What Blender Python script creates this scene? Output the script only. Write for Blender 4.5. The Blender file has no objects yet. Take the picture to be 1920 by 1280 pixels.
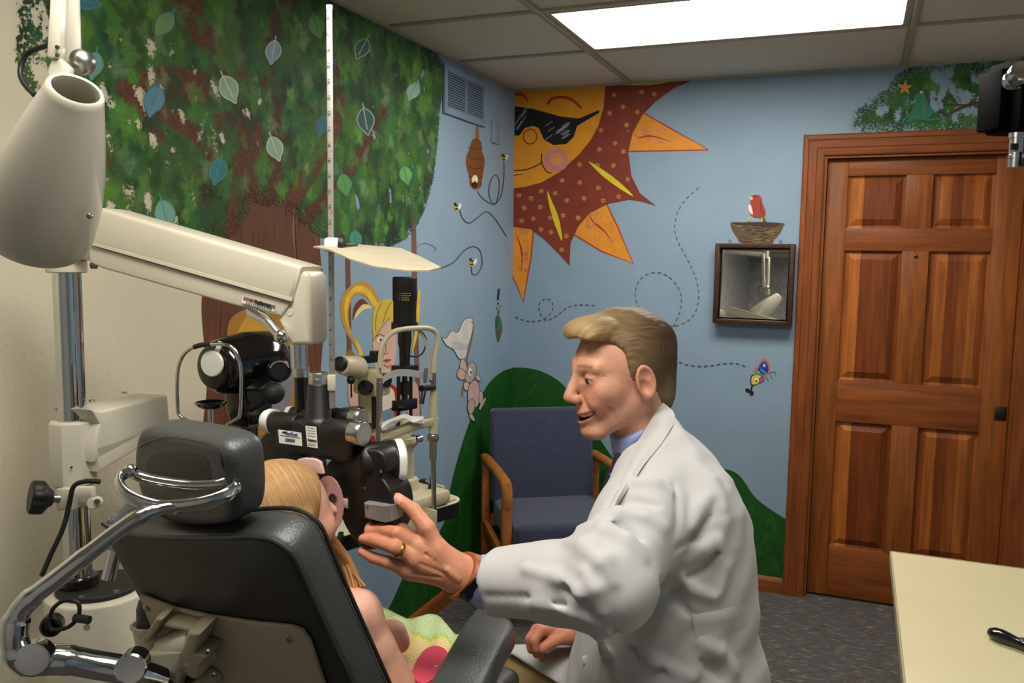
import bpy, bmesh, math, random
import numpy as np
from math import sin, cos, pi, radians, sqrt, atan2
from mathutils import Vector, Matrix
from mathutils.geometry import tessellate_polygon
random.seed(7); RNG = np.random.default_rng(7)
S = bpy.context.scene; COL = S.collection
# ---------------------------------------------------------------- camera
FPX = 1593.55; YAW, PIT, ROL = -0.3852, 0.1002, 0.0140
CAM = np.array([1.6851, -4.1535, 1.5947])
_f = np.array([sin(YAW)*cos(PIT), cos(YAW)*cos(PIT), -sin(PIT)])
_r = np.array([cos(YAW), -sin(YAW), 0.]); _u = np.cross(_r, _f)
RX = _r*cos(ROL)+_u*sin(ROL); UX = -_r*sin(ROL)+_u*cos(ROL); FX = _f
cd = bpy.data.cameras.new('camera'); cam = bpy.data.objects.new('camera', cd); COL.objects.link(cam)
cd.sensor_fit = 'HORIZONTAL'; cd.sensor_width = 36; cd.lens = FPX/1920*36; cd.clip_start = .05
mw = Matrix.Identity(4)
for i in range(3): mw[i][0], mw[i][1], mw[i][2], mw[i][3] = RX[i], UX[i], -FX[i], CAM[i]
cam.matrix_world = mw; S.camera = cam
# ---------------------------------------------------------------- world, exposure
W = bpy.data.worlds.new('world'); S.world = W; W.use_nodes = True
W.node_tree.nodes['Background'].inputs[0].default_value = (.9, .95, 1, 1)
W.node_tree.nodes['Background'].inputs[1].default_value = 0.05
S.view_settings.view_transform = 'Standard'; S.view_settings.look = 'None'
S.view_settings.exposure = 0.0; S.view_settings.gamma = 1; S.view_settings.use_curve_mapping = False
LIGHT_PANEL = 17.0          # emission of the ceiling troffers
# ---------------------------------------------------------------- pixel helpers (1920x1280 frame)
def ray(x, y): return FX + RX*(x-960)/FPX + UX*(640-y)/FPX
def at(x, y, d): return CAM + ray(x, y)*d
def on(ax, v, x, y):
    d = ray(x, y); return CAM + d*((v-CAM[ax])/d[ax])
def pxm(px, d): return px*d/FPX
V3 = lambda *a: np.array(a, float)
def nrm(v): v = np.array(v, float); return v/np.linalg.norm(v)
# ---------------------------------------------------------------- materials
def lin(c):
    o = []
    for v in c[:3]:
        v = v/255.; o.append(v/12.92 if v <= .04045 else ((v+.055)/1.055)**2.4)
    return (*o, 1)
MATS = {}
def mat(name, rgb, rough=.5, metal=0, noise=0, nscale=30, bump=0, bscale=120, coat=0, spec=.5, stretch=None, sss=0, sheen=0, trans=0, alpha=1):
    if name in MATS: return MATS[name]
    m = bpy.data.materials.new(name); m.use_nodes = True; nt = m.node_tree; N = nt.nodes; B = N['Principled BSDF']
    c = lin(rgb); B.inputs['Base Color'].default_value = c
    B.inputs['Roughness'].default_value = rough; B.inputs['Metallic'].default_value = metal
    B.inputs['Specular IOR Level'].default_value = spec
    if coat: B.inputs['Coat Weight'].default_value = coat; B.inputs['Coat Roughness'].default_value = .1
    if sss: B.inputs['Subsurface Weight'].default_value = sss; B.inputs['Subsurface Radius'].default_value = (.012, .005, .003); B.inputs['Subsurface Scale'].default_value = .6
    if sheen: B.inputs['Sheen Weight'].default_value = sheen
    if trans: B.inputs['Transmission Weight'].default_value = trans
    if alpha < 1: B.inputs['Alpha'].default_value = alpha
    if noise or bump:
        tc = N.new('ShaderNodeTexCoord'); mp = N.new('ShaderNodeMapping'); nt.links.new(tc.outputs['Object'], mp.inputs[0])
        if stretch: mp.inputs['Scale'].default_value = stretch
    if noise:
        n = N.new('ShaderNodeTexNoise'); n.inputs['Scale'].default_value = nscale; n.inputs['Detail'].default_value = 6
        nt.links.new(mp.outputs[0], n.inputs[0])
        r = N.new('ShaderNodeValToRGB'); r.color_ramp.elements[0].position = .3; r.color_ramp.elements[1].position = .7
        r.color_ramp.elements[0].color = tuple(v*(1-noise) for v in c[:3])+(1,)
        r.color_ramp.elements[1].color = tuple(min(1, v*(1+noise)) for v in c[:3])+(1,)
        nt.links.new(n.outputs[0], r.inputs[0]); nt.links.new(r.outputs[0], B.inputs['Base Color'])
    if bump:
        n = N.new('ShaderNodeTexNoise'); n.inputs['Scale'].default_value = bscale; n.inputs['Detail'].default_value = 4
        nt.links.new(mp.outputs[0], n.inputs[0])
        b = N.new('ShaderNodeBump'); b.inputs['Strength'].default_value = bump; b.inputs['Distance'].default_value = .004
        nt.links.new(n.outputs[0], b.inputs['Height']); nt.links.new(b.outputs[0], B.inputs['Normal'])
    MATS[name] = m; return m
def attr_mat(name, rough=.6, noise=.12, nscale=25, spec=.4, sss=0, bump=0, bscale=300, stretch=None):
    m = mat(name, (128, 128, 128), rough, spec=spec, sss=sss)
    nt = m.node_tree; N = nt.nodes; B = N['Principled BSDF']
    a = N.new('ShaderNodeAttribute'); a.attribute_name = 'Col'
    tc = N.new('ShaderNodeTexCoord'); mp = N.new('ShaderNodeMapping'); nt.links.new(tc.outputs['Object'], mp.inputs[0])
    if stretch: mp.inputs['Scale'].default_value = stretch
    n = N.new('ShaderNodeTexNoise'); n.inputs['Scale'].default_value = nscale; n.inputs['Detail'].default_value = 6; nt.links.new(mp.outputs[0], n.inputs[0])
    mr = N.new('ShaderNodeMapRange'); mr.inputs[1].default_value = .3; mr.inputs[2].default_value = .7; mr.inputs[3].default_value = 1-noise; mr.inputs[4].default_value = 1+noise
    nt.links.new(n.outputs[0], mr.inputs[0])
    mx = N.new('ShaderNodeVectorMath'); mx.operation = 'SCALE'; nt.links.new(a.outputs['Color'], mx.inputs[0]); nt.links.new(mr.outputs[0], mx.inputs['Scale'])
    nt.links.new(mx.outputs[0], B.inputs['Base Color'])
    if bump:
        n2 = N.new('ShaderNodeTexNoise'); n2.inputs['Scale'].default_value = bscale; n2.inputs['Detail'].default_value = 4; nt.links.new(mp.outputs[0], n2.inputs[0])
        b = N.new('ShaderNodeBump'); b.inputs['Strength'].default_value = bump; b.inputs['Distance'].default_value = .003
        nt.links.new(n2.outputs[0], b.inputs['Height']); nt.links.new(b.outputs[0], B.inputs['Normal'])
    return m
def emit(name, rgb, s):
    m = bpy.data.materials.new(name); m.use_nodes = True; B = m.node_tree.nodes['Principled BSDF']
    B.inputs['Base Color'].default_value = (.8, .8, .8, 1); B.inputs['Emission Color'].default_value = lin(rgb); B.inputs['Emission Strength'].default_value = s
    return m
# ---------------------------------------------------------------- objects
def tag(o, label=None, cat=None, group=None, kind=None):
    if label: o['label'] = label
    if cat: o['category'] = cat
    if group: o['group'] = group
    if kind: o['kind'] = kind
    return o
def empty(name, loc=(0, 0, 0)):
    o = bpy.data.objects.new(name, None); COL.objects.link(o); o.location = Vector(loc); o.empty_display_size = .05; return o
def thing(name, label, cat, loc=(0, 0, 0), group=None):
    return tag(empty(name, loc), label, cat, group)
def link(name, me, m, parent=None, smooth=True):
    o = bpy.data.objects.new(name, me); COL.objects.link(o)
    if m is not None:
        for x in (m if isinstance(m, (list, tuple)) else [m]): me.materials.append(x)
    if parent is not None:
        o.parent = parent; o.matrix_parent_inverse = pinv(parent)
    return o
def pinv(p):
    # everything is built in world space; only Empties carry a location
    return Matrix.Translation(-p.location) if p.type == 'EMPTY' else Matrix.Identity(4)
class MB:
    """collects shapes (world coordinates) into one mesh"""
    def __init__(s): s.v = []; s.f = []; s.sm = []
    def add(s, v, f, smooth=False):
        o = len(s.v); s.v += [tuple(map(float, p)) for p in v]; s.f += [tuple(i+o for i in q) for q in f]; s.sm += [smooth]*len(f); return s
    def box(s, c, size, ax=None, bev=0):
        """centre, full size, axes rows (3x3) ; bevelled edges"""
        A = np.eye(3) if ax is None else np.array(ax); h = np.array(size, float)/2; b = min(bev, *(h*.95)) if bev else 0
        bm = bmesh.new(); bmesh.ops.create_cube(bm, size=1)
        for v in bm.verts: v.co = Vector([v.co[i]*2*h[i] for i in range(3)])
        if b: bmesh.ops.bevel(bm, geom=bm.edges[:]+bm.verts[:], offset=b, segments=2 if b < .02 else 4, affect='EDGES', profile=.5)
        c = np.array(c, float); bm.verts.index_update()
        v = [c + v.co[0]*A[0] + v.co[1]*A[1] + v.co[2]*A[2] for v in bm.verts]; f = [[q.index for q in p.verts] for p in bm.faces]
        if np.linalg.det(A) < 0: f = [q[::-1] for q in f]
        bm.free(); return s.add(v, f, bev > 0)
    def bar(s, a, b, w, h, up=(0, 0, 1), bev=0):
        a, b = np.array(a, float), np.array(b, float); d = nrm(b-a); r = np.cross(d, up); r = nrm(r); u = np.cross(r, d)
        return s.box((a+b)/2, (np.linalg.norm(b-a), w, h), [d, r, u], bev)
    def lathe(s, a, d, prof, n=32, cap=True, smooth=True):
        """profile list of (distance along d, radius)"""
        a = np.array(a, float); d = nrm(d); t = V3(0, 0, 1) if abs(d[2]) < .9 else V3(1, 0, 0); x = nrm(np.cross(t, d)); y = np.cross(d, x)
        v = []; f = []
        for (t_, r_) in prof:
            for k in range(n): v.append(a + d*t_ + (x*cos(2*pi*k/n)+y*sin(2*pi*k/n))*r_)
        m = len(prof)
        for i in range(m-1):
            for k in range(n): f.append((i*n+k, i*n+(k+1) % n, (i+1)*n+(k+1) % n, (i+1)*n+k))
        if cap: f.append(tuple(range(n))[::-1]); f.append(tuple(range((m-1)*n, m*n)))
        return s.add(v, f, smooth)
    def cyl(s, a, b, r, n=28, r2=None, bev=0):
        a, b = np.array(a, float), np.array(b, float); L = np.linalg.norm(b-a); r2 = r if r2 is None else r2
        pr = [(0, r), (L, r2)] if not bev else [(0, r-bev), (bev*.3, r-bev*.3), (bev, r), (L-bev, r2), (L-bev*.3, r2-bev*.3), (L, r2-bev)]
        return s.lathe(a, b-a, pr, n)
    def tube(s, pts, r, n=14, closed=False, flat=None, up=None):
        """sweep; r scalar or list; flat=(rw, rh) for an oval section"""
        P = [np.array(p, float) for p in pts]; m = len(P); R = r if hasattr(r, '__len__') else [r]*m
        T = [nrm(P[(i+1) % m]-P[i-1]) if closed else nrm(P[min(i+1, m-1)]-P[max(i-1, 0)]) for i in range(m)]
        u = np.array(up, float) if up is not None else (V3(0, 0, 1) if abs(T[0][2]) < .9 else V3(1, 0, 0)); v = []; f = []
        for i in range(m):
            if up is not None: u = np.array(up, float)
            x = nrm(np.cross(T[i], u)); y = np.cross(x, T[i]); u = y
            for k in range(n):
                c_, s_ = cos(2*pi*k/n), sin(2*pi*k/n); ra, rb = (R[i], R[i]) if flat is None else (R[i]*flat[0], R[i]*flat[1])
                v.append(P[i]+x*c_*ra+y*s_*rb)
        for i in range(m if closed else m-1):
            j = (i+1) % m
            for k in range(n): f.append((i*n+k, i*n+(k+1) % n, j*n+(k+1) % n, j*n+k))
        if not closed: f.append(tuple(range(n))[::-1]); f.append(tuple(range((m-1)*n, m*n)))
        return s.add(v, f, True)
    def prism(s, poly, d, bev=0):
        """planar 3D polygon extruded by vector d"""
        P = [np.array(p, float) for p in poly]; n = len(P); d = np.array(d, float)
        if not bev:
            v = P+[p+d for p in P]; tri = tessellate_polygon([[Vector(p) for p in P]])
            f = [tuple(t) for t in tri]+[tuple(i+n for i in t)[::-1] for t in tri]+[(i, (i+1) % n, (i+1) % n+n, i+n) for i in range(n)]
            return s.add(v, f, False)
        bm = bmesh.new(); vs = [bm.verts.new(p) for p in P]; fc = bm.faces.new(vs); r = bmesh.ops.extrude_face_region(bm, geom=[fc])
        for e in r['geom']:
            if isinstance(e, bmesh.types.BMVert): e.co += Vector(d)
        bmesh.ops.recalc_face_normals(bm, faces=bm.faces[:])
        dn = Vector(d).normalized(); es = [e for e in bm.edges if len(e.link_faces) == 2 and e.calc_face_angle(0) > .5 and abs((e.verts[0].co-e.verts[1].co).normalized().dot(dn)) < .5]
        bmesh.ops.bevel(bm, geom=es, offset=bev, segments=3, affect='EDGES', profile=.5); bm.verts.index_update()
        v = [p.co[:] for p in bm.verts]; f = [[q.index for q in p.verts] for p in bm.faces]; bm.free(); return s.add(v, f, True)
    def sphere(s, c, r, sc=(1, 1, 1), ax=None, n=20, m=12):
        A = np.eye(3) if ax is None else np.array(ax); c = np.array(c, float); v = []; f = []
        for i in range(m+1):
            t = pi*i/m
            for k in range(n):
                p = (sin(t)*cos(2*pi*k/n)*r*sc[0], sin(t)*sin(2*pi*k/n)*r*sc[1], cos(t)*r*sc[2]); v.append(c+p[0]*A[0]+p[1]*A[1]+p[2]*A[2])
        for i in range(m):
            for k in range(n): f.append((i*n+k, (i+1)*n+k, (i+1)*n+(k+1) % n, i*n+(k+1) % n))
        return s.add(v, f, True)
    def mesh(s, name):
        me = bpy.data.meshes.new(name); me.from_pydata(s.v, [], s.f); me.update()
        bm = bmesh.new(); bm.from_mesh(me); bmesh.ops.recalc_face_normals(bm, faces=bm.faces[:]); bm.to_mesh(me); bm.free()
        if len(me.polygons) == len(s.sm): me.polygons.foreach_set('use_smooth', s.sm)
        if any(s.sm):
            try: me.set_sharp_from_angle(angle=radians(42))
            except Exception: pass
        return me
    def build(s, name, m, parent=None, label=None):
        o = link(name, s.mesh(name), m, parent)
        if label: o['label'] = label
        return o
def spline(pts, n=8, closed=False):
    """Catmull-Rom through points"""
    P = [np.array(p, float) for p in pts]; m = len(P); out = []
    for i in range(m if closed else m-1):
        a, b, c, d = (P[(i-1) % m], P[i], P[(i+1) % m], P[(i+2) % m]) if closed else (P[max(i-1, 0)], P[i], P[i+1], P[min(i+2, m-1)])
        for k in range(n):
            t = k/n; out.append(.5*((2*b)+(c-a)*t+(2*a-5*b+4*c-d)*t*t+(3*b-a-3*c+d)*t**3))
    if not closed: out.append(P[-1])
    return out
def rrect(w, h, r, n=5):
    o = []
    for cx, cy, a0 in ((w/2-r, h/2-r, 0), (-w/2+r, h/2-r, 90), (-w/2+r, -h/2+r, 180), (w/2-r, -h/2+r, 270)):
        for k in range(n+1): a = radians(a0+90*k/n); o.append((cx+r*cos(a), cy+r*sin(a)))
    return o
def text_on(name, txt, origin, xdir, ydir, size, m, parent, ext=.0003, bold=0):
    cu = bpy.data.curves.new(name, 'FONT'); cu.body = txt; cu.size = size; cu.align_x = 'CENTER'; cu.align_y = 'CENTER'; cu.extrude = ext; cu.offset = bold
    o = bpy.data.objects.new('tmp', cu); COL.objects.link(o); dg = bpy.context.evaluated_depsgraph_get()
    me = bpy.data.meshes.new_from_object(o.evaluated_get(dg)); bpy.data.objects.remove(o)
    x = nrm(xdir); y = nrm(ydir); z = np.cross(x, y); T = Matrix.Identity(4)
    for i in range(3): T[i][0], T[i][1], T[i][2], T[i][3] = x[i], y[i], z[i], origin[i]
    me.transform(T); me.name = name; me.materials.clear(); return link(name, me, m, parent)
def frame_axes(fwd):
    """right, forward, up rows from a plan heading"""
    f = nrm([fwd[0], fwd[1], 0]); return np.array([[f[1], -f[0], 0], f, [0, 0, 1]])
# ---------------------------------------------------------------- common materials
CREAM = mat('cream_enamel', (208, 200, 178), .32, noise=.03, nscale=6, coat=.2)
OFFWH = mat('offwhite_enamel', (206, 200, 182), .38, noise=.03, nscale=8)
CHROME = mat('chrome', (205, 205, 205), .1, 1, noise=.05, nscale=15)
STEEL = mat('brushed_steel', (165, 163, 158), .32, 1, noise=.08, nscale=60)
BLACK = mat('black_enamel', (14, 13, 13), .3, coat=.3, noise=.2, nscale=40)
BLKG = mat('black_gloss', (9, 8, 9), .12, coat=.6, noise=.15, nscale=20)
BLKM = mat('black_matte', (22, 21, 21), .6, noise=.2, nscale=60, bump=.15, bscale=500)
RUBBER = mat('black_rubber', (16, 16, 16), .5, noise=.15, nscale=40)
LEATH = mat('grey_leather', (62, 64, 64), .36, noise=.1, nscale=14, bump=.25, bscale=260)
LEATHD = mat('dark_leather', (40, 39, 38), .42, noise=.1, nscale=14, bump=.25, bscale=260)
WHITEP = mat('white_plastic', (228, 226, 218), .35, noise=.03, nscale=20)
SILV = mat('spun_aluminium', (200, 198, 194), .28, 1, noise=.06, nscale=40)
PAINT = attr_mat('mural_paint', .6, .1, 18)
PAPER = mat('white_paper', (236, 234, 230), .8, noise=.02, nscale=20)
INK = mat('black_ink', (20, 20, 24), .7, noise=.1)
SCREW = mat('screw_steel', (150, 148, 142), .3, 1, noise=.1, nscale=80)
# ================================================================ ROOM
RH = 2.44; RXW = 2.75; RYW = -5.3
Ysplit = on(0, 0, 500, 640)[1]
beige = mat('beige_wall_paint', (220, 211, 184), .7, noise=.04, nscale=3, bump=.5, bscale=60)
blue = mat('blue_wall_paint', (138, 161, 179), .65, noise=.05, nscale=4, bump=.3, bscale=90)
greyw = mat('mottled_grey_wallpaper', (186, 186, 183), .75, noise=.2, nscale=16, bump=.2, bscale=90)
def carpet():
    m = mat('carpet', (70, 66, 64), .95, bump=.9, bscale=260, sheen=.1); nt = m.node_tree; N = nt.nodes; B = N['Principled BSDF']
    tc = N.new('ShaderNodeTexCoord'); mp = N.new('ShaderNodeMapping'); mp.inputs['Scale'].default_value = (12, 62, 1); mp.inputs['Rotation'].default_value = (0, 0, .08)
    nt.links.new(tc.outputs['Object'], mp.inputs[0]); n = N.new('ShaderNodeTexNoise'); n.inputs['Scale'].default_value = 1.6; n.inputs['Detail'].default_value = 5; nt.links.new(mp.outputs[0], n.inputs[0])
    r = N.new('ShaderNodeValToRGB'); e = r.color_ramp.elements; e[0].position = .32; e[0].color = lin((38, 33, 30)); e[1].position = .68; e[1].color = lin((150, 136, 120))
    for p, c in ((.44, (96, 84, 74)), (.5, (66, 74, 84)), (.56, (88, 80, 72))): q = e.new(p); q.color = lin(c)
    nt.links.new(n.outputs[0], r.inputs[0]); nt.links.new(r.outputs[0], B.inputs['Base Color']); return m
def struct(o): o['kind'] = 'structure'; return o
struct(MB().box((RXW/2, RYW/2, -.05), (RXW+.3, -RYW+.3, .1)).build('floor', carpet()))
# left wall (beige near the equipment, blue towards the corner), paint meets behind the painted trunk
wl = MB(); wl.box((-.05, (RYW-3.7)/2, RH/2), (.1, -3.7-RYW, RH)); wl.box((-.05, (-3.7+Ysplit)/2, RH/2), (.1, Ysplit+3.7, RH)); n0 = len(wl.f); wl.box((-.05, Ysplit/2+.05, RH/2), (.1, -Ysplit+.1, RH))
me = wl.mesh('wall_left'); wall_left = link('wall_left', me, [beige, blue, greyw])
for p in me.polygons: p.material_index = 1 if p.center[1] > Ysplit-.001 else (0 if p.center[1] > -3.7 else 2)
struct(wall_left)
# back wall with the door opening
DX0, DX1, DZ = 1.512, 2.335, 2.07
wb = MB()
wb.box((DX0/2, .05, RH/2), (DX0, .1, RH)); wb.box(((DX0+DX1)/2, .05, (RH+DZ)/2), (DX1-DX0, .1, RH-DZ)); wb.box(((DX1+RXW)/2+.05, .05, RH/2), (RXW-DX1+.1, .1, RH))
wall_back = struct(wb.build('wall_back', blue))
struct(MB().box((RXW+.05, RYW/2, RH/2), (.1, -RYW, RH)).build('wall_right', blue))
struct(MB().box((RXW/2, RYW-.05, RH/2), (RXW+.2, .1, RH)).build('wall_rear', greyw))
# ceiling: slab, tiles, grid
def tile_mat():
    m = mat('ceiling_tile', (224, 214, 196), .9, noise=.04, nscale=8, bump=.35, bscale=150); nt = m.node_tree; N = nt.nodes; B = N['Principled BSDF']
    tc = N.new('ShaderNodeTexCoord'); v = N.new('ShaderNodeTexVoronoi'); v.inputs['Scale'].default_value = 62; nt.links.new(tc.outputs['Object'], v.inputs[0])
    n = N.new('ShaderNodeTexNoise'); n.inputs['Scale'].default_value = 90; nt.links.new(tc.outputs['Object'], n.inputs[0])
    ad = N.new('ShaderNodeMath'); ad.operation = 'MULTIPLY_ADD'; ad.inputs[1].default_value = .55; nt.links.new(n.outputs[0], ad.inputs[0]); nt.links.new(v.outputs['Distance'], ad.inputs[2])
    r = N.new('ShaderNodeValToRGB'); e = r.color_ramp.elements; e[0].position = .32; e[0].color = lin((140, 130, 116)); e[1].position = .42; e[1].color = lin((224, 214, 196))
    nt.links.new(ad.outputs[0], r.inputs[0]); nt.links.new(r.outputs[0], B.inputs['Base Color']); return m
ceil = struct(MB().box((RXW/2, RYW/2, RH+.1), (RXW+.2, -RYW+.2, .1)).build('ceiling', mat('ceiling_void', (90, 86, 80), .9, noise=.05)))
TILE = tile_mat(); GRID = mat('ceiling_grid_paint', (176, 168, 150), .5, noise=.03)
GX = [0, .604, 1.823, RXW]; GY = [0, -.682]
while GY[-1]-.6096 > RYW: GY.append(GY[-1]-.6096)
GY.append(RYW)
LIGHTS = [(1, 1), (1, 5)]
for i in range(len(GX)-1):
    for j in range(len(GY)-1):
        if (i, j) in LIGHTS: continue
        w, l = GX[i+1]-GX[i], GY[j]-GY[j+1]
        if l < .03: continue
        MB().box(((GX[i]+GX[i+1])/2, (GY[j]+GY[j+1])/2, RH+.012), (w-.026, l-.026, .012), bev=.003).build('ceiling_tile', TILE, ceil)
for x in GX[1:-1]: MB().box((x, RYW/2, RH+.003), (.026, -RYW, .012), bev=.002).build('ceiling_grid_bar', GRID, ceil)
for y in GY[1:-1]: MB().box((RXW/2, y, RH+.0035), (RXW, .026, .011), bev=.002).build('ceiling_grid_bar', GRID, ceil)
for a, b in (((0, -.0, RH), (RXW, 0, RH)),):
    MB().box((RXW/2, -.008, RH+.001), (RXW, .016, .012)).build('ceiling_edge_trim', GRID, ceil); MB().box((.008, RYW/2, RH+.001), (.016, -RYW, .012)).build('ceiling_edge_trim', GRID, ceil)
PANEL = emit('light_diffuser', (255, 250, 241), LIGHT_PANEL)
for k, (i, j) in enumerate(LIGHTS):
    x0, x1, y0, y1 = GX[i]+.014, GX[i+1]-.014, GY[j+1]+.014, GY[j]-.014; cx, cy = (x0+x1)/2, (y0+y1)/2
    t = thing('ceiling_light', ['bright white fluorescent ceiling panel set above the painted sun wall', 'fluorescent ceiling panel set above the patient chair'][k], 'ceiling light', (cx, cy, RH+.05))
    for (sx, sy, w, l) in ((x0+.012, cy, .024, y1-y0), (x1-.012, cy, .024, y1-y0), (cx, y0+.012, x1-x0-.048, .024), (cx, y1-.012, x1-x0-.048, .024)):
        MB().box((sx, sy, RH+.004), (w, l, .012), bev=.003).build('frame_rail', GRID, t)
    MB().box((cx, cy, RH+.008), (x1-x0-.048, y1-y0-.048, .005)).build('diffuser', PANEL, t)
# baseboards and door casing
def wood(name, rgb, rough=.35, sc=(1, 1, 14), strip=0, var=.35):
    m = mat(name, rgb, max(rough, .48), spec=.3); nt = m.node_tree; N = nt.nodes; B = N['Principled BSDF']; c = lin(rgb)
    tc = N.new('ShaderNodeTexCoord'); mp = N.new('ShaderNodeMapping'); mp.inputs['Scale'].default_value = sc; nt.links.new(tc.outputs['Object'], mp.inputs[0])
    n = N.new('ShaderNodeTexNoise'); n.inputs['Scale'].default_value = 3; n.inputs['Detail'].default_value = 8; n.inputs['Distortion'].default_value = .5; nt.links.new(mp.outputs[0], n.inputs[0])
    r = N.new('ShaderNodeValToRGB'); e = r.color_ramp.elements; e[0].position = .3; e[0].color = tuple(v*(1-var) for v in c[:3])+(1,); e[1].position = .7; e[1].color = tuple(v*(1+var*.6) for v in c[:3])+(1,)
    nt.links.new(n.outputs[0], r.inputs[0]); src = r.outputs[0]
    if strip:
        sp = N.new('ShaderNodeSeparateXYZ'); nt.links.new(tc.outputs['Object'], sp.inputs[0])
        q = N.new('ShaderNodeMath'); q.operation = 'MULTIPLY'; q.inputs[1].default_value = strip; nt.links.new(sp.outputs[0], q.inputs[0])
        fl = N.new('ShaderNodeMath'); fl.operation = 'FLOOR'; nt.links.new(q.outputs[0], fl.inputs[0])
        wn = N.new('ShaderNodeTexWhiteNoise'); wn.noise_dimensions = '1D'; nt.links.new(fl.outputs[0], wn.inputs['W'])
        r2 = N.new('ShaderNodeValToRGB'); r2.color_ramp.interpolation = 'LINEAR'; a = r2.color_ramp.elements; a[0].color = (.5, .36, .3, 1); a[0].position = .2; a[1].color = (1.2, 1.15, 1.0, 1); a[1].position = .7
        nt.links.new(wn.outputs[0], r2.inputs[0]); mx = N.new('ShaderNodeMix'); mx.data_type = 'RGBA'; mx.blend_type = 'MULTIPLY'; mx.inputs[0].default_value = 1
        nt.links.new(src, mx.inputs[6]); nt.links.new(r2.outputs[0], mx.inputs[7]); src = mx.outputs[2]
    nt.links.new(src, B.inputs['Base Color']); return m
W_CAS = wood('casing_wood', (138, 74, 32), .38, (14, 14, 1.2)); W_CASH = wood('casing_wood_level', (138, 74, 32), .38, (1.2, 14, 14))
W_DOOR = wood('door_wood', (150, 84, 34), .4, (16, 5, 1.2)); W_DOORH = wood('door_wood_level', (142, 77, 32), .4, (1.2, 5, 16)); W_PAN = wood('panel_wood', (168, 98, 42), .4, (16, 5, 1.2), strip=22.5)
BASEW = wood('baseboard_wood', (140, 76, 36), .4, (1.2, 1.2, 14))
bz = .075
def baseboard(name, a, b, inward):
    a, b, n = V3(*a), V3(*b), V3(*inward); pr = [(0, 0), (.017, 0), (.017, bz-.02), (.012, bz-.008), (.006, bz), (0, bz)]
    struct(MB().prism([a+n*p[0]+V3(0, 0, p[1]) for p in pr], b-a).build(name, BASEW))
baseboard('baseboard_left', (0, RYW, 0), (0, 0, 0), (1, 0, 0)); baseboard('baseboard_back', (.017, 0, 0), (1.42, 0, 0), (0, -1, 0)); baseboard('baseboard_right', (RXW, RYW, 0), (RXW, 0, 0), (-1, 0, 0))
# door casing
def casing(p0, p1, out, m):
    """moulded strip from p0 to p1 (inner edge); out = direction away from the opening"""
    p0, p1, o = V3(*p0), V3(*p1), V3(*out); Y = V3(0, -1, 0)
    pr = [(0, 0), (0, .011), (.006, .014), (.03, .016), (.034, .02), (.066, .022), (.07, .026), (.086, .026), (.093, .02), (.093, 0)]
    d = nrm(p1-p0); k0 = -1 if abs(d[2]) < .5 else 0
    b0 = [p0+o*a+Y*b-(d*a if k0 else 0) for a, b in pr]; b1 = [p1+o*a+Y*b+d*a for a, b in pr]
    n = len(pr); mb = MB(); mb.add(b0+b1, [tuple(range(n)), tuple(range(n, 2*n))[::-1]]+[(i, (i+1) % n, (i+1) % n+n, i+n) for i in range(n)])
    return mb, m
for k, (p0, p1, o, m) in enumerate((((DX0+.004, 0, 0), (DX0+.004, 0, DZ), (-1, 0, 0), W_CAS), ((DX1-.004, 0, 0), (DX1-.004, 0, DZ), (1, 0, 0), W_CAS), ((DX0+.004, 0, DZ-.004), (DX1-.004, 0, DZ-.004), (0, 0, 1), W_CASH))):
    mb, m = casing(p0, p1, o, m); struct(mb.build('trim_%d' % (k+1), m))
jm = MB(); jm.box((DX0+.008, .05, DZ/2), (.016, .098, DZ)); jm.box((DX1-.008, .05, DZ/2), (.016, .098, DZ)); jm.box(((DX0+DX1)/2, .05, DZ-.008), (DX1-DX0-.032, .098, .016))
struct(jm.build('trim_4', W_CAS))
# six panel door, sits in the opening
DYF = .04; door = struct(empty('door_1', ((DX0+DX1)/2, DYF, 0)))
dx0, dx1, dz0, dz1 = DX0+.018, DX1-.018, .012, DZ-.018
def D(x, y): p = on(1, DYF, x, y); return p[0], p[2]
xa = D(1588, 380)[0]; xb = D(1697, 380)[0]; xc = D(1748, 380)[0]; xd = D(1865, 380)[0]
zt0, zt1 = D(1640, 329)[1], D(1640, 428)[1]; zm0, zm1 = D(1640, 470)[1], D(1640, 716)[1]; zl0, zl1 = D(1620, 793)[1], D(1610, 1030)[1]
T = .036
def slab(nm, x0, x1, z0, z1, m): MB().box(((x0+x1)/2, DYF+T/2, (z0+z1)/2), (x1-x0, T, z1-z0), bev=.002).build(nm, m, door)
slab('stile', dx0, xa, dz0, dz1, W_DOOR); slab('stile', xd, dx1, dz0, dz1, W_DOOR)
for z0, z1 in ((zt0, dz1), (zm0, zt1), (zl0, zm1), (dz0, zl1)): slab('rail', xa, xd, z0, z1, W_DOORH)
for z0, z1 in ((zt1, zt0), (zm1, zm0), (zl1, zl0)):
    slab('muntin', xb, xc, z0, z1, W_DOOR)
    for x0, x1 in ((xa, xb), (xc, xd)):
        # raised panel: sloped border rising to a flat field
        mb = MB(); q = []
        for ins, dep in ((0, .014), (.012, .018), (.016, .016), (.038, .006), (.041, .004)):
            q += [(x0+ins, DYF+dep, z0+ins), (x1-ins, DYF+dep, z0+ins), (x1-ins, DYF+dep, z1-ins), (x0+ins, DYF+dep, z1-ins)]
        f = [(i*4+k, i*4+(k+1) % 4, i*4+4+(k+1) % 4, i*4+4+k) for i in range(4) for k in range(4)]+[(16, 17, 18, 19)]
        mb.add(q, f); mb.box(((x0+x1)/2, DYF+.027, (z0+z1)/2), (x1-x0, .012, z1-z0)); mb.build('panel', W_PAN, door)
p = on(1, DYF, 1876, 775); brass = mat('aged_brass', (86, 70, 44), .4, 1, noise=.2, nscale=60)
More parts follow.
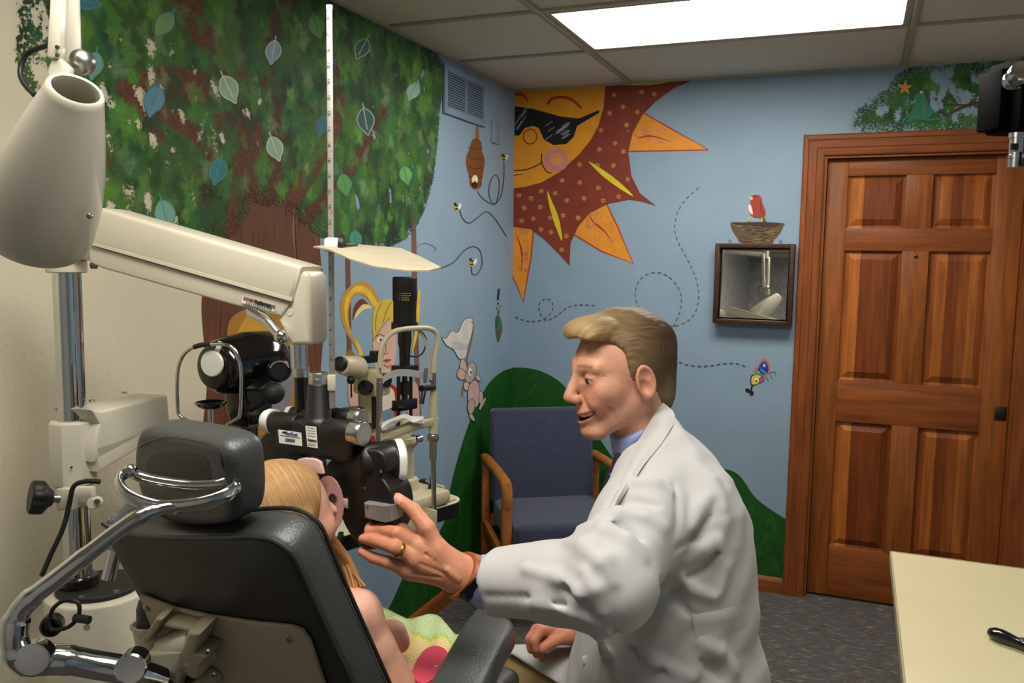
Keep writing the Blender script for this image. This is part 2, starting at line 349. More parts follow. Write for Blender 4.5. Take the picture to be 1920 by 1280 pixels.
pl = MB().box((p[0], DYF-.001, p[2]), (.046, .004, .062), bev=.001).build('flush_pull', brass, door)
MB().box((p[0], DYF-.004, p[2]), (.02, .004, .034), bev=.001).build('finger_recess', BLACK, pl)
p = on(1, DYF, 1717, 480); MB().lathe((p[0], DYF, p[2]), (0, -1, 0), [(0, .007), (.006, .007), (.008, .004)], 16).build('peephole', brass, door)
# ---------------------------------------------------------------- wall fittings
def vent():
    y0, y1 = on(0, 0, 829, 165)[1], on(0, 0, 907, 200)[1]; zt, zb = on(0, 0, 830, 118)[2], on(0, 0, 830, 212)[2]
    vm = mat('blue_painted_metal', (128, 150, 172), .55, noise=.05); dk = mat('vent_dark', (30, 34, 38), .8, noise=.1)
    t = thing('air_vent', 'blue painted louvred air vent high on the mural wall', 'vent', (0, (y0+y1)/2, (zt+zb)/2)); cy = (y0+y1)/2; cz = (zt+zb)/2; w = y1-y0; h = zt-zb; e = .03
    MB().box((.003, cy, cz), (.004, w-.02, h-.02)).build('duct_backing', dk, t)
    f = MB()
    for (yy, zz, a, b) in ((y0+e/2, cz, e, h), (y1-e/2, cz, e, h), (cy, zb+e/2, w-2*e, e), (cy, zt-e/2, w-2*e, e), (cy, cz, .014, h-2*e)): f.box((.008, yy, zz), (.014, a, b), bev=.003)
    f.build('frame', vm, t); n = 14
    for s in (0, 1):
        a = y0+e if s == 0 else cy+.007; b = cy-.007 if s == 0 else y1-e
        for k in range(n):
            z = zb+e+(k+.5)*(h-2*e)/n; MB().box((.011, (a+b)/2, z), (.012, b-a, .0035), [[.75, 0, -.66], [0, 1, 0], [.66, 0, .75]]).build('slat', vm, t)
vent()
p0, p1 = on(0, 0, 922, 225), on(0, 0, 932, 271)
t = thing('wall_plate', 'blank painted cover plate beside the painted beehive', 'wall plate', (0, (p0[1]+p1[1])/2, (p0[2]+p1[2])/2))
MB().box((.005, (p0[1]+p1[1])/2, (p0[2]+p1[2])/2), (.01, p1[1]-p0[1]+.02, p0[2]-p1[2]), bev=.003).build('plate', MATS['blue_painted_metal'], t)
for s in (-1, 1): MB().lathe((.0095, (p0[1]+p1[1])/2, (p0[2]+p1[2])/2+s*.03), (1, 0, 0), [(0, .003), (.001, .003)], 10).build('screw', SCREW, t)
# ================================================================ MURAL (flat paint on the two walls)
class Mural:
    """flat painted shapes on a wall, outlines given as photo pixels cast onto the wall plane"""
    def __init__(s, wall): s.wall = wall; s.v = []; s.f = []; s.c = []; s.lay = 1
    def P(s, x, y, l=None):
        o = .0004*(s.lay if l is None else l); ax = 0 if s.wall is wall_left else 1; p = on(ax, o if ax == 0 else -o, x, y); return p
    def poly3(s, pts, rgb):
        if len(pts) < 3: return
        i0 = len(s.v); n = V3(1, 0, 0) if s.wall is wall_left else V3(0, -1, 0); vp = [Vector(p) for p in pts]
        for t in tessellate_polygon([vp]):
            a, b, c = (np.array(pts[i]) for i in t)
            if np.dot(np.cross(b-a, c-a), n) < 0: t = t[::-1]
            s.f.append(tuple(i0+i for i in t)); s.c.append(rgb)
        s.v += [tuple(p) for p in pts]
    def fill(s, px, rgb, smooth=True, lay=None, n=6):
        q = spline([V3(*p) for p in px], n, True) if smooth else px
        s.poly3([s.P(a[0], a[1], lay) for a in q], rgb); s.lay += .12; return s
    def ell(s, x, y, rx, ry, rgb, rot=0, n=22):
        r = radians(rot); return s.fill([(x+rx*cos(2*pi*k/n)*cos(r)-ry*sin(2*pi*k/n)*sin(r), y+rx*cos(2*pi*k/n)*sin(r)+ry*sin(2*pi*k/n)*cos(r)) for k in range(n)], rgb, False)
    def line(s, px, w, rgb, smooth=True, dash=None, n=8, taper=False, closed=False):
        q = spline([V3(*p) for p in px], n, closed) if smooth else [V3(*p) for p in px]
        if closed: q = q+[q[0]]
        if dash:
            L = [0]
            for i in range(1, len(q)): L.append(L[-1]+np.linalg.norm(q[i]-q[i-1]))
            t = 0
            def pt(l): return np.array([np.interp(l, L, [a[0] for a in q]), np.interp(l, L, [a[1] for a in q])])
            while t+dash[0] < L[-1]: s.line([pt(t), pt(t+dash[0]/2), pt(t+dash[0])], w, rgb, False); t += sum(dash)
            return s
        a = []; b = []; m = len(q)
        for i in range(m):
            d = q[min(i+1, m-1)]-q[max(i-1, 0)]; d = d/(np.linalg.norm(d)+1e-9); nn = V3(-d[1], d[0])*w/2*((1-abs(2*i/(m-1)-1))*.9+.1 if taper else 1); a.append(q[i]+nn); b.append(q[i]-nn)
        i0 = len(s.v); s.v += [tuple(s.P(*p)) for p in a]+[tuple(s.P(*p)) for p in b]
        for i in range(m-1): s.f.append((i0+i, i0+i+1, i0+m+i+1, i0+m+i)); s.c.append(rgb)
        s.lay += .1; return s
    def build(s, name, label=None, m=None):
        me = bpy.data.meshes.new(name); me.from_pydata(s.v, [], s.f); me.update(); at_ = me.color_attributes.new('Col', 'FLOAT_COLOR', 'CORNER')
        cols = []
        for p, c in zip(me.polygons, s.c): cols += list(lin(c))*p.loop_total
        at_.data.foreach_set('color', cols); o = link(name, me, m or PAINT, s.wall)
        if label: o['label'] = label
        return o
BR = (104, 62, 38); BRD = (78, 44, 26); BRL = (150, 104, 72)
# -- trunk
tr = Mural(wall_left); tr.lay = 1
tr.fill([(372, 300), (384, 430), (394, 490), (378, 560), (382, 640), (388, 720), (380, 800), (372, 900), (350, 1010), (310, 1120), (280, 1300), (270, 1500), (560, 1500), (640, 1300), (640, 1150), (630, 1040), (612, 900), (598, 780), (604, 660), (612, 570), (600, 470), (598, 360), (500, 300)], BR, n=5)
for k in range(70):
    x = random.uniform(392, 592); y = random.uniform(330, 760); l = random.uniform(40, 150); dx = (x-495)*.06
    tr.lay = 1.3+k*.012; tr.line([(x, y), (x+random.uniform(-4, 4)+dx*.3, y+l*.5), (x+dx, y+l)], random.uniform(1.2, 4), random.choice([BRD, BRD, (60, 36, 24), BRL, (120, 74, 46), (92, 52, 32)]), taper=True, n=4)
tr.build('mural_trunk')
# -- creature peeking from the hollow of the trunk
h = Mural(wall_left); h.lay = 3
h.fill([(440, 590), (520, 570), (555, 640), (560, 720), (545, 780), (500, 815), (455, 800), (430, 720), (425, 640)], (176, 122, 42)).fill([(440, 640), (470, 585), (505, 590), (545, 690), (535, 770), (500, 800), (470, 790), (480, 730), (450, 690)], (206, 158, 52))
h.fill([(498, 690), (520, 672), (546, 690), (548, 730), (535, 790), (512, 782), (505, 745), (490, 725)], (128, 130, 140)).ell(535, 697, 16, 20, (140, 143, 152), 20).ell(503, 718, 12, 16, (150, 152, 158), -10).ell(504, 719, 9, 13, (232, 230, 224)).ell(504, 724, 3.5, 4.5, (24, 22, 22)).ell(525, 709, 8, 9, (226, 224, 218)).ell(524, 711, 3, 3.5, (24, 22, 22))
h.ell(512, 728, 6, 4, (222, 128, 132)).line([(495, 731), (506, 736), (518, 733)], 1.5, (60, 40, 40)).ell(515, 745, 12, 8, (214, 208, 204)); h.build('mural_creature')
# -- crown
crown = [(52, -160), (60, 60), (50, 110), (88, 190), (92, 330), (170, 400), (240, 402), (300, 436), (370, 446), (430, 428), (470, 360), (520, 372), (560, 400), (610, 432), (660, 462), (720, 452), (768, 430), (790, 385), (806, 330), (814, 262), (820, 190), (826, 150), (822, 118), (798, 94), (740, 66), (690, 36), (640, 8), (560, -40), (400, -140)]

def canvas_mat():
    m = attr_mat('sponged_paint', .7, .16, 95); nt = m.node_tree; N = nt.nodes; B = N['Principled BSDF']; O = N['Material Output']
    a = N.new('ShaderNodeAttribute'); a.attribute_name = 'Cover'; tc = N.new('ShaderNodeTexCoord'); n = N.new('ShaderNodeTexNoise'); n.inputs['Scale'].default_value = 130; n.inputs['Detail'].default_value = 5; n.inputs['Roughness'].default_value = .7; nt.links.new(tc.outputs['Object'], n.inputs[0])
    mr = N.new('ShaderNodeMapRange'); mr.inputs[1].default_value = .34; mr.inputs[2].default_value = .66; nt.links.new(n.outputs[0], mr.inputs[0])
    sb = N.new('ShaderNodeMath'); sb.operation = 'SUBTRACT'; nt.links.new(a.outputs['Fac'], sb.inputs[0]); nt.links.new(mr.outputs[0], sb.inputs[1])
    r2 = N.new('ShaderNodeMapRange'); r2.inputs[1].default_value = -.06; r2.inputs[2].default_value = .06; nt.links.new(sb.outputs[0], r2.inputs[0]); nt.links.new(r2.outputs[0], B.inputs['Alpha']); return m
SPONGE = canvas_mat()
def inside_poly(u, w, A, B_):
    r = np.zeros(A.shape, bool); j = len(u)-1; ed = np.full(A.shape, 9.)
    for i in range(len(u)):
        c = ((w[i] > B_) != (w[j] > B_)) & (A < (u[j]-u[i])*(B_-w[i])/(w[j]-w[i]+1e-12)+u[i]); r ^= c
        dx, dz = u[i]-u[j], w[i]-w[j]; t = np.clip(((A-u[j])*dx+(B_-w[j])*dz)/(dx*dx+dz*dz+1e-12), 0, 1); ed = np.minimum(ed, np.hypot(A-u[j]-t*dx, B_-w[j]-t*dz)); j = i
    return np.where(r, ed, -ed)
def paint_canvas(name, wall, outline, base, branches, dabs, gaps, lay, edge=.05, res=.006, seed=1):
    """sponge painted area: dabs are blended on a fine grid, 'Cover' leaves the wall showing through"""
    rg = np.random.default_rng(seed); ax = 0 if wall is wall_left else 1; k = 1 if ax == 0 else 0; off = .0004*lay
    P3 = np.array([on(ax, 0, *q) for q in outline]); u, w = P3[:, k], np.minimum(P3[:, 2], RH-.004); U = np.arange(u.min()-.05, u.max()+.05, res); Wz = np.arange(w.min()-.05, RH-.004, res); A, B_ = np.meshgrid(U, Wz, indexing='ij'); sd = inside_poly(u, w, A, B_)
    C = np.zeros(A.shape+(3,))+np.array(base, float); cov = np.clip(.5+sd/edge*.55, 0, 1.2)
    def stroke(pts, wd, rgb):
        nonlocal C
        q = np.array([on(ax, 0, *p) for p in [tuple(a) for a in spline([V3(*p) for p in pts], 6)]]); dist = np.full(A.shape, 9.)
        for a, b in zip(q[:-1], q[1:]):
            d = np.array([b[k]-a[k], b[2]-a[2]]); t = np.clip(((A-a[k])*d[0]+(B_-a[2])*d[1])/(d@d+1e-12), 0, 1); dist = np.minimum(dist, np.hypot(A-a[k]-t*d[0], B_-a[2]-t*d[1]))
        m = np.clip((wd-dist)/.012+.5, 0, 1)[..., None]; C = C*(1-m)+np.array(rgb)*m*(1+.12*rg.standard_normal(A.shape))[..., None]
    for lv, (n, cols, size, op, soft) in enumerate(dabs):
        if lv == 2:
            for b_ in branches: stroke(*b_)
        for _ in range(n):
            i = rg.integers(0, len(U)); j = rg.integers(0, len(Wz))
            if sd[i, j] < -.01: continue
            c = np.array(cols[rg.integers(0, len(cols))], float)*rg.uniform(.82, 1.18); R = size*rg.uniform(.55, 1.5); th = rg.uniform(-.6, .6)+pi/2; asp = rg.uniform(.5, .9); h_ = int(R*2/res)+2; sl = (slice(max(0, i-h_), i+h_), slice(max(0, j-h_), j+h_)); du, dw = A[sl]-U[i], B_[sl]-Wz[j]; x_, y_ = du*cos(th)+dw*sin(th), -du*sin(th)+dw*cos(th)
            wob = 1+.25*np.sin(3*np.arctan2(y_, x_)+rg.uniform(0, 6))+.15*np.sin(7*np.arctan2(y_, x_)+rg.uniform(0, 6)); r_ = np.hypot(x_/R, y_/(R*asp))/wob; m = np.clip((1-r_)/soft, 0, 1)*op*np.clip(.55+.75*rg.random(r_.shape), 0, 1); m = np.clip(m, 0, 1)[..., None]; C[sl] = C[sl]*(1-m)+c*m; cov[sl] = np.maximum(cov[sl], m[..., 0]*.8*(sd[sl] > -.03))
    for n, poly, size in gaps:
        G3 = np.array([on(ax, 0, *q) for q in poly]); gs = inside_poly(G3[:, k], G3[:, 2], A, B_) > 0; idx = np.argwhere(gs)
        for _ in range(n):
            i, j = idx[rg.integers(0, len(idx))]; R = size*rg.uniform(.5, 1.4); h_ = int(R*2/res)+2; sl = (slice(max(0, i-h_), i+h_), slice(max(0, j-h_), j+h_)); du, dw = A[sl]-U[i], B_[sl]-Wz[j]; r_ = np.hypot(du/R/.6+dw/R*.3, dw/R); cov[sl] = cov[sl]-np.clip(1-r_, 0, 1)*.85
    cov = np.clip(cov, 0, 1.3); nu, nw = A.shape; keep = cov > .02; idn = np.arange(nu*nw).reshape(nu, nw); q = np.stack([idn[:-1, :-1], idn[1:, :-1], idn[1:, 1:], idn[:-1, 1:]], -1).reshape(-1, 4); kq = keep.ravel()[q].any(1); q = q[kq]
    if ax == 1: pass
    co = np.stack([np.full(A.shape, off), A, B_], -1) if ax == 0 else np.stack([A, np.full(A.shape, -off), B_], -1); me = bpy.data.meshes.new(name); used = np.unique(q); remap = -np.ones(nu*nw, int); remap[used] = np.arange(len(used)); me.from_pydata(co.reshape(-1, 3)[used].tolist(), [], remap[q].tolist()); me.update(); c = np.clip(C.reshape(-1, 3)[used]/255, 0, 1); c = np.where(c <= .04045, c/12.92, ((c+.055)/1.055)**2.4)
    t_ = me.color_attributes.new('Col', 'FLOAT_COLOR', 'POINT'); t_.data.foreach_set('color', np.concatenate([c, np.ones((len(c), 1))], 1).ravel()); t_ = me.attributes.new('Cover', 'FLOAT', 'POINT'); t_.data.foreach_set('value', cov.ravel()[used].astype(np.float32)); return link(name, me, SPONGE, wall)
D1, D2, M1, M2, B1, B2, T1 = (30, 54, 24), (38, 64, 30), (50, 88, 30), (58, 100, 38), (76, 122, 38), (88, 134, 44), (40, 92, 52); BRN = (94, 54, 32)
paint_canvas('mural_foliage', wall_left, crown, (38, 66, 28),
    [([(440, 440), (452, 320), (430, 240), (390, 175), (330, 158), (285, 162)], .045, BRN), ([(470, 420), (468, 250), (440, 150), (390, 70), (350, 0), (330, -60)], .055, BRN), ([(500, 400), (520, 250), (500, 120), (540, 0)], .035, (84, 48, 30)), ([(530, 400), (600, 290), (640, 190), (622, 100)], .035, BRN), ([(570, 410), (650, 330), (720, 200)], .025, (84, 48, 30)), ([(420, 320), (350, 240), (230, 170)], .025, BRN), ([(300, 260), (250, 175)], .02, BRN)],
    [(420, [D1, D2, M1, (44, 70, 40), M2], .09, .85, .45), (420, [M1, M2, D1, T1, (60, 92, 46), B1], .065, .9, .35), (300, [B1, D2, M2, (66, 112, 40), (44, 104, 46), (84, 112, 62)], .045, .8, .4), (200, [B2, B1, (60, 120, 48)], .035, .75, .4), (90, [(112, 138, 96), (124, 146, 112)], .03, .6, .5), (14, [BRN, (80, 46, 28)], .03, .6, .5)],
    [(60, [(180, 60), (330, 90), (430, 190), (430, 320), (330, 430), (180, 400)], .035), (9, [(60, 0), (110, 0), (100, 190), (60, 150)], .03), (64, [(640, 90), (815, 130), (800, 420), (640, 440)], .03), (14, [(430, 200), (520, 100), (560, 250), (500, 300)], .03)], 6, seed=11)
# -- painted leaves
def leaf(x, y, L, rot, rgb, outline=(60, 110, 110), only_line=False):
    m = Mural(wall_left); m.lay = 8; L *= 1.3; r = radians(rot); W_ = L*.36
    sh = [(-.5, 0), (-.38, .28), (-.12, .48), (.14, .42), (.36, .18), (.52, 0), (.36, -.16), (.14, -.42), (-.12, -.5), (-.38, -.3)]
    px = [(x+(a*L)*cos(r)-(b*2*W_)*sin(r)*.9, y+(a*L)*sin(r)+(b*2*W_)*cos(r)*.9) for a, b in sh]
    if not only_line: m.fill(px, rgb)
    m.line(px, 2, outline, closed=True, n=5); m.line([(x-.72*L*cos(r), y-.72*L*sin(r)), (x-.4*L*cos(r), y-.4*L*sin(r)), (x+.3*L*cos(r), y+.3*L*sin(r))], 2.2, outline)
    m.build('mural_leaf')
for a in ((307, 46, 40, 125, (112, 150, 84), (70, 140, 140)), (288, 190, 46, 105, (86, 140, 158), (70, 120, 140)), (430, 168, 42, 65, (150, 176, 146), (200, 214, 190)), (512, 98, 34, 100, (132, 160, 168), (180, 200, 200)), (516, 279, 36, 70, (150, 182, 158), (190, 210, 180)), (408, 322, 38, 105, (48, 120, 122), (60, 140, 140)), (310, 404, 46, 75, (120, 172, 158), (90, 140, 130)),
          (594, 50, 36, 72, (84, 142, 66), (60, 120, 70)), (678, 92, 32, 118, (52, 88, 78), (140, 170, 150), ), (774, 172, 28, 115, (140, 178, 160), (120, 160, 140)), (686, 228, 38, 80, (48, 88, 84), (150, 180, 160)), (604, 236, 30, 110, (44, 108, 120), (50, 120, 130)), (646, 347, 32, 78, (88, 156, 84), (70, 140, 80)), (761, 329, 28, 75, (104, 164, 74), (60, 130, 110)), (667, 450, 28, 80, (70, 146, 124), (60, 130, 110)), (164, 2, 40, 20, (60, 120, 140), (80, 140, 150)), (176, 124, 40, 100, (110, 160, 150), (90, 150, 140))): leaf(*a)
# -- swing girl
g = Mural(wall_left); g.lay = 3
g.line([(652, 470), (655, 660), (660, 760)], 9, (112, 74, 62), False).line([(775, 380), (779, 600), (786, 800)], 9, (118, 84, 70), False)
OR, YE = (188, 142, 66), (226, 186, 46)
g.fill([(680, 526), (704, 545), (712, 572), (705, 580), (690, 560), (668, 552), (655, 575), (655, 610), (668, 640), (676, 660), (660, 640), (644, 610), (638, 575), (648, 545)], OR).fill([(700, 575), (686, 552), (668, 548), (655, 565), (652, 600), (662, 630), (676, 650), (684, 680), (678, 680), (666, 640), (648, 600), (648, 560), (668, 536), (690, 542), (708, 568)], YE)
g.fill([(662, 600), (664, 575), (678, 560), (690, 570), (680, 572), (668, 585)], (112, 56, 40)).fill([(664, 600), (668, 585), (682, 570), (700, 577), (684, 580), (672, 590)], (224, 208, 140))
g.fill([(704, 600), (730, 590), (742, 620), (742, 670), (734, 700), (722, 715), (706, 700), (700, 660), (700, 630)], (214, 172, 152)).fill([(700, 640), (699, 590), (712, 566), (735, 562), (745, 590), (738, 606), (722, 600), (708, 626), (698, 642)], (206, 178, 66))
for q in ([(704, 620), (706, 590), (716, 568)], [(718, 606), (724, 585), (734, 566)], [(700, 640), (714, 616), (730, 596)]): g.line(q, 1.4, (120, 92, 40))
g.ell(713, 637, 6, 5, (236, 234, 230)).ell(714, 637, 2.5, 3, (50, 40, 70)).line([(704, 630), (713, 627), (722, 631)], 1.6, (70, 50, 30)).line([(722, 640), (724, 656), (720, 664), (728, 662)], 1.2, (90, 60, 50)).fill([(718, 676), (726, 673), (734, 674), (726, 679)], (172, 62, 58)).line([(720, 684), (727, 688), (732, 684)], 2, (172, 62, 58))
g.fill([(783, 555), (788, 545), (786, 600), (780, 640), (772, 660), (778, 620)], YE).fill([(690, 730), (742, 725), (752, 800), (750, 870), (700, 880), (690, 800)], (168, 34, 30)).fill([(700, 730), (735, 728), (738, 760), (705, 770)], (226, 214, 196)).fill([(655, 700), (672, 690), (676, 760), (664, 770), (654, 750)], (206, 164, 148)).fill([(760, 730), (782, 720), (786, 790), (770, 800)], (206, 164, 148)).fill([(712, 780), (738, 772), (740, 840), (714, 850)], (112, 140, 158)).fill([(648, 672), (656, 655), (666, 668), (664, 690), (650, 690)], (150, 108, 46)); g.build('mural_swing_girl')
# -- rabbit with butterfly net
r = Mural(wall_left); r.lay = 6; PK = (202, 182, 172); OL = (70, 66, 66)
def rb(px, c): r.fill(px, c, n=5); r.line(px, 1.1, OL, closed=True, n=5)
rb([(828, 632), (836, 634), (847, 620), (858, 623), (866, 606), (874, 597), (886, 598), (886, 620), (878, 650), (874, 668), (862, 673), (850, 655), (838, 648)], (214, 206, 198)); r.line([(884, 602), (888, 612), (884, 640), (877, 668)], 2.2, (140, 118, 88)); r.line([(877, 668), (873, 700), (868, 728), (867, 742)], 3, (134, 112, 76))
for k in range(9): x = 846+k*3.6; r.line([(x, 640+k*.5), (x+5, 655)], .8, (120, 116, 150), False)
rb([(863, 680), (868, 672), (875, 684), (876, 700), (866, 700), (862, 690)], PK); rb([(857, 700), (862, 690), (872, 696), (874, 708), (866, 712), (859, 708)], (206, 170, 160)); rb([(878, 684), (886, 678), (893, 686), (892, 704), (884, 716), (876, 717), (872, 708), (876, 694)], (178, 164, 154)); r.ell(882, 697, 3.6, 7, (232, 230, 226)).ell(883, 698, 1.5, 3, (30, 26, 26)); rb([(892, 704), (897, 703), (902, 711), (900, 714), (893, 711)], PK); rb([(870, 718), (878, 716), (881, 726), (876, 732), (870, 728)], PK)
rb([(880, 722), (892, 712), (899, 726), (900, 745), (896, 760), (888, 765), (880, 760), (877, 745)], (208, 172, 166)); rb([(899, 735), (905, 736), (906, 748), (901, 758), (898, 748)], PK); rb([(905, 750), (911, 745), (910, 752), (901, 768), (898, 764)], PK); rb([(879, 752), (886, 747), (891, 756), (888, 770), (882, 778), (877, 766)], (190, 168, 158)); rb([(880, 776), (885, 776), (890, 784), (889, 790), (882, 784)], PK); r.build('mural_rabbit')
# -- beehive, bees, trails
b = Mural(wall_left); b.lay = 3; HV = (126, 76, 40)
b.fill([(893, 237), (897, 236), (898, 262), (892, 262)], (150, 104, 60)).fill([(886, 262), (896, 260), (903, 268), (904, 284), (909, 300), (907, 318), (904, 334), (902, 350), (890, 355), (881, 346), (880, 330), (875, 314), (874, 296), (880, 280)], HV)
for yy in (276, 294, 312, 330): b.line([(878, yy), (892, yy+4), (905, yy+2)], 1.6, (88, 50, 26))
b.ell(888, 335, 3, 7, (236, 232, 190), 15).ell(893, 335, 3, 7, (236, 232, 190), -10).ell(890, 347, 6, 5, (50, 32, 22)); b.build('mural_beehive')
def bee(x, y, s_=1): m = Mural(wall_left); m.lay = 5; m.ell(x, y, 4*s_, 6*s_, (212, 184, 70)).ell(x, y-3*s_, 3.6*s_, 1.6*s_, (30, 26, 24)).ell(x, y+2*s_, 3.6*s_, 1.6*s_, (30, 26, 24)).ell(x+4*s_, y-2*s_, 2.6*s_, 5*s_, (228, 228, 222), 20).ell(x-3*s_, y-6*s_, 2.4, 2.4, (34, 40, 34)); m.build('mural_bee')
bee(946, 297); bee(857, 389, 1.2); bee(886, 493, 1.2)
t = Mural(wall_left); t.lay = 4; K = (58, 66, 74)
t.line([(945, 304), (945, 330), (940, 365), (928, 382), (918, 370), (918, 345), (928, 328), (936, 340), (934, 368), (926, 383), (905, 372), (895, 358)], 1.6, K).line([(862, 394), (868, 410), (880, 418), (895, 408), (912, 397), (928, 410), (950, 444)], 1.8, K)
t.line([(780, 470), (785, 460), (800, 456), (816, 464), (814, 472)], 1.6, (110, 124, 134)).line([(826, 503), (850, 492), (868, 472), (886, 462), (900, 470), (904, 494), (896, 512), (886, 514), (884, 500)], 1.8, K)
t.line([(936, 541), (934, 556), (934, 562)], 4, (40, 46, 50), taper=False).ell(934, 569, 1.6, 2.4, (40, 46, 50)); t.build('mural_flight_lines')
m = Mural(wall_left); m.lay = 5; m.fill([(929, 596), (935, 592), (940, 600), (942, 618), (938, 634), (934, 642), (930, 626)], (66, 110, 60)).fill([(929, 598), (933, 596), (934, 612), (930, 612)], (46, 80, 96)).fill([(931, 618), (936, 622), (935, 640), (932, 632)], (112, 60, 48)).ell(935, 586, 2.6, 5, (110, 106, 100)).line([(934, 582), (931, 575)], 1, K, False).line([(936, 582), (939, 572)], 1, K, False); m.build('mural_butterfly', 'small green painted butterfly near the corner')
# -- hills
GH = (22, 82, 22)
def hill(wall, px, seed, name):
    m = Mural(wall); m.lay = 2; ax = 0 if wall is wall_left else 1; pts = []
    for a in spline([V3(*p) for p in px], 6): pts.append(m.P(*a))
    pts = [p for p in pts if p[2] > .06]
    for p in pts:
        if ax == 0: p[1] = min(p[1], -.0008)
        else: p[0] = max(p[0], .0008)
    k = 1 if ax == 0 else 0
    e0, e1 = pts[0].copy(), pts[-1].copy(); e0[2] = e1[2] = .06; m.poly3([*pts, e1, e0], GH); rr = random.Random(seed)
    lo, hi = min(p[k] for p in pts), max(p[k] for p in pts)
    for _ in range(120):
        u = rr.uniform(lo, hi); top = np.interp(u, *zip(*sorted((p[k], p[2]) for p in pts))); z = rr.uniform(.08, max(.1, top-.03)); L = rr.uniform(.05, .2); an = rr.uniform(.7, 2.1); c = rr.choice([(19, 74, 20), (28, 92, 26), (20, 72, 26), (34, 94, 28)])
        w = rr.uniform(.006, .018); du, dz = cos(an)*L/2, sin(an)*L/2
        q = []
        for (a, bb) in ((-1, 0), (-.4, w), (.5, w*.8), (1, 0), (.4, -w), (-.5, -w*.8)):
            uu = u+du*a-bb*sin(an); zz = z+dz*a+bb*cos(an); t_ = np.interp(uu, *zip(*sorted((p[k], p[2]) for p in pts))); uu = min(max(uu, lo), hi); zz = min(zz, t_-.004)
            if zz < .07: zz = .07
            q.append((.0012+_*2e-6, uu, zz) if ax == 0 else (uu, -.0012-_*2e-6, zz))
        m.poly3(q, c)
    m.build(name)
hill(wall_left, [(700, 1200), (735, 1128), (762, 1072), (800, 1030), (832, 980), (842, 925), (858, 860), (880, 792), (910, 728), (936, 700), (960, 690), (985, 689)], 3, 'mural_hill')
hill(wall_back, [(945, 690), (960, 689), (990, 690), (1020, 698), (1050, 716), (1075, 745), (1110, 800), (1150, 860), (1200, 930), (1260, 960), (1310, 900), (1350, 880), (1385, 890), (1420, 936), (1478, 976)], 5, 'mural_hill')
# -- sun
s = Mural(wall_back); s.lay = 2; RD = (128, 52, 34); RO = (226, 146, 44); RE = (176, 54, 34)
def ray_(px): s.fill(px, RO, False); s.line(px[:-1], 2.6, RE, False)
ray_([(1176, 284), (1328, 281), (1270, 248), (1204, 210), (1160, 230)]); s.line([(1188, 250), (1196, 258), (1215, 255), (1235, 258), (1258, 266)], 4, RE, taper=True)
ray_([(1072, 437), (1126, 470), (1187, 494), (1160, 430), (1137, 381), (1100, 390)]); s.line([(1104, 398), (1112, 415), (1135, 435), (1148, 456)], 4, RE, taper=True)
s.fill([(957, 420), (1000, 428), (996, 480), (981, 566), (974, 545), (957, 505)], RO, False); s.line([(1000, 432), (996, 480), (981, 566), (957, 508)], 2.6, RE, False); s.line([(968, 440), (978, 470), (978, 510)], 4, RE, taper=True)
rs = random.Random(4)
for cx, cy, dx, dy, n in ((1210, 255, 50, 24, 34), (1130, 425, 40, 34, 34), (981, 470, 12, 55, 22)):
    for _ in range(n): s.ell(cx+rs.uniform(-dx, dx)*.75, cy+rs.uniform(-dy, dy)*.75, 1.7, 1.7, (206, 118, 106), n=8)
s.lay = 6
red = [(957, 160), (1300, 150)]+[(1262, 166), (1230, 190), (1205, 215), (1186, 250), (1178, 285), (1184, 330), (1200, 362), (1230, 386)]+[(1205, 378), (1180, 374), (1140, 382), (1105, 400), (1084, 425), (1070, 455), (1068, 498)]+[(1050, 478), (1020, 448), (996, 430), (957, 424)]
s.fill(red, RD, False)
for _ in range(2): pass
for x, y in ((1151, 178), (1203, 172), (1227, 176), (1168, 200), (1143, 212), (1195, 210), (1127, 244), (1175, 234), (1153, 268), (1124, 280), (1169, 284), (1087, 308), (1150, 310), (1177, 336), (1120, 310), (1054, 338), (1087, 342), (1122, 352), (1015, 358), (1041, 362), (973, 366), (996, 372), (1063, 376), (1095, 372), (1131, 376), (1160, 368), (983, 390), (1013, 388), (1056, 404), (1000, 410), (1032, 408), (1084, 408), (978, 414), (1014, 430), (1033, 435), (1062, 442), (1053, 468)):
    for a in range(3): an = a*pi/3+.4; s.lay = 8; s.line([(x-5*cos(an), y-5*sin(an)), (x+5*cos(an), y+5*sin(an))], 1.7, (206, 152, 76), False)
for q in ([(1104, 303), (1130, 318), (1160, 340), (1188, 368), (1160, 352), (1130, 330)], [(1026, 358), (1034, 375), (1048, 410), (1054, 452), (1040, 420), (1030, 385)], [(1165, 158), (1210, 153), (1268, 150), (1230, 158), (1195, 160)]): s.lay = 8.5; s.fill(q, (222, 198, 42), n=4)
s.lay = 9
s.fill([(957, 160), (1135, 158), (1132, 200), (1122, 235), (1108, 262), (1085, 290), (1050, 322), (1015, 342), (985, 350), (957, 354)], (226, 150, 34), False)
s.line([(1026, 196), (1035, 185), (1055, 182), (1074, 188), (1090, 203)], 5, RE); s.line([(966, 177), (980, 178), (990, 190)], 4, RE)
s.fill([(957, 198), (1000, 204), (1050, 218), (1085, 222), (1124, 206), (1123, 212), (1082, 236), (1076, 256), (1062, 270), (1038, 272), (1020, 262), (1010, 240), (1000, 236), (984, 240), (974, 254), (957, 254)], (18, 18, 20), False)
for _ in range(16): x = rs.uniform(1028, 1066); y = rs.uniform(230, 262); s.line([(x-6, y+5), (x+7, y-4)], 1.2, (160, 160, 166), False)
for _ in range(8): x = rs.uniform(968, 984); y = rs.uniform(208, 240); s.line([(x-5, y+8), (x+5, y-8)], 1.2, (160, 160, 166), False)
s.ell(994, 256, 14, 15, RE).ell(994, 256, 11.5, 12.5, (226, 150, 34)).ell(1043, 300, 23, 22, (204, 128, 122)).ell(1043, 298, 11, 12, (220, 150, 78))
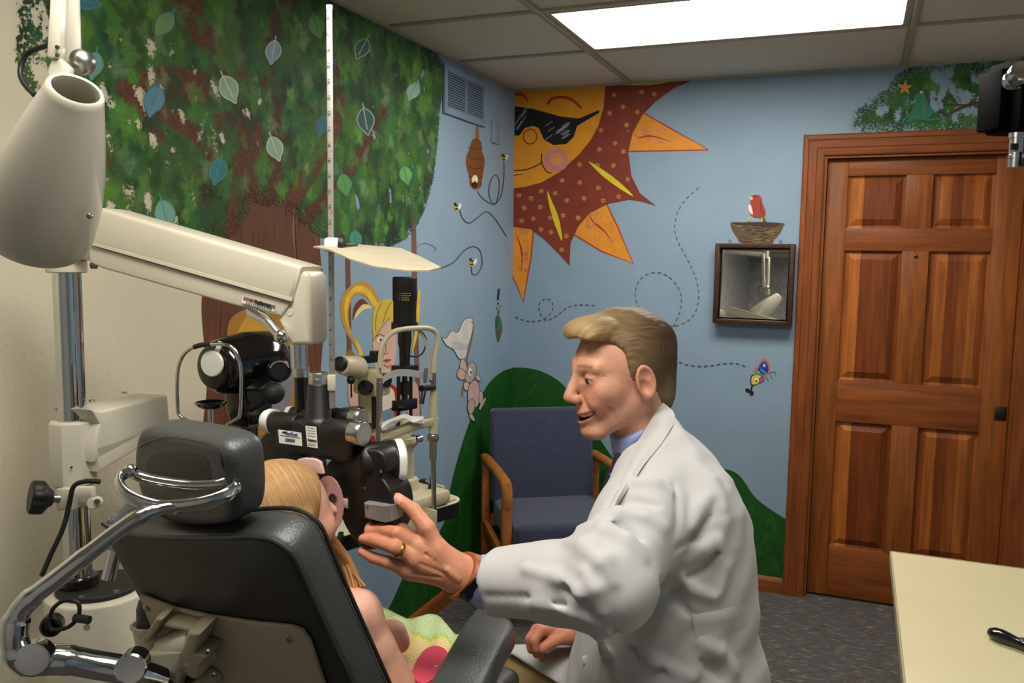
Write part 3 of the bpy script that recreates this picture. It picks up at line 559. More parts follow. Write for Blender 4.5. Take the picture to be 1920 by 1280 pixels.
s.line([(957, 320), (985, 318), (1005, 311), (1017, 304)], 2, (30, 24, 20)); s.line([(1016, 288), (1016, 306), (1026, 322), (1034, 324)], 2, (30, 24, 20)); s.line([(957, 330), (980, 326)], 1.4, (30, 24, 20))
s.build('mural_sun', 'painted orange sun wearing black sunglasses')
# -- dotted flight lines, butterfly, nest and robin, frog on the branch
d = Mural(wall_back); d.lay = 2; DK = (74, 88, 98)
d.line([(1310, 352), (1285, 375), (1270, 400), (1265, 430), (1272, 455), (1290, 488), (1304, 520), (1310, 550), (1306, 580), (1292, 600), (1270, 610), (1245, 610), (1220, 600), (1200, 580), (1191, 555), (1196, 530), (1212, 515), (1236, 511), (1260, 524), (1276, 550), (1276, 580), (1266, 605), (1254, 630), (1252, 655), (1264, 672), (1290, 684), (1325, 686), (1360, 681), (1385, 682), (1404, 690)], 2, DK, dash=(7, 5))
d.line([(966, 594), (990, 602), (1014, 600), (1030, 590), (1037, 576), (1032, 562), (1020, 561), (1011, 572), (1014, 590), (1026, 600), (1046, 590), (1066, 575), (1090, 571), (1120, 573)], 1.8, DK, dash=(6, 5)); d.build('mural_flight_lines')
m = Mural(wall_back); m.lay = 3
m.fill([(1422, 684), (1428, 674), (1437, 674), (1443, 686), (1442, 698), (1434, 704), (1420, 702), (1413, 694)], (196, 112, 76)).fill([(1424, 686), (1430, 678), (1437, 680), (1441, 690), (1438, 700), (1428, 702), (1419, 698)], (30, 62, 170)).fill([(1416, 698), (1420, 694), (1430, 703), (1436, 702), (1430, 706), (1418, 703)], (96, 150, 60)).ell(1433, 685, 2.4, 2.8, (224, 206, 206)).ell(1422, 697, 1.8, 1.8, (190, 160, 210)).line([(1426, 692), (1436, 700)], 2, (110, 180, 200), False)
m.fill([(1408, 705), (1414, 702), (1432, 706), (1432, 715), (1420, 720), (1410, 724), (1407, 716)], (40, 36, 30)).fill([(1410, 706), (1420, 703), (1429, 708), (1422, 718), (1410, 720)], (214, 198, 72)).ell(1418, 712, 3.5, 3.5, (232, 230, 220)).ell(1418, 714, 2, 1.6, (30, 24, 20)).fill([(1424, 708), (1432, 706), (1432, 714), (1424, 717)], (150, 84, 150)).ell(1402, 732, 5, 4, (26, 24, 26), 30).ell(1409, 737, 4.2, 5, (26, 24, 26)).line([(1410, 724), (1408, 732)], 3, (26, 24, 26), False).line([(1440, 700), (1448, 697), (1454, 698), (1453, 704)], 2, (110, 118, 128)).line([(1436, 706), (1441, 714)], 1.6, (84, 100, 96), False).line([(1444, 702), (1448, 710)], 1.6, (84, 100, 96), False); m.build('mural_butterfly', 'blue and yellow painted butterfly beside the door')
m = Mural(wall_back); m.lay = 3
m.fill([(1370, 418), (1380, 416), (1420, 419), (1468, 418), (1468, 426), (1462, 438), (1450, 452), (1446, 456), (1392, 456), (1382, 446), (1372, 430)], (96, 76, 52), n=4)
rs = random.Random(9)
for _ in range(90):
    yy = rs.uniform(419, 454); hw = 46-(yy-418)*.62; x = 1420+rs.uniform(-hw, hw)*.85; l = rs.uniform(5, 13); m.line([(x-l, yy+rs.uniform(-2, 1.5)), (x, yy+1.5), (x+l, yy+rs.uniform(-2, 1.5))], rs.uniform(.8, 2), rs.choice([(146, 122, 86), (62, 48, 36), (120, 98, 66), (50, 40, 32), (134, 104, 74)]), taper=True, n=4)
m.fill([(1376, 418), (1420, 416), (1464, 418), (1440, 422), (1400, 422)], (56, 46, 36)); m.build('mural_nest')
m = Mural(wall_back); m.lay = 9; RB = (158, 56, 40)
m.fill([(1408, 370), (1413, 365), (1424, 366), (1428, 372), (1430, 382), (1434, 392), (1435, 402), (1430, 408), (1422, 408), (1410, 405), (1404, 394), (1404, 384), (1408, 378)], RB).fill([(1404, 384), (1407, 383), (1411, 395), (1411, 402), (1406, 398), (1403, 390)], (228, 210, 204)).fill([(1430, 404), (1438, 417), (1432, 417), (1426, 408)], (110, 64, 40)).fill([(1404, 369), (1411, 370), (1411, 374), (1407, 374)], (218, 196, 60)).ell(1417, 369, 1.6, 1.6, (30, 18, 18)).line([(1425, 380), (1427, 395), (1434, 401)], 1.4, (96, 36, 30)).line([(1407, 406), (1405, 412), (1402, 414)], 2, (214, 190, 60), False).line([(1428, 407), (1429, 414), (1426, 416)], 2.4, (214, 180, 60), False); m.build('mural_bird')
fr = Mural(wall_back); branch = [(1600, 236), (1612, 215), (1640, 190), (1672, 178), (1690, 150), (1720, 132), (1760, 140), (1800, 126), (1850, 130), (1880, 122), (1900, 160), (1900, 236), (1750, 240)]
paint_canvas('mural_branch_leaves', wall_back, branch, (52, 84, 46), [([(1900, 182), (1850, 190), (1812, 198), (1780, 212)], .008, (84, 48, 30))],
    [(160, [(34, 60, 30), (40, 74, 34), (48, 86, 34)], .05, .8, .5), (1, [(34, 60, 30)], .02, .5, .5), (150, [(60, 112, 42), (74, 124, 46), (48, 96, 40)], .04, .8, .4)], [(70, [(1610, 215), (1700, 190), (1760, 160), (1890, 190), (1890, 225), (1750, 222)], .03), (40, [(1740, 140), (1900, 130), (1890, 185), (1760, 180)], .03)], 3, edge=.04, res=.005, seed=5)
fr.lay = 8; fr.line([(1900, 182), (1850, 190), (1812, 198), (1780, 212)], 5, (84, 48, 30)).line([(1812, 197), (1770, 196)], 3.4, (74, 50, 34)).line([(1795, 196), (1780, 175)], 3.4, (74, 50, 34)); fr.build('mural_branch')
m = Mural(wall_back); m.lay = 12; FG = (44, 118, 92)
m.fill([(1713, 180), (1722, 174), (1732, 173), (1736, 182), (1744, 200), (1744, 215), (1735, 224), (1718, 224), (1710, 215), (1712, 200), (1718, 190)], FG).fill([(1742, 206), (1750, 206), (1748, 216), (1742, 222), (1768, 220), (1764, 224), (1738, 227), (1734, 222)], FG).fill([(1714, 208), (1706, 214), (1704, 222), (1698, 228), (1710, 228), (1716, 218)], FG).line([(1718, 192), (1708, 196), (1702, 182), (1695, 182)], 3.5, FG).line([(1710, 212), (1696, 224), (1690, 232)], 4, FG).ell(1728, 173, 3.4, 2.6, (220, 220, 210)).ell(1729, 174, 1.4, 1.2, (20, 20, 20)).line([(1732, 192), (1733, 206), (1730, 220)], 1.6, (110, 140, 50)); m.build('mural_frog')
m = Mural(wall_back); m.lay = 12
q = [(1697+(15 if k % 2 == 0 else 6)*sin(k*pi/5+.06), 164-(15 if k % 2 == 0 else 6)*cos(k*pi/5+.06)) for k in range(10)]; m.fill(q, (222, 148, 40), False); m.build('mural_star')
# ================================================================ INSTRUMENT STAND
def onp(p0, n, x, y):
    """pixel cast onto the plane through p0 with normal n"""
    d = ray(x, y); n = np.array(n, float); return CAM + d*(np.dot(np.array(p0)-CAM, n)/np.dot(d, n))
PX, PY = at(140, 900, 1.66)[:2]
Z = V3(0, 0, 1)
def zat(y, x=140): # height on the pole axis that shows at pixel row y
    n = nrm([CAM[0]-PX, CAM[1]-PY, 0]); return onp((PX, PY, 0), n, x, y)[2]
st = thing('instrument_stand', 'cream instrument stand with chrome pole and long overhead arm beside the beige wall', 'instrument stand', (PX, PY, 0))
z_top, z_sl1, z_sl0, z_r0, z_b = zat(505), zat(787), zat(905), zat(945), zat(1096)
MB().cyl((PX, PY, z_b-.01), (PX, PY, z_top+.01), .0254, 40).build('pole', CHROME, st)
MB().lathe((PX, PY, z_b-.001), (0, 0, 1), [(0, .034), (.002, .036), (.018, .036), (.02, .033)], 36).build('collar', BLACK, st)
# base column: stadium body with a dark top plate
ua = nrm([.75, -.66, 0]); va = np.cross(Z, ua)
def stadium(c, r, l, k=14): return [np.array(c)+ua*(l if -pi/2 < a < pi/2 else -l)+ua*r*cos(a)+va*r*sin(a) for a in [-pi/2+.001+2*pi*i/(4*k) for i in range(4*k)]]
bc = V3(PX, PY, 0)+RX*V3(1,1,0)*.035+FX*V3(1,1,0)*.01
MB().prism([p for p in stadium((bc[0], bc[1], 0), .098, .0)], (0, 0, z_b-.012), bev=.006).build('base_column', OFFWH, st)
pl = MB().prism([p for p in stadium((bc[0], bc[1], z_b-.011), .078, .0)], (0, 0, .01), bev=.003).build('top_plate', BLKM, st)
for s in (-1, 1): MB().lathe(V3(bc[0], bc[1], z_b-.001)+ua*.062+va*.03*s, Z, [(0, .006), (.0025, .005), (.003, 0.001)], 14).build('screw', SCREW, pl)
# sleeve that carries the swing arm
oc = [V3(PX, PY, z_sl0)+V3(cos(a), sin(a), 0)*.043 for a in [radians(22.5+45*k) for k in range(8)]]
sl = MB().prism(oc, (0, 0, z_sl1-z_sl0), bev=.004).build('sleeve', OFFWH, st)
MB().lathe(at(134, 876, 1.615), -FX, [(0, .0025), (.001, .002)], 10).build('set_screw', BLACK, sl)
ck = MB(); ck.lathe((PX, PY, z_r0), Z, [(0, .03), (.004, .037), (z_sl0-z_r0-.004, .037), (z_sl0-z_r0, .034)], 36)
ck.box(at(152, 928, 1.615), (.05, .022, .034), [RX, FX, Z], bev=.005); ck.box(at(128, 934, 1.60), (.032, .03, .042), [RX, FX, Z], bev=.004)
ck.lathe(at(183, 940, 1.60), -FX, [(0, .011), (.02, .011), (.022, .009)], 20); cl = ck.build('clamp', OFFWH, st)
MB().lathe(at(183, 940, 1.578), -FX, [(0, .006), (.003, .006), (.003, .003), (.001, .003)], 6).build('clamp_bolt', SCREW, cl)
ka, kb = at(112, 934, 1.59), at(56, 932, 1.56); kd = nrm(kb-ka)
MB().cyl(ka, ka+kd*.03, .0085, 20).build('knob_shaft', STEEL, cl)
kn = MB(); n = 48; pr = [(.016, .014), (.022, .018), (.03, .029), (.034, .031), (.05, .031), (.054, .028), (.054, .001)]; x_ = nrm(np.cross(kd, Z)); y_ = np.cross(kd, x_); vs = []
for t_, r_ in pr:
    for k in range(n): a = 2*pi*k/n; rr = r_*(1-.09*(cos(8*a)*.5+.5)**2 if r_ > .025 else 1); vs.append(ka+kd*(t_-.004)+(x_*cos(a)+y_*sin(a))*rr)
kn.add(vs, [(i*n+k, i*n+(k+1) % n, (i+1)*n+(k+1) % n, (i+1)*n+k) for i in range(len(pr)-1) for k in range(n)], True); kn.build('clamp_knob', RUBBER, cl)
# swing arm for the keratometer
a0 = V3(PX+.01, PY+.03, 0); a1 = on(0, PX-.04, 318, 770); a1[2] = 0; ad = nrm(a1-a0); an = nrm(np.cross(ad, Z))
pf = a0+an*.045
if np.dot(an, CAM-a0) < 0: an = -an; pf = a0+an*.045
A = lambda x, y: onp(pf, an, x, y)
MB().prism([A(172, 768), A(190, 770), A(315, 740), A(319, 789), A(180, 866), A(176, 838), A(188, 795)], -an*.085, bev=.006).build('swing_arm', OFFWH, st)
MB().prism([A(180, 838), A(319, 790), A(320, 806), A(186, 884)], -an*.082, bev=.004).build('swing_arm_base', OFFWH, st)
for q in ((198, 757), (258, 742)): MB().lathe(A(*q)-an*.03+Z*.004, Z, [(0, .006), (.003, .005), (.0035, .001)], 12).build('screw', SCREW, st)
# tray for the keratometer at the far end of the swing arm
KT = at(425, 838, 2.06); kz = KT[2]
MB().box((KT[0]-.02, KT[1]-.01, kz-.012), (.24, .2, .024), bev=.006).build('instrument_tray', BLACK, st); MB().bar(A(300, 800)-an*.04, V3(KT[0]-.05, KT[1], kz-.045), .07, .04, bev=.005).build('tray_bracket', OFFWH, st)
# head bracket
zb0, zb1 = zat(488), zat(440)
MB().lathe((PX, PY, zat(511)), Z, [(0, .034), (.002, .036), (zb0-zat(511)-.002, .036), (zb0-zat(511), .034)], 36).build('head_collar', CREAM, st)
MB().box((PX-.0, PY+.005, (zb0+zat(420))/2), (.095, .08, zat(420)-zb0), [nrm([RX[0], RX[1], 0]), nrm([FX[0], FX[1], 0]), Z], bev=.012).build('head_block', CREAM, st)
MB().lathe(at(171, 498, 1.615), RX, [(0, .006), (.01, .006), (.012, .003)], 12).build('lock_screw', SCREW, st)
# overhead arm in the vertical plane from the pole to the hanger
E1 = at(563, 600, 1.50); e1 = V3(E1[0], E1[1], 0); e0 = V3(PX, PY, 0); ed = nrm(e1-e0); en = nrm(np.cross(ed, Z))
if np.dot(en, CAM-e0) < 0: en = -en
pa = e0+en*.04; Q = lambda x, y, o=0: onp(pa+en*o, en, x, y)
MB().prism([Q(184, 389), Q(566, 500), Q(547, 563), Q(167, 455)], -en*.08, bev=.008).build('arm_cover', CREAM, st)
MB().prism([Q(167, 459, -.004), Q(546, 566, -.004), Q(527, 593, -.004), Q(455, 577, -.004), Q(191, 503, -.004), Q(167, 492, -.004)], -en*.072, bev=.004).build('arm_channel', CREAM, st)
MB().prism([Q(168, 452, .0015), Q(547, 559, .0015), Q(546, 565, .0015), Q(168, 458, .0015)], -en*.004).build('arm_bead', CREAM, st)
MB().prism([Q(558, 506, -.006), Q(574, 510, -.006), Q(580, 520, -.006), Q(583, 640, -.006), Q(578, 647, -.006), Q(545, 648, -.006), Q(520, 600, -.006), Q(545, 566, -.006)], -en*.066, bev=.008).build('arm_end_housing', CREAM, st)
MB().lathe(Q(544, 585, -.006), en, [(0, .0065), (.0012, .006)], 20).build('cap_plug', OFFWH, st)
MB().lathe(Q(580, 585, -.03), ed, [(0, .011), (.004, .009), (.006, .005)], 20).build('end_button', CREAM, st)
MB().cyl(Q(560, 640, -.04), Q(562, 690, -.04), .0155, 28).build('hanger_tube', CHROME, st)
lv = MB(); lv.tube([Q(470, 583, -.01), Q(500, 600, .0), Q(524, 628, .01)], [.011, .009, .008], 14); lv.sphere(Q(527, 631, .012), .0125); lv.build('tilt_lever', CHROME, st)
# maker plate
xd = nrm(Q(517, 578)-Q(455, 562)); yd = np.cross(en, xd)
lp = MB(); lp.prism([Q(456, 556, .0002), Q(517, 573, .0002), Q(514, 584, .0002), Q(453, 567, .0002)], en*.001); pl = lp.build('maker_plate', WHITEP, st)
MB().prism([Q(457, 556, .0013), Q(478, 561.8, .0013), Q(476.8, 567.5, .0013), Q(456, 562, .0013)], en*.0004).build('plate_copper_band', mat('copper_band', (150, 98, 72), .4, noise=.1), pl)
MB().prism([Q(478, 561.8, .0013), Q(517, 573, .0013), Q(515.5, 579, .0013), Q(476.8, 567.5, .0013)], en*.0004).build('plate_grey_band', mat('grey_band', (104, 100, 98), .4, noise=.1), pl)
MB().prism([Q(469, 560.5, .0018), Q(474.5, 563.5, .0018), Q(469.5, 565.5, .0018)], en*.0003).build('plate_arrow', mat('violet_ink', (62, 44, 96), .6, noise=.1), pl)
text_on('plate_lettering', 'Reliance', Q(492.5, 569.2, .0021), xd, yd, .0095, INK, pl, bold=.0002); text_on('plate_lettering', 'K O E N I G K R A M E R', Q(485.5, 573.6, .0016), xd, yd, .0048, INK, pl)
# ================================================================ EXAM LAMP
T0, B0 = at(143, 166, 1.13), at(66, 438, 1.27); ld = nrm(T0-B0); LL = np.linalg.norm(T0-B0)
lm = thing('exam_lamp', 'cream cone shaded examination lamp hanging over the instrument stand', 'lamp', B0)
pr = [(0, .074), (.006, .0765), (LL*.12, .0775), (LL*.3, .075), (LL*.5, .067), (LL*.7, .055), (LL*.88, .043), (LL*.96, .0375), (LL*.99, .036), (LL, .033), (LL*.995, .030), (LL*.96, .0295), (LL*.85, .039), (LL*.5, .062), (LL*.2, .071), (0, .0715)]
SHD = mat('lamp_shade_enamel', (196, 190, 172), .28, coat=.4, noise=.03, nscale=6)
MB().lathe(B0, ld, pr, 56, cap=False).build('shade', SHD, lm)
MB().lathe(B0+ld*.05, ld, [(0, .02), (.01, .028), (.05, .03), (.075, .02), (.1, .016), (.12, .016)], 28).build('bulb', WHITEP, lm)
MB().lathe(B0+ld*.165, ld, [(0, .018), (.05, .018)], 24).build('socket', BLACK, lm)
MB().lathe(at(167, 405, 1.19), nrm(at(180, 405, 1.17)-at(166, 405, 1.2)), [(0, .004), (.004, .004), (.006, .002)], 12).build('shade_screw', SCREW, lm)
J = at(118, -250, 1.22); k0 = at(103, 128, 1.2)
hb = MB(); hb.bar(at(112, -5, 1.2), at(105, 112, 1.2), .017, .02, FX, bev=.003); hb.bar(at(118, -240, 1.2), at(112, -2, 1.2), .017, .02, FX, bev=.003); hb.build('arm_link', SHD, lm)
hb = MB(); hb.bar(at(137, 120, 1.25), at(133, -10, 1.25), .022, .014, FX, bev=.003); hb.bar(at(133, -10, 1.25), at(128, -240, 1.25), .022, .014, FX, bev=.003); hb.build('arm_link', SHD, lm)
MB().prism([at(x, y, 1.195) for x, y in ((96, 108), (112, 108), (127, 122), (128, 150), (112, 175), (88, 175), (88, 130))], FX*.02, bev=.004).build('clevis', SHD, lm)
for y in (89, 104): MB().lathe(at(108, y, 1.187), -FX, [(0, .0035), (.002, .003), (.0025, .001)], 12).build('link_screw', SCREW, lm)
kd2 = nrm(RX*.9-FX*.4); MB().lathe(at(146, 118, 1.24), kd2, [(0, .011), (.004, .018), (.01, .019), (.018, .016), (.024, .011), (.026, .002)], 28).build('tension_knob', STEEL, lm)
MB().tube(spline([at(100, 82, 1.21), at(80, 88, 1.22), at(52, 100, 1.23), at(38, 130, 1.23), at(44, 155, 1.22), at(64, 178, 1.21)], 6), .0038, 10).build('cord', RUBBER, lm)
LJ = V3(J[0], J[1], J[2]); wallp = V3(0.0, PY-.1, LJ[2]+.02)
MB().bar(LJ, wallp+V3(.02, 0, 0), .03, .035, bev=.005).build('boom', SHD, lm); MB().box(wallp+V3(.01, 0, -.02), (.02, .09, .16), bev=.005).build('wall_bracket', SHD, lm); MB().lathe(LJ-Z*.03, Z, [(0, .02), (.06, .02)], 20).build('elbow_joint', SHD, lm)
# ================================================================ KERATOMETER
kr = thing('keratometer', 'black keratometer with chrome head guard and white occluder disc', 'keratometer', (KT[0], KT[1], kz))
kd0, kd1 = at(405, 688, 1.99), at(520, 690, 2.16); kx = nrm((kd1-kd0)*V3(1, 1, 0)); ks = np.cross(Z, kx); KL = np.linalg.norm(kd1-kd0)
kc = (kd0+kd1)/2
MB().lathe(kd0+Z*.0, kx, [(-.01, .04), (0, .058), (.01, .064), (.05, .07), (KL*.45, .074), (KL*.47, .076), (KL*.8, .074), (KL*.92, .062), (KL, .045), (KL+.01, .03)], 48).build('drum', BLKG, kr)
MB().lathe(kd0-kx*.004, -kx, [(0, .05), (.008, .05), (.01, .046)], 36).build('front_plate', BLACK, kr)
MB().cyl(kd1-kx*.03+Z*.015, kd1+kx*.07+Z*.02, .034, 32, bev=.004).build('eyepiece_tube', BLKG, kr)
kk = at(521, 694, 2.03); fo = MB(); fo.lathe(kk, nrm(-FX+RX*.45), [(0, .02), (0, .026), (.012, .0285), (.022, .0285), (.026, .025), (.02, .02)], 40); fk = fo.build('focus_ring', BLACK, kr)
rn = nrm(-FX+RX*.45); rx_ = nrm(RX+FX*.45); tk_ = MB()
for k in range(26): a = radians(20+k*5.6); p = kk+rn*.0262+(Z*sin(a)+rx_*cos(a))*.0225; tk_.box(p, (.0007, .003, .0006), [np.cross(Z*sin(a)+rx_*cos(a), rn), Z*sin(a)+rx_*cos(a), rn])
tk_.build('ring_scale', WHITEP, fk)['kind'] = 'stuff'
bd = MB(); bd.prism([kc+kx*a+Z*b-ks*.035 for a, b in ((-.05, -.03), (.07, -.03), (.05, -.1), (.06, -.14), (-.03, -.14), (-.045, -.1))], ks*.07, bev=.012); bd.build('yoke', BLKG, kr)
zk = kc[2]-.13; MB().cyl((kc[0], kc[1], kz+.02), (kc[0], kc[1], zk), .022, 28).build('pillar', BLKG, kr)
MB().cyl((kc[0], kc[1], kz+.045), (kc[0], kc[1], kz+.06), .027, 28, bev=.003).build('pillar_ring', STEEL, kr)
MB().box((KT[0]-.02, KT[1]-.01, kz+.011), (.21, .15, .02), bev=.005).build('base', BLKG, kr)
lv = MB(); lv.tube([at(468, 766, 2.04), at(500, 748, 2.02)], .010, 16); lv.sphere(at(513, 737, 2.0), .026); lv.build('height_knob', BLKM, kr)
# occluder, chin cup, guard on the patient side
oc0 = at(400, 681, 1.94); on_ = nrm(-kx*.9-FX*.5)
MB().lathe(oc0, on_, [(0, .029), (.002, .03), (.006, .03), (.008, .028)], 40).build('occluder_disc', WHITEP, kr); MB().bar(at(405, 664, 1.938), at(414, 640, 1.938), .012, .006, on_, bev=.0025).build('occluder_tab', WHITEP, kr)
cc = at(395, 757, 1.96); cu = MB(); cu.lathe(cc-Z*.012, Z, [(0, .008), (.003, .022), (.01, .033), (.016, .036), (.017, .033), (.012, .024), (.008, .001)], 32); cu.build('chin_cup', BLKG, kr); MB().cyl((cc[0], cc[1], kz+.02), cc-Z*.01, .007, 16).build('chin_post', CHROME, kr)
gp = at(393, 730, 1.93); G = lambda x, y: onp(gp, nrm(-FX*V3(1, 1, 0)+RX*-.15), x, y)
gpts = [G(371, 825), G(370, 806), G(362, 795), G(338, 780), G(333, 765), G(332, 720), G(334, 690), G(342, 668), G(356, 654), G(375, 647), G(400, 645), G(425, 646), G(438, 654), G(447, 672), G(452, 694), G(452, 740), G(450, 776), G(444, 785), G(428, 795), G(421, 805), G(420, 825)]
MB().tube(spline(gpts, 4), .0042, 12).build('head_guard', CHROME, kr); MB().tube(spline(gpts[8:11], 4)[2:-1], .0056, 12).build('guard_sleeve', BLACK, kr)
# ================================================================ PHOROPTER
AP = radians(6); pg = V3(sin(AP), cos(AP), 0); pr_ = V3(cos(AP), -sin(AP), 0); PO = at(612, 860, 1.46)
ph = thing('phoropter', 'black phoropter with silver knobs and tall reading rod hanging before the seated child', 'phoropter', PO)
F = lambda x, y, o=0: onp(PO-pg*o, pg, x, y)       # o = metres towards the patient
BRP = mat('phoropter_black', (19, 17, 16), .42, noise=.15, nscale=30, bump=.08, bscale=400)
bh = MB().prism([F(513, 786, .03), F(560, 788, .03), F(570, 796, .03), F(612, 798, .03), F(657, 803, .03), F(655, 862, .03), F(640, 868, .03), F(560, 852, .03), F(515, 842, .03)], pg*.06, bev=.006).build('bridge', BRP, ph)
MB().cyl(F(511, 791, .012)-pr_*.002, F(562, 797, .012), .0195, 32, bev=.003).build('left_barrel', BRP, ph)
MB().lathe(F(514, 790, .012), -pr_, [(0, .0215), (.012, .0215), (.018, .019), (.019, .005)], 36).build('barrel_knob', WHITEP, ph)
MB().cyl(F(612, 806, .012), F(664, 812, .012), .0205, 32, bev=.003).build('right_barrel', BRP, ph)
def knob(p, d, r, l): return MB().lathe(p, d, [(0, r*.93), (.001, r), (l*.55, r), (l*.56, r*.985), (l-.001, r*.985), (l, r*.95), (l-.0006, r*.4), (l-.001, .0005)], 40)
knob(F(661, 811, .012), pr_, .0205, .024).build('barrel_knob', SILV, ph)
MB().cyl(F(548, 775, -.05), F(590, 780, -.05), .013, 24, bev=.002).build('rear_barrel', BRP, ph); MB().cyl(F(540, 773, -.05), F(548, 774, -.05), .012, 24, bev=.002).build('rear_knob', WHITEP, ph)
MB().cyl(F(612, 778, -.03), F(664, 785, -.03), .0155, 24, bev=.002).build('rear_barrel', BRP, ph); knob(F(661, 783, -.03), pr_, .0175, .022).build('rear_knob', SILV, ph)
b0 = F(598, 792, 0); MB().lathe(b0-Z*.004, Z, [(0, .030), (.006, .030), (.012, .026), (.016, .0225), (.07, .0185), (.072, .017)], 36).build('mount_post', BRP, ph)
knob(b0+Z*.066, Z, .0168, .021).build('mount_cap', SILV, ph)
s0 = F(565, 740, -.05); MB().cyl(s0-Z*.06, s0+Z*.035, .0125, 24).build('hanger_stem', BLACK, ph); knob(s0+Z*.033, Z, .0155, .018).build('hanger_cap', SILV, ph)
MB().bar(s0-Z*.05, b0+Z*.004, .03, .024, bev=.004).build('hanger_link', BRP, ph)
# the two lens housings
lob = [(484, 835), (492, 815), (508, 806), (530, 806), (550, 820), (566, 845), (578, 890), (576, 950), (556, 985), (524, 985), (500, 960), (486, 905), (480, 865)]
MB().prism([F(x, y, .0) for x, y in [tuple(a) for a in spline([V3(*p) for p in lob], 4, True)]], pg*.055, bev=.006).build('left_lens_housing', BRP, ph)
lob = [(610, 878), (620, 862), (650, 850), (690, 842), (712, 846), (722, 862), (724, 880), (716, 894), (722, 905), (732, 922), (737, 945), (737, 975), (728, 1000), (708, 1026), (690, 1032), (670, 1022), (648, 992), (632, 955), (618, 915)]
rl = MB().prism([F(x, y, .015) for x, y in [tuple(a) for a in spline([V3(*p) for p in lob], 4, True)]], pg*.06, bev=.006).build('right_lens_housing', BRP, ph)
dc = F(694, 868, -.01)
dm = MB(); dm.lathe(dc, nrm(RX*.93+FX*.40), [(-.02, .03), (-.012, .036), (.03, .036), (.032, .0375), (.04, .0375), (.041, .035)], 48); dm.build('lens_drum', BRP, ph)
# scalloped white dial
dd = nrm(RX*.93+FX*.40); x_ = nrm(np.cross(dd, Z)); y_ = np.cross(dd, x_); n = 60; vs = []; pr2 = [(.041, .034), (.041, .0385), (.047, .0395), (.053, .0395), (.056, .036), (.056, .001)]
for t_, r_ in pr2:
    for k in range(n): a = 2*pi*k/n; vs.append(dc+dd*t_+(x_*cos(a)+y_*sin(a))*r_*(1-.05*(cos(6*a)*.5+.5) if r_ > .035 else 1))
MB().add(vs, [(i*n+k, i*n+(k+1) % n, (i+1)*n+(k+1) % n, (i+1)*n+k) for i in range(len(pr2)-1) for k in range(n)], True).build('power_dial', WHITEP, ph)
ch = [F(x, y, -.012) for x, y in [tuple(a) for a in spline([V3(718, 893), V3(727, 905), V3(734, 920), V3(738, 935)], 7)]]
cs = MB()
for p in ch: cs.sphere(p+pr_*.002, .0016, n=8, m=6)
cs.build('degree_scale', WHITEP, rl)
MB().prism([F(682, 942, .03), F(722, 949, .03), F(736, 947, .02), F(736, 976, .02), F(722, 980, .03), F(684, 971, .03)], pg*.03, bev=.002).build('axis_box', mat('satin_grey_metal', (150, 146, 138), .35, .35, noise=.06), rl)
for q in ((689, 948), (690, 970), (684, 915)): MB().lathe(F(*q, .031 if q[1] > 930 else .016), -pg, [(0, .0022), (.001, .0018)], 10).build('screw', SCREW, rl)
MB().lathe(F(714, 884, .016), -pg, [(0, .003), (.0015, .0024)], 10).build('screw', SCREW, rl)
PINK = mat('blush_plastic', (214, 178, 168), .4, noise=.03); SHLD = mat('clear_pink_plastic', (196, 150, 146), .2, noise=.03, alpha=.8)
# forehead rest and cheek shield
fr_ = [(553, 872), (557, 861), (570, 858), (590, 860), (601, 866), (606, 888), (600, 889), (585, 884), (566, 880), (553, 878)]
MB().prism([F(x, y, .05) for x, y in fr_], pg*.006, bev=.0018).build('forehead_rest', PINK, ph); MB().cyl(F(585, 866, .045), F(585, 862, .02), .006, 16).build('forehead_screw', CHROME, ph)
sc_ = F(616, 944, .034); shd = MB(); n = 44; vs = []
for k in range(n): a = 2*pi*k/n; vs.append(sc_+pr_*.031*cos(a)+Z*.047*sin(a))
MB().prism(vs, pg*.0022).build('cheek_shield', SHLD, ph)
MB().lathe(F(624, 934, .0365), -pg, [(0, .0082), (.001, .008)], 24).build('sight_hole', BLACK, ph); MB().box(F(646, 943, .017), (.014, .003, .016), [pr_, pg, Z], bev=.001).build('shield_tab', PINK, ph)
# makers' labels
yl = np.cross(-pg, pr_)*-1
lb = MB().prism([F(*q, .0306) for q in ((522, 805), (565, 811), (567, 836), (524, 830))], -pg*.0008).build('asset_label', PAPER, bh)
xl = nrm(F(565, 811, .03)-F(522, 805, .03)); yl = nrm(F(522, 805, .03)-F(524, 830, .03)); BLU = mat('blue_ink', (44, 92, 156), .6, noise=.1)
text_on('label_lettering', 'EyeDeal', F(547, 813.6, .0318), xl, yl, .0078, BLU, lb, bold=.0002)
MB().prism([F(*q, .0315) for q in ((528, 811), (532, 808), (536, 809), (536.5, 813.5), (532, 812))], -pg*.0003).build('label_eye_mark', INK, lb)
fp = MB(); rf_ = random.Random(8); xx = 0
while xx < 36: w_ = rf_.uniform(.8, 2.4); a = 526+xx; sl0 = (a-526)*.14; fp.prism([F(q[0], q[1]+sl0, .0316) for q in ((a, 815.2), (a+w_, 815.4), (a+w_, 816.6), (a, 816.4))], -pg*.0002); xx += w_+.5
fp.build('label_fine_print', INK, lb)['kind'] = 'stuff'
bcm = MB(); xx = 0; rb_ = random.Random(3)
while xx < 17.5:
    w_ = rb_.choice([.5, .9, 1.4]); a = 535+xx; sl_ = lambda x: (x-535)*.14; bcm.prism([F(q[0], q[1], .0316) for q in ((a, 821+sl_(a)), (a+w_, 821+sl_(a+w_)), (a+w_, 827.3+sl_(a)), (a, 827.3+sl_(a)))], -pg*.0002); xx += w_+rb_.choice([.5, .8])
bcm.build('label_barcode', INK, lb)['kind'] = 'stuff'
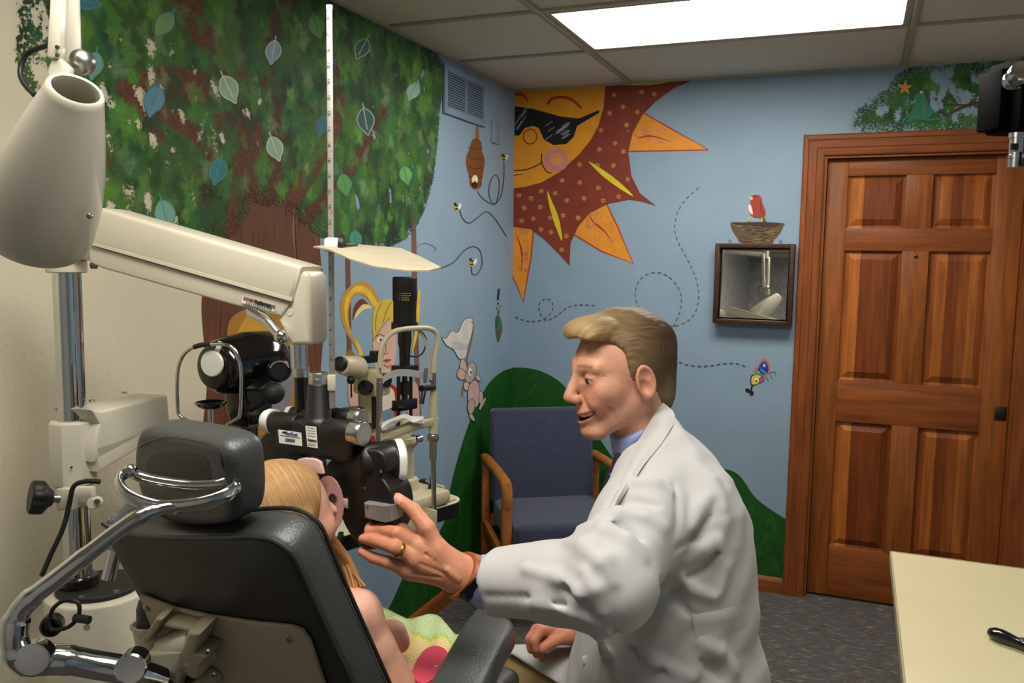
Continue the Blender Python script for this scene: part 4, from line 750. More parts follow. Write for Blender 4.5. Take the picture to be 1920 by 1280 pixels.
lb = MB().prism([F(*q, .0306) for q in ((573, 798), (593, 800), (596, 840), (577, 837))], -pg*.0008).build('maker_label', PAPER, bh)
text_on('label_lettering', 'Reichert', F(585, 825.5, .0318), xl, yl, .0055, INK, lb, bold=.0002)
for k, yy in enumerate((801, 806, 811, 816, 831, 834)): MB().prism([F(*q, .0316) for q in ((576+k*.4, yy), (590+k*.4, yy+1.6), (590+k*.4, yy+2.2), (576+k*.4, yy+.6))], -pg*.0002).build('label_rule', INK, lb)
# reading rod
rb = at(623, 758, 1.45); rr = V3(rb[0], rb[1], 0); zr = lambda y, x=620: onp(rr, nrm([FX[0], FX[1], 0]), x, y)[2]
RDN = nrm([-FX[0], -FX[1], 0]); RDX = nrm([RX[0], RX[1], 0]); axr = [RDX, -RDN, Z]
rod = MB().box((rb[0], rb[1], (zr(14)+zr(765))/2), (.0092, .005, zr(14)-zr(765)), axr, bev=.0006).build('reading_rod', mat('satin_rod', (190, 182, 172), .35, .6, noise=.05), ph)
MB().box((rb[0], rb[1], zr(14)), (.0105, .007, .009), axr, bev=.002).build('rod_tip', WHITEP, rod)
z28, z15 = zr(36), zr(419); REDI = mat('red_ink', (176, 40, 36), .6, noise=.1)
for k in range(28, 1, -1):
    zz = z28-(28-k)*(z28-z15)/13
    if zz < zr(690): break
    text_on('rod_number', str(k), V3(rb[0], rb[1], zz)-RDX*.0012+RDN*.0027, Z, -RDX, .0058, INK, rod, ext=.0001, bold=.0001); MB().box(V3(rb[0], rb[1], zz+.0052)-RDX*.0012+RDN*.0026, (.0045, .0004, .0005), axr).build('rod_tick', INK, rod)
for s_, v in (('1.5', 26.25), ('2', 19.7), ('2.5', 15.75)): text_on('rod_number', s_, V3(rb[0], rb[1], z28-(28-v)*(z28-z15)/13)+RDX*.0022+RDN*.0027, Z, -RDX, .0046, REDI, rod, ext=.0001)
MB().box((rb[0], rb[1], zr(717)), (.0145, .011, zr(706)-zr(736)), axr, bev=.002).build('rod_hinge', CREAM, rod)
zc = zr(459); MB().box(V3(rb[0], rb[1], zc)+RDX*.002, (.026, .018, .024), axr, bev=.005).build('card_clamp', WHITEP, rod); MB().lathe(V3(rb[0], rb[1], zc)+RDX*.014, RDX, [(0, .015), (.006, .0165), (.009, .015), (.009, .001)], 28).build('clamp_wheel', RUBBER, rod)
Cq = lambda x, y, d: at(x, y, d)
card = [Cq(587, 464, 1.40), Cq(618, 470, 1.36), Cq(656, 487, 1.33), Cq(700, 501, 1.31), Cq(760, 509, 1.30), Cq(805, 509, 1.31), Cq(827, 503, 1.34), Cq(790, 484, 1.43), Cq(752, 467, 1.50), Cq(660, 459, 1.52), Cq(630, 459, 1.48)]
MB().prism(card, (0, 0, .0022)).build('reading_card', mat('ivory_card', (168, 158, 134), .6, noise=.04), rod); MB().bar(V3(rb[0], rb[1], zc)+RDX*.02, at(668, 459, 1.47), .008, .003, bev=.001).build('card_clip', BLACK, rod)
# ================================================================ SLIT LAMP TABLE AND SLIT LAMP
sn = nrm([.954, -.30, 0]); sv = np.cross(Z, sn); FP = V3(.593, -2.0, 0); tz = .85
Sx = lambda x, y, o=0: onp(FP+sn*o, sn, x, y)
tb = st   # the slit lamp table is carried by the stand's lower arm
c0 = on(2, tz, 878, 935); eu = nrm([-.945, .327, 0]); ev = nrm([-.327, -.945, 0])
def tpoly(ins): # rounded rectangle from the corner c0
    wx, wy, r = .46, .52, .06; o = []; cen = c0+eu*wx/2+ev*wy/2
    for a, b in rrect(wx-2*ins, wy-2*ins, r-ins*.5, 6): o.append(cen+eu*a+ev*b)
    return o
MB().prism([p-Z*.004 for p in tpoly(.001)], (0, 0, .004), bev=.0012).build('table_top', mat('table_laminate', (206, 198, 172), .4, noise=.03), tb)
MB().prism([p-Z*.045 for p in tpoly(0)], (0, 0, .0408)).build('edge_band', BLACK, tb)
ca = c0+eu*.23+ev*.3; ca[2] = tz-.05; MB().bar(ca, V3(PX, PY, .72), .06, .045, bev=.006).build('support_arm', CREAM, tb); MB().lathe((PX, PY, .69), Z, [(0, .045), (.06, .045)], 30).build('pole_collar', CREAM, tb); MB().cyl(ca-Z*.02, ca+Z*.02, .04, 24).build('pivot', CREAM, tb); MB().bar(at(640, 1000, 2.2), at(632, 1022, 2.15), .012, .012).build('lock_lever', BLACK, tb)
sl = thing('slit_lamp', 'cream and black slit lamp with bent tube head frame on the instrument table', 'slit lamp', (.45, -2.05, tz))
SC = mat('slit_cream', (198, 188, 156), .4, noise=.03)
tub = [Sx(813, 700), Sx(815, 672), Sx(819, 648), Sx(820, 632), Sx(814, 620), Sx(800, 615), Sx(780, 615), Sx(757, 617), Sx(738, 622), Sx(724, 634), Sx(716, 650), Sx(713, 680), Sx(712, 712)]
MB().tube(spline(tub, 5), .0072, 16).build('head_frame', SC, sl)
MB().cyl(Sx(813, 734), Sx(813, 698), .0078, 20).build('frame_sleeve', STEEL, sl); MB().cyl(Sx(812, 770), Sx(813, 733), .0105, 20).build('frame_post', SC, sl); MB().cyl(Sx(812, 812), Sx(812, 768), .0125, 20).build('frame_post', SC, sl); MB().lathe(Sx(812, 826), Z, [(0, .0155), (.002, .0165), (.018, .0165), (.02, .015)], 28).build('height_ring', STEEL, sl)
MB().cyl(Sx(812, 862), Sx(812, 826), .0105, 20).build('post_collar', STEEL, sl); MB().cyl(Sx(814, 958), Sx(812, 845), .0072, 20).build('frame_post', STEEL, sl)
MB().cyl(Sx(710, 905), Sx(711, 735), .0078, 20).build('frame_post', STEEL, sl); MB().cyl(Sx(711, 737), Sx(712, 708), .0085, 20).build('frame_sleeve', STEEL, sl)
for q in ((712, 690), (711, 718), (714, 697), (710, 752)): MB().sphere(Sx(*q, .009), .003, n=8, m=6).build('frame_screw', SCREW, sl)
MB().prism([Sx(805, 952, .012), Sx(821, 957, .012), Sx(821, 987, .012), Sx(805, 985, .012)], -sn*.03, bev=.005).build('frame_foot', SC, sl); MB().prism([Sx(690, 992, .01), Sx(806, 962, .01), Sx(806, 984, .01), Sx(690, 1018, .01)], -sn*.02, bev=.003).build('frame_rail', SC, sl)
# forehead strap, chin rest, tissues
st_ = [(714, 712), (722, 702), (738, 694), (757, 692), (780, 694), (811, 700)]; sb = [(x, y+13) for x, y in st_]; ps = [Sx(*q, .004+.012*sin(pi*i/5)) for i, q in enumerate(st_)]; pb = [Sx(*q, .004+.012*sin(pi*i/5)) for i, q in enumerate(sb)]
ps, pb = spline(ps, 5), spline(pb, 5); n = len(ps); MB().add([*ps, *pb, *[p-sn*.0015 for p in ps], *[p-sn*.0015 for p in pb]], [(i, i+1, n+i+1, n+i) for i in range(n-1)]+[(2*n+i, 3*n+i, 3*n+i+1, 2*n+i+1) for i in range(n-1)]+[(i, 2*n+i, 2*n+i+1, i+1) for i in range(n-1)]+[(n+i, n+i+1, 3*n+i+1, 3*n+i) for i in range(n-1)], True).build('forehead_strap', mat('grey_plastic_strap', (178, 176, 172), .35, noise=.03), sl)
MB().prism([Sx(714, 812, .01), Sx(745, 806, .02), Sx(790, 788, .01), Sx(823, 782, .01), Sx(823, 798, .01), Sx(790, 804, .01), Sx(750, 818, .02), Sx(715, 828, .01)], -sn*.028, bev=.004).build('chin_rest', SC, sl)
tp = thing('chin_rest_papers', 'loose pad of white chin rest papers on the slit lamp', 'paper', Sx(750, 795))
for k in range(5):
    o = .004+k*.0012; U = [(715, 798), (735, 790), (757, 782), (775, 786), (794, 785)]; fr2 = [Sx(x, y+8+3*sin(i*2.1+k*.5), .03) for i, (x, y) in enumerate(U)]; bk = [Sx(x, y, -.02) for x, y in U]; fr2, bk = spline(fr2, 5), spline(bk, 5); n = len(fr2)
    fr2 = [p+Z*o for p in fr2]; bk = [p+Z*o for p in bk]; dn = V3(0, 0, -.001); MB().add([*fr2, *bk, *[p+dn for p in fr2], *[p+dn for p in bk]], [(i, i+1, n+i+1, n+i) for i in range(n-1)]+[(2*n+i, 3*n+i, 3*n+i+1, 2*n+i+1) for i in range(n-1)]+[(i, 2*n+i, 2*n+i+1, i+1) for i in range(n-1)], True).build('sheet', PAPER, tp)
lv = MB(); lv.tube([Sx(790, 728, .02), Sx(812, 726, .005)], .009, 14); lv.tube([Sx(796, 728, .02), Sx(793, 745, .025), Sx(790, 757, .025)], [.007, .006, .007], 12); lv.build('fixation_lever', BLACK, sl); MB().cyl(Sx(797, 718, .012), Sx(799, 690, .012), .005, 14).build('lever_pin', STEEL, sl); MB().tube(spline([Sx(806, 716, -.01), Sx(804, 680, -.01), Sx(798, 640, -.01), Sx(786, 622, -.01)], 5), .0035, 10).build('frame_stay', SC, sl)
# illumination tower
TL = lambda x, y: Sx(x, y, -.15)
q = TL(759, 600); tw = lambda y: TL(759, y)[2]
MB().lathe((q[0], q[1], tw(612)), Z, [(0, .034), (tw(565)-tw(612), .034), (tw(563)-tw(612), .036), (tw(521)-tw(612), .036), (tw(519)-tw(612), .033)], 36).build('lamp_housing', BLKM, sl)
YEL = mat('yellow_ink', (190, 150, 50), .6, noise=.1); lt = nrm([-FX[0], -FX[1], 0]); rt_ = nrm([RX[0], RX[1], 0])
fp = MB(); rf_ = random.Random(4)
for k in range(4):
    u0 = -.018
    while u0 < .016: w_ = rf_.uniform(.002, .006); fp.box(V3(q[0], q[1], tw(549+k*4))+lt*sqrt(.0345**2-u0*u0)+lt*.0015+rt_*(u0+w_/2), (w_, .0006, .0022), [rt_, lt, Z]); u0 += w_+.0015
fp.build('housing_fine_print', YEL, sl)['kind'] = 'stuff'
MB().lathe((q[0], q[1], tw(617)), Z, [(0, .04), (tw(604)-tw(617), .04)], 30).build('housing_flange', BLACK, sl); MB().lathe((q[0], q[1], tw(685)), Z, [(0, .016), (.05, .017), (tw(640)-tw(685), .021), (tw(617)-tw(685), .02)], 28).build('lamp_neck', BLACK, sl)
MB().box((q[0], q[1], tw(692)), (.05, .066, tw(684)-tw(700)), [sn, sv, Z], bev=.003).build('mirror_block', BLACK, sl)
for s in (-1, 1): MB().cyl(V3(q[0], q[1], tw(815))+sv*.025*s, V3(q[0], q[1], tw(698))+sv*.025*s, .0055, 14).build('guide_rod', BLACK, sl)
MB().lathe((q[0], q[1], tw(760)), Z, [(0, .009), (.03, .009), (.034, .014), (.07, .015), (.074, .008), (tw(698)-tw(760), .008)], 24).build('slit_tube', BLACK, sl); MB().box((q[0], q[1], tw(758)), (.03, .08, tw(748)-tw(768)), [sn, sv, Z], bev=.004).build('cross_bar', BLKG, sl)
MB().lathe((q[0], q[1], tw(815)), Z, [(0, .022), (.02, .024), (.04, .022), (.055, .012), (.058, .001)], 28).build('tower_knuckle', SC, sl); MB().tube(spline([TL(770, 617), TL(790, 622), TL(799, 640), TL(792, 662), TL(775, 668), TL(750, 660)], 6), .0028, 10).build('lamp_cord', RUBBER, sl)
ct = tw(820); MB().lathe((q[0], q[1], tz+.045), Z, [(0, .046), (.03, .04), (.034, .029), (ct-tz-.075, .028), (ct-tz-.07, .034), (ct-tz-.045, .034)], 32).build('pedestal', SC, sl); MB().lathe((q[0], q[1], tw(832)), Z, [(0, .04), (.004, .042), (.008, .04)], 30).build('angle_scale', STEEL, sl)
for s in (-1, 1): MB().lathe(V3(q[0], q[1], tw(828))+sv*.04*s, sv*s, [(0, .008), (.016, .008), (.016, .0115), (.028, .0115), (.029, .009)], 20).build('centring_knob', CHROME, sl); MB().box(V3(q[0], q[1], tw(828))+sv*.035*s, (.022, .02, .03), [sn, sv, Z], bev=.003).build('knob_block', BLACK, sl)
# microscope
ML = lambda x, y, o=0: Sx(x, y, -.16+o)
m0 = ML(697, 715); mdx = nrm(-sn)
MB().box(m0, (.1, .062, .075), [sn, sv, Z], bev=.01).build('microscope_body', SC, sl); MB().cyl(ML(672, 690), ML(640, 684, .02), .034, 28, r2=.026, bev=.005).build('eyepiece_barrel', SC, sl); MB().cyl(ML(642, 684, .02), ML(634, 680, .025), .02, 24, bev=.004).build('eyecup', RUBBER, sl)
MB().lathe(ML(688, 726, .045), nrm(-FX-RX*.1), [(0, .02), (.012, .022), (.02, .021), (.022, .002)], 30).build('magnification_knob', BLKG, sl); MB().lathe(ML(716, 712, .045), nrm(sn+sv*.2), [(0, .02), (.02, .021), (.021, .016), (.016, .002)], 28).build('objective', BLACK, sl)
MB().box(ML(692, 673), (.03, .075, .02), [sn, sv, Z], bev=.002).build('microscope_bracket', BLACK, sl); MB().box(ML(706, 664), (.03, .03, .02), [sn, sv, Z], bev=.002).build('bracket_block', BLACK, sl); MB().cyl(ML(675, 765, .02), ML(675, 676, .02), .0055, 14).build('microscope_rod', STEEL, sl); MB().cyl(ML(659, 745, .02), ML(658, 704, .02), .0025, 10).build('wire_stem', BLACK, sl); MB().sphere(ML(658, 712, .02), .012).build('stem_knob', RUBBER, sl)
MB().box((ML(697, 770)+ML(697, 740))/2, (.04, .05, .14), [sn, sv, Z], bev=.004).build('microscope_arm', SC, sl); MB().box(ML(705, 770, .022), (.005, .03, .1), [sn, sv, Z], bev=.001).build('arm_inset', BLKM, sl); MB().box(ML(662, 770, .02), (.04, .05, .02), [sn, sv, Z], bev=.003).build('shelf_block', BLACK, sl)
MB().bar(ML(697, 806), V3(q[0], q[1], tw(822)), .05, .03, bev=.005).build('swing_bracket', SC, sl)
# base on the table
bs = V3(q[0], q[1], tz); MB().box(bs+Z*.024+sn*.01, (.21, .17, .042), [sn, sv, Z], bev=.012).build('slide_base', SC, sl); MB().box(bs+Z*.004+sn*.0, (.2, .24, .006), [sn, sv, Z], bev=.001).build('slide_plate', SC, sl)
for s in (-1, 1): MB().cyl(bs+Z*.022+sv*.125*s-sn*.04, bs+Z*.022+sv*.115*s-sn*.04, .021, 26).build('rack_wheel', BLACK, sl); MB().box(bs+Z*.018+sv*.128*s-sn*.02, (.12, .012, .03), [sn, sv, Z], bev=.003).build('rail_cover', SC, sl)
MB().box(bs+Z*.052+sn*.06+sv*.05, (.012, .012, .016), [sn, sv, Z], bev=.002).build('lock_knob', BLACK, sl); MB().tube(spline([bs+Z*.058+sn*.06+sv*.05, bs+Z*.075+sn*.05+sv*.06, bs+Z*.085+sn*.03+sv*.1], 5), .002, 8).build('cable', RUBBER, sl)
# ================================================================ PATIENT CHAIR
CA = radians(5); cg = V3(sin(CA), cos(CA), 0); crx = V3(cos(CA), -sin(CA), 0); RC = radians(24); cb = -cg*sin(RC)+Z*cos(RC); cn = -cg*cos(RC)-Z*sin(RC)   # cn points to the rear
CL = V3(.617, -3.201, 1.174); K = lambda x, y, o=0: onp(CL+cn*o, cn, x, y)
xc = thing('patient_chair', 'grey leather patient chair with chrome headrest bracket seen from behind', 'patient chair', (.82, -2.95, 0))
out = [(192, 980), (212, 993), (250, 1003), (300, 1007), (400, 1008), (470, 1006), (506, 1011), (534, 1026), (552, 1046), (567, 1078), (606, 1166), (662, 1285), (716, 1400), (760, 1490), (470, 1490), (420, 1410), (296, 1196), (198, 1015)]
P_ = [K(*q) for q in out]; bk = MB(); bk.prism(P_, -cn*.064, bev=.012); bk.build('backrest', LEATH, xc)
P2 = [K(*q, .0035) for q in out]; cen = sum(P2)/len(P2); P2 = [cen+(p-cen)*.965 for p in P2]; MB().prism(P2, -cn*.01, bev=.003).build('rear_panel', LEATHD, xc)
MB().tube([K(*q, .001) for q in [tuple(a) for a in spline([V3(*p) for p in out[:13]], 5)]], .0035, 8).build('piping', LEATHD, xc); MB().tube([K(*q)-cn*.062 for q in [tuple(a) for a in spline([V3(*p) for p in out[:13]], 5)]], .0035, 8).build('piping', LEATHD, xc)
TAN = mat('warm_cast_enamel', (170, 158, 132), .45, noise=.05, nscale=10)
pp = [(267, 1110), (292, 1120), (330, 1134), (397, 1149), (480, 1161), (548, 1167), (572, 1176), (586, 1196), (614, 1280), (650, 1390), (430, 1400), (330, 1240), (292, 1180)]
pt_ = MB().prism([K(*q, .004) for q in pp], cn*.008, bev=.003).build('mounting_plate', TAN, xc)
for q in ((275, 1139), (541, 1197)): MB().lathe(K(*q, .012), cn, [(0, .007), (.003, .006), (.004, .001)], 16).build('plate_screw', SCREW, pt_)
br = MB(); br.prism([K(*q, .012) for q in ((318, 1133), (330, 1136), (300, 1182), (286, 1182))], cn*.03, bev=.004); br.prism([K(*q, .012) for q in ((385, 1150), (410, 1152), (396, 1190), (420, 1196), (398, 1225), (372, 1222), (366, 1200))], cn*.04, bev=.006); br.prism([K(*q, .012) for q in ((330, 1146), (392, 1160), (390, 1166), (328, 1152))], cn*.025, bev=.003); br.build('hinge_bracket', TAN, xc)
hl = MB(); hl.cyl(K(310, 1215, .03), K(370, 1200, .03), .022, 28, bev=.004); hl.prism([K(*q, .02) for q in ((305, 1195), (372, 1190), (362, 1235), (345, 1300), (300, 1320), (270, 1290), (285, 1220))], cn*.035, bev=.008); hl.build('hinge_link', OFFWH, xc)
for q in ((391, 1221), (402, 1264)): MB().lathe(K(*q, .014), cn, [(0, .017), (.036, .017), (.042, .013)], 28).build('pivot_lug', TAN, xc); MB().lathe(K(*q, .056), cn, [(0, .006), (.003, .006), (.003, .003), (.001, .003)], 12).build('pivot_bolt', SCREW, xc)
MB().prism([K(*q, .013) for q in ((360, 1235), (380, 1232), (372, 1258), (352, 1262))], cn*.012).build('slot', BLACK, xc); MB().prism([K(*q, .013) for q in ((345, 1275), (400, 1255), (410, 1275), (360, 1310))], cn*.03, bev=.005).build('lower_link', OFFWH, xc)
# headrest
hn = nrm(V3(-sin(radians(17)), -cos(radians(17)), -.18)); HP = at(365, 895, 1.185); H = lambda x, y, o=0: onp(HP+hn*o, hn, x, y)
hp = [(252, 818), (262, 806), (285, 804), (340, 813), (390, 824), (414, 836), (428, 860), (434, 903), (436, 944), (432, 972), (420, 984), (390, 989), (345, 989), (300, 978), (270, 950), (252, 900), (247, 855)]
HPp = [H(*tuple(a)) for a in spline([V3(*p) for p in hp], 4, True)]; hd = MB(); hd.prism(HPp, -hn*.06, bev=.016); hr = hd.build('headrest', LEATH, xc)
cen = sum(HPp)/len(HPp); ip = [(275, 862), (300, 846), (342, 846), (380, 854), (394, 880), (388, 910), (356, 922), (310, 914), (278, 892)]
MB().prism([H(*tuple(a), .001) for a in spline([V3(*p) for p in ip], 5, True)], -hn*.004+cn*0, bev=.0015).build('headrest_panel', LEATHD, hr)
MB().tube([H(*tuple(a), .001) for a in spline([V3(262, 838), V3(280, 828), V3(310, 820), V3(340, 822), V3(384, 832), V3(408, 848), V3(418, 878)], 6)], .0012, 6).build('stitched_seam', LEATHD, hr)
# chrome headrest bracket
cbk = MB(); D_ = [at(440, 914, 1.13), at(425, 928, 1.115), at(390, 941, 1.105), at(345, 949, 1.10), at(300, 950, 1.10), at(262, 940, 1.10), at(234, 924, 1.105), at(223, 906, 1.115), at(228, 892, 1.125), at(244, 883, 1.13)]
cbk.tube(spline(D_, 6), [.0085]*55, 18, flat=(.75, 1.3)); cbk.tube(spline([at(246, 882, 1.13), at(262, 893, 1.135), at(300, 902, 1.135), at(360, 909, 1.135), at(405, 907, 1.135), at(425, 900, 1.14)], 6), .0075, 16); cbk.sphere(at(244, 882, 1.13), .0095); cbk.sphere(at(440, 913, 1.13), .0095)
cbk.build('headrest_yoke', CHROME, xc)
MB().tube(spline([at(330, 949, 1.10), at(290, 956, 1.09), at(262, 968, 1.08), at(220, 996, 1.07), at(160, 1042, 1.055), at(105, 1085, 1.045), at(62, 1118, 1.04), at(36, 1148, 1.04), at(27, 1185, 1.04), at(34, 1222, 1.045), at(58, 1242, 1.055)], 6), [.008]*6+[.0095]*6+[.0105]*12+[.0115]*12+[.0135]*8+[.0165]*9+[.019]*8, 20).build('headrest_arm', CHROME, xc)
MB().lathe(at(62, 1236, 1.035), nrm(-FX+RX*.2), [(-.02, .02), (0, .021), (.003, .0205), (.004, .018), (.002, .001)], 32).build('arm_knob', CHROME, xc)
MB().tube(spline([at(66, 1238, 1.06), at(120, 1236, 1.07), at(180, 1246, 1.085), at(245, 1258, 1.10), at(300, 1275, 1.13)], 6), [.02]*8+[.0185]*17, 20, flat=(1, .95)).build('headrest_link', CHROME, xc)
MB().lathe(at(246, 1252, 1.075), nrm(-FX+RX*.2), [(-.03, .0175), (0, .019), (.003, .0195), (.005, .0175), (.003, .001)], 32).build('link_knob', CHROME, xc); MB().cyl(at(246, 1252, 1.1), K(330, 1290, .02), .014, 20).build('link_shaft', CHROME, xc)
# seat, arms, base
sz = .735; sc0 = V3(.83, -2.83, sz)
MB().box(sc0+cg*.07-Z*.05, (.44, .46, .1), [crx, cg, Z], bev=.03).build('seat_cushion', LEATH, xc); MB().box(sc0+cg*.07-Z*.125, (.4, .42, .05), [crx, cg, Z], bev=.01).build('seat_pan', TAN, xc)
az = .925; ap = [(892, 1135), (928, 1140), (962, 1160), (966, 1172), (948, 1202), (905, 1290), (872, 1358), (840, 1372), (780, 1362), (762, 1345), (800, 1280), (868, 1165)]
MB().prism([on(2, az, *q) for q in ap], (0, 0, -.05), bev=.014).build('armrest', LEATH, xc); MB().prism([on(2, az-.055, *q) for q in ((930, 1215), (955, 1215), (905, 1320), (880, 1370), (845, 1365), (880, 1310))], (0, 0, -.02), bev=.005).build('armrest_bracket', OFFWH, xc)
apm = on(2, az-.08, 905, 1345); MB().bar(apm, sc0+crx*.2-cg*.1-Z*.1, .035, .03, up=cg, bev=.006).build('arm_post', OFFWH, xc)
lp_ = at(280, 1168, 1.42); MB().lathe(lp_-Z*.04, Z, [(0, .022), (.03, .026), (.036, .03), (.04, .03), (.041, .025), (.034, .024)], 32).build('arm_socket', OFFWH, xc); MB().lathe(lp_-Z*.03, Z, [(0, .02), (.055, .02), (.07, .016), (.075, .004)], 28).build('arm_roll', LEATH, xc)
lz = lp_[2]-.06; MB().bar(lp_-Z*.06, sc0-crx*.2-Z*.1, .035, .03, up=cg, bev=.006).build('arm_post', OFFWH, xc)
MB().lathe((sc0[0], sc0[1]+.07, 0), Z, [(0, .28), (.02, .28), (.035, .26), (.05, .1), (.06, .085), (.35, .085), (.36, .07), (sz-.14, .07)], 48).build('pedestal', OFFWH, xc)
MB().bar(K(420, 1380, .02), sc0+cg*-.1-Z*.14, .06, .05, bev=.008).build('recline_link', OFFWH, xc)
MB().tube([at(217, 1030, 1.5), at(203, 1085, 1.5)], .012, 18).build('side_tube', CHROME, xc)
cable = MB(); cable.tube(spline([at(188, 903, 1.58), at(160, 902, 1.575), at(138, 912, 1.57), at(130, 945, 1.57), at(118, 990, 1.56), at(95, 1040, 1.55), at(78, 1080, 1.54)], 6), .0045, 10); cable.build('power_cord', RUBBER, st); 
MB().tube(spline([at(92, 1165, 1.53), at(100, 1140, 1.53), at(122, 1125, 1.53), at(146, 1130, 1.53), at(147, 1155, 1.53), at(128, 1175, 1.53), at(98, 1180, 1.53), at(92, 1165, 1.53)], 6), .0038, 10).build('cord_loop', RUBBER, st); MB().tube([at(140, 1158, 1.525), at(168, 1162, 1.52)], .0075, 12).build('cord_plug', RUBBER, st); MB().lathe(at(100, 1168, 1.55), nrm(-FX+RX*.3), [(0, .02), (.02, .019), (.022, .015), (.01, .014), (.01, .001)], 24).build('cord_outlet', BLACK, st); MB().lathe(at(163, 1176, 1.52), -FX, [(0, .006), (.002, .006)], 14).build('outlet_tag', CHROME, st)
# ================================================================ WAITING CHAIR
wf = nrm([.55, -.835, 0]); wr_ = V3(-wf[1], wf[0], 0); WO = V3(.325, -.38, 0); Wp = lambda u, v, z: WO+wr_*u+wf*v+Z*z
OAK = wood('oak', (160, 98, 40), .35, (8, 8, 8), var=.3); 
def fabric():
    m = mat('navy_weave', (58, 66, 92), .9, bump=.5, bscale=420, sheen=.2); nt = m.node_tree; N = nt.nodes; B = N['Principled BSDF']; tc = N.new('ShaderNodeTexCoord'); v = N.new('ShaderNodeTexVoronoi'); v.inputs['Scale'].default_value = 190; nt.links.new(tc.outputs['Object'], v.inputs[0])
    r = N.new('ShaderNodeValToRGB'); e = r.color_ramp.elements; e[0].position = .25; e[0].color = lin((66, 72, 96)); e[1].position = .5; e[1].color = lin((48, 53, 76)); nt.links.new(v.outputs['Distance'], r.inputs[0]); nt.links.new(r.outputs[0], B.inputs['Base Color']); return m
FAB = fabric(); wc = thing('waiting_chair', 'navy fabric armchair with oak arms in the painted corner', 'chair', Wp(0, .25, 0)); AX = [wr_, wf, Z]
ti = radians(9); ab = [wr_, nrm(wf*cos(ti)+Z*sin(ti)*1), nrm(-wf*sin(ti)+Z*cos(ti))]
MB().box(Wp(0, -.03, .645), (.5, .075, .45), ab, bev=.022).build('back_cushion', FAB, wc); MB().box(Wp(0, .27, .40), (.485, .56, .13), [wr_, nrm(wf+Z*.06), nrm(Z-wf*.06)], bev=.03).build('seat_cushion', FAB, wc)
for s in (-1, 1):
    ar = MB(); ar.tube([Wp(s*.272, v, z) for v, z in ((-.06, .63), (.1, .638), (.3, .645), (.44, .645), (.485, .635), (.498, .60), (.498, .55))], [.023]*7, 16, flat=(1.05, .9)); ar.build('arm', OAK, wc)
    MB().box(Wp(s*.272, .49, .3), (.042, .046, .6), AX, bev=.008).build('leg', OAK, wc); MB().box(Wp(s*.272, -.045, .32), (.04, .042, .64), AX, bev=.006).build('leg', OAK, wc); MB().box(Wp(s*.272, .22, .30), (.028, .5, .06), AX, bev=.005).build('side_rail', OAK, wc)
MB().box(Wp(0, .47, .30), (.5, .025, .06), AX, bev=.004).build('front_rail', OAK, wc); MB().box(Wp(0, -.03, .33), (.5, .025, .06), AX, bev=.004).build('rear_rail', OAK, wc)
# ================================================================ DESK AND HAND-HELD OCCLUDER
dz_ = .75; dk = thing('desk', 'plain cream laminate desk by the door wall', 'desk', (2.28, -2.2, 0)); LAM = mat('cream_laminate', (226, 214, 172), .42, noise=.02, nscale=10); LAMD = mat('desk_edge_band', (176, 164, 128), .5, noise=.03)
MB().box((2.2775, -2.42, dz_-.0155), (.925, 1.86, .027), bev=.001).build('worktop', LAM, dk); MB().box((1.8125, -2.42, dz_-.0165), (.004, 1.86, .031)).build('edge_band', LAMD, dk); MB().box((2.28, -1.488, dz_-.0165), (.93, .004, .031)).build('edge_band', LAMD, dk)
for y in (-1.62, -3.2): MB().box((2.42, y, .36), (.58, .03, .72), bev=.002).build('side_panel', LAM, dk)
MB().box((2.45, -2.41, .5), (.02, 1.55, .4), bev=.002).build('modesty_panel', LAM, dk)
h0, h1 = on(2, dz_+.012, 1853, 1182), on(2, dz_+.014, 1985, 1234); hd_ = nrm(h1-h0); LH = np.linalg.norm(h1-h0)
oc = thing('handheld_torch', 'glossy black handheld examination torch lying on the cream desk', 'torch', on(2, dz_, 1880, 1195))
pts = [h0+hd_*LH*t_ for t_ in (0, .03, .1, .2, .3, .42, .55, .7, .85, .97, 1)]; MB().tube(pts, [.004, .013, .0185, .0195, .0175, .014, .0145, .016, .016, .012, .004], 20, flat=(1, .72)).build('body', BLKG, oc)
kp = h0+hd_*LH*.5+Z*.0105; MB().lathe(kp, Z, [(0, .008), (.002, .007), (.0025, .002)], 20).build('switch', STEEL, oc)
# ================================================================ WALL MIRROR
my = -.07; a, b, c, d_ = (on(1, my, *q) for q in ((1340, 456), (1490, 457), (1484, 611), (1337, 605))); x0, x1, z0, z1 = (a[0]+d_[0])/2, (b[0]+c[0])/2, (c[2]+d_[2])/2, (a[2]+b[2])/2
mr = thing('wall_mirror', 'square mirror in a deep dark wooden box frame beneath the painted nest', 'mirror', ((x0+x1)/2, 0, z0)); DKW = wood('walnut', (66, 42, 26), .4, (10, 10, 10)); fw = .02
for nm, cx, cz, w, h_ in (('frame_side', x0+fw/2, (z0+z1)/2, fw, z1-z0), ('frame_side', x1-fw/2, (z0+z1)/2, fw, z1-z0), ('frame_rail', (x0+x1)/2, z1-fw/2, x1-x0-2*fw, fw), ('frame_rail', (x0+x1)/2, z0+fw/2, x1-x0-2*fw, fw)): MB().box((cx, my/2-.0005, cz), (w, -my-.001, h_), bev=.002).build(nm, DKW, mr)
MB().box(((x0+x1)/2, -.004, (z0+z1)/2), (x1-x0-2*fw, .006, z1-z0-2*fw)).build('back_board', DKW, mr)
gw, gh = x1-x0-2*fw-.012, z1-z0-2*fw-.012; mc = V3((x0+x1)/2, -.034, (z0+z1)/2)
L0 = (T0+B0)/2; Mp = on(1, -.034, 1440, 575); nn = nrm(nrm(CAM-Mp)+nrm(L0-Mp)); mxr = nrm(np.cross(nn, Z)); mxu = np.cross(mxr, nn)
if mxr[0] < 0: mxr = -mxr; mxu = -mxu
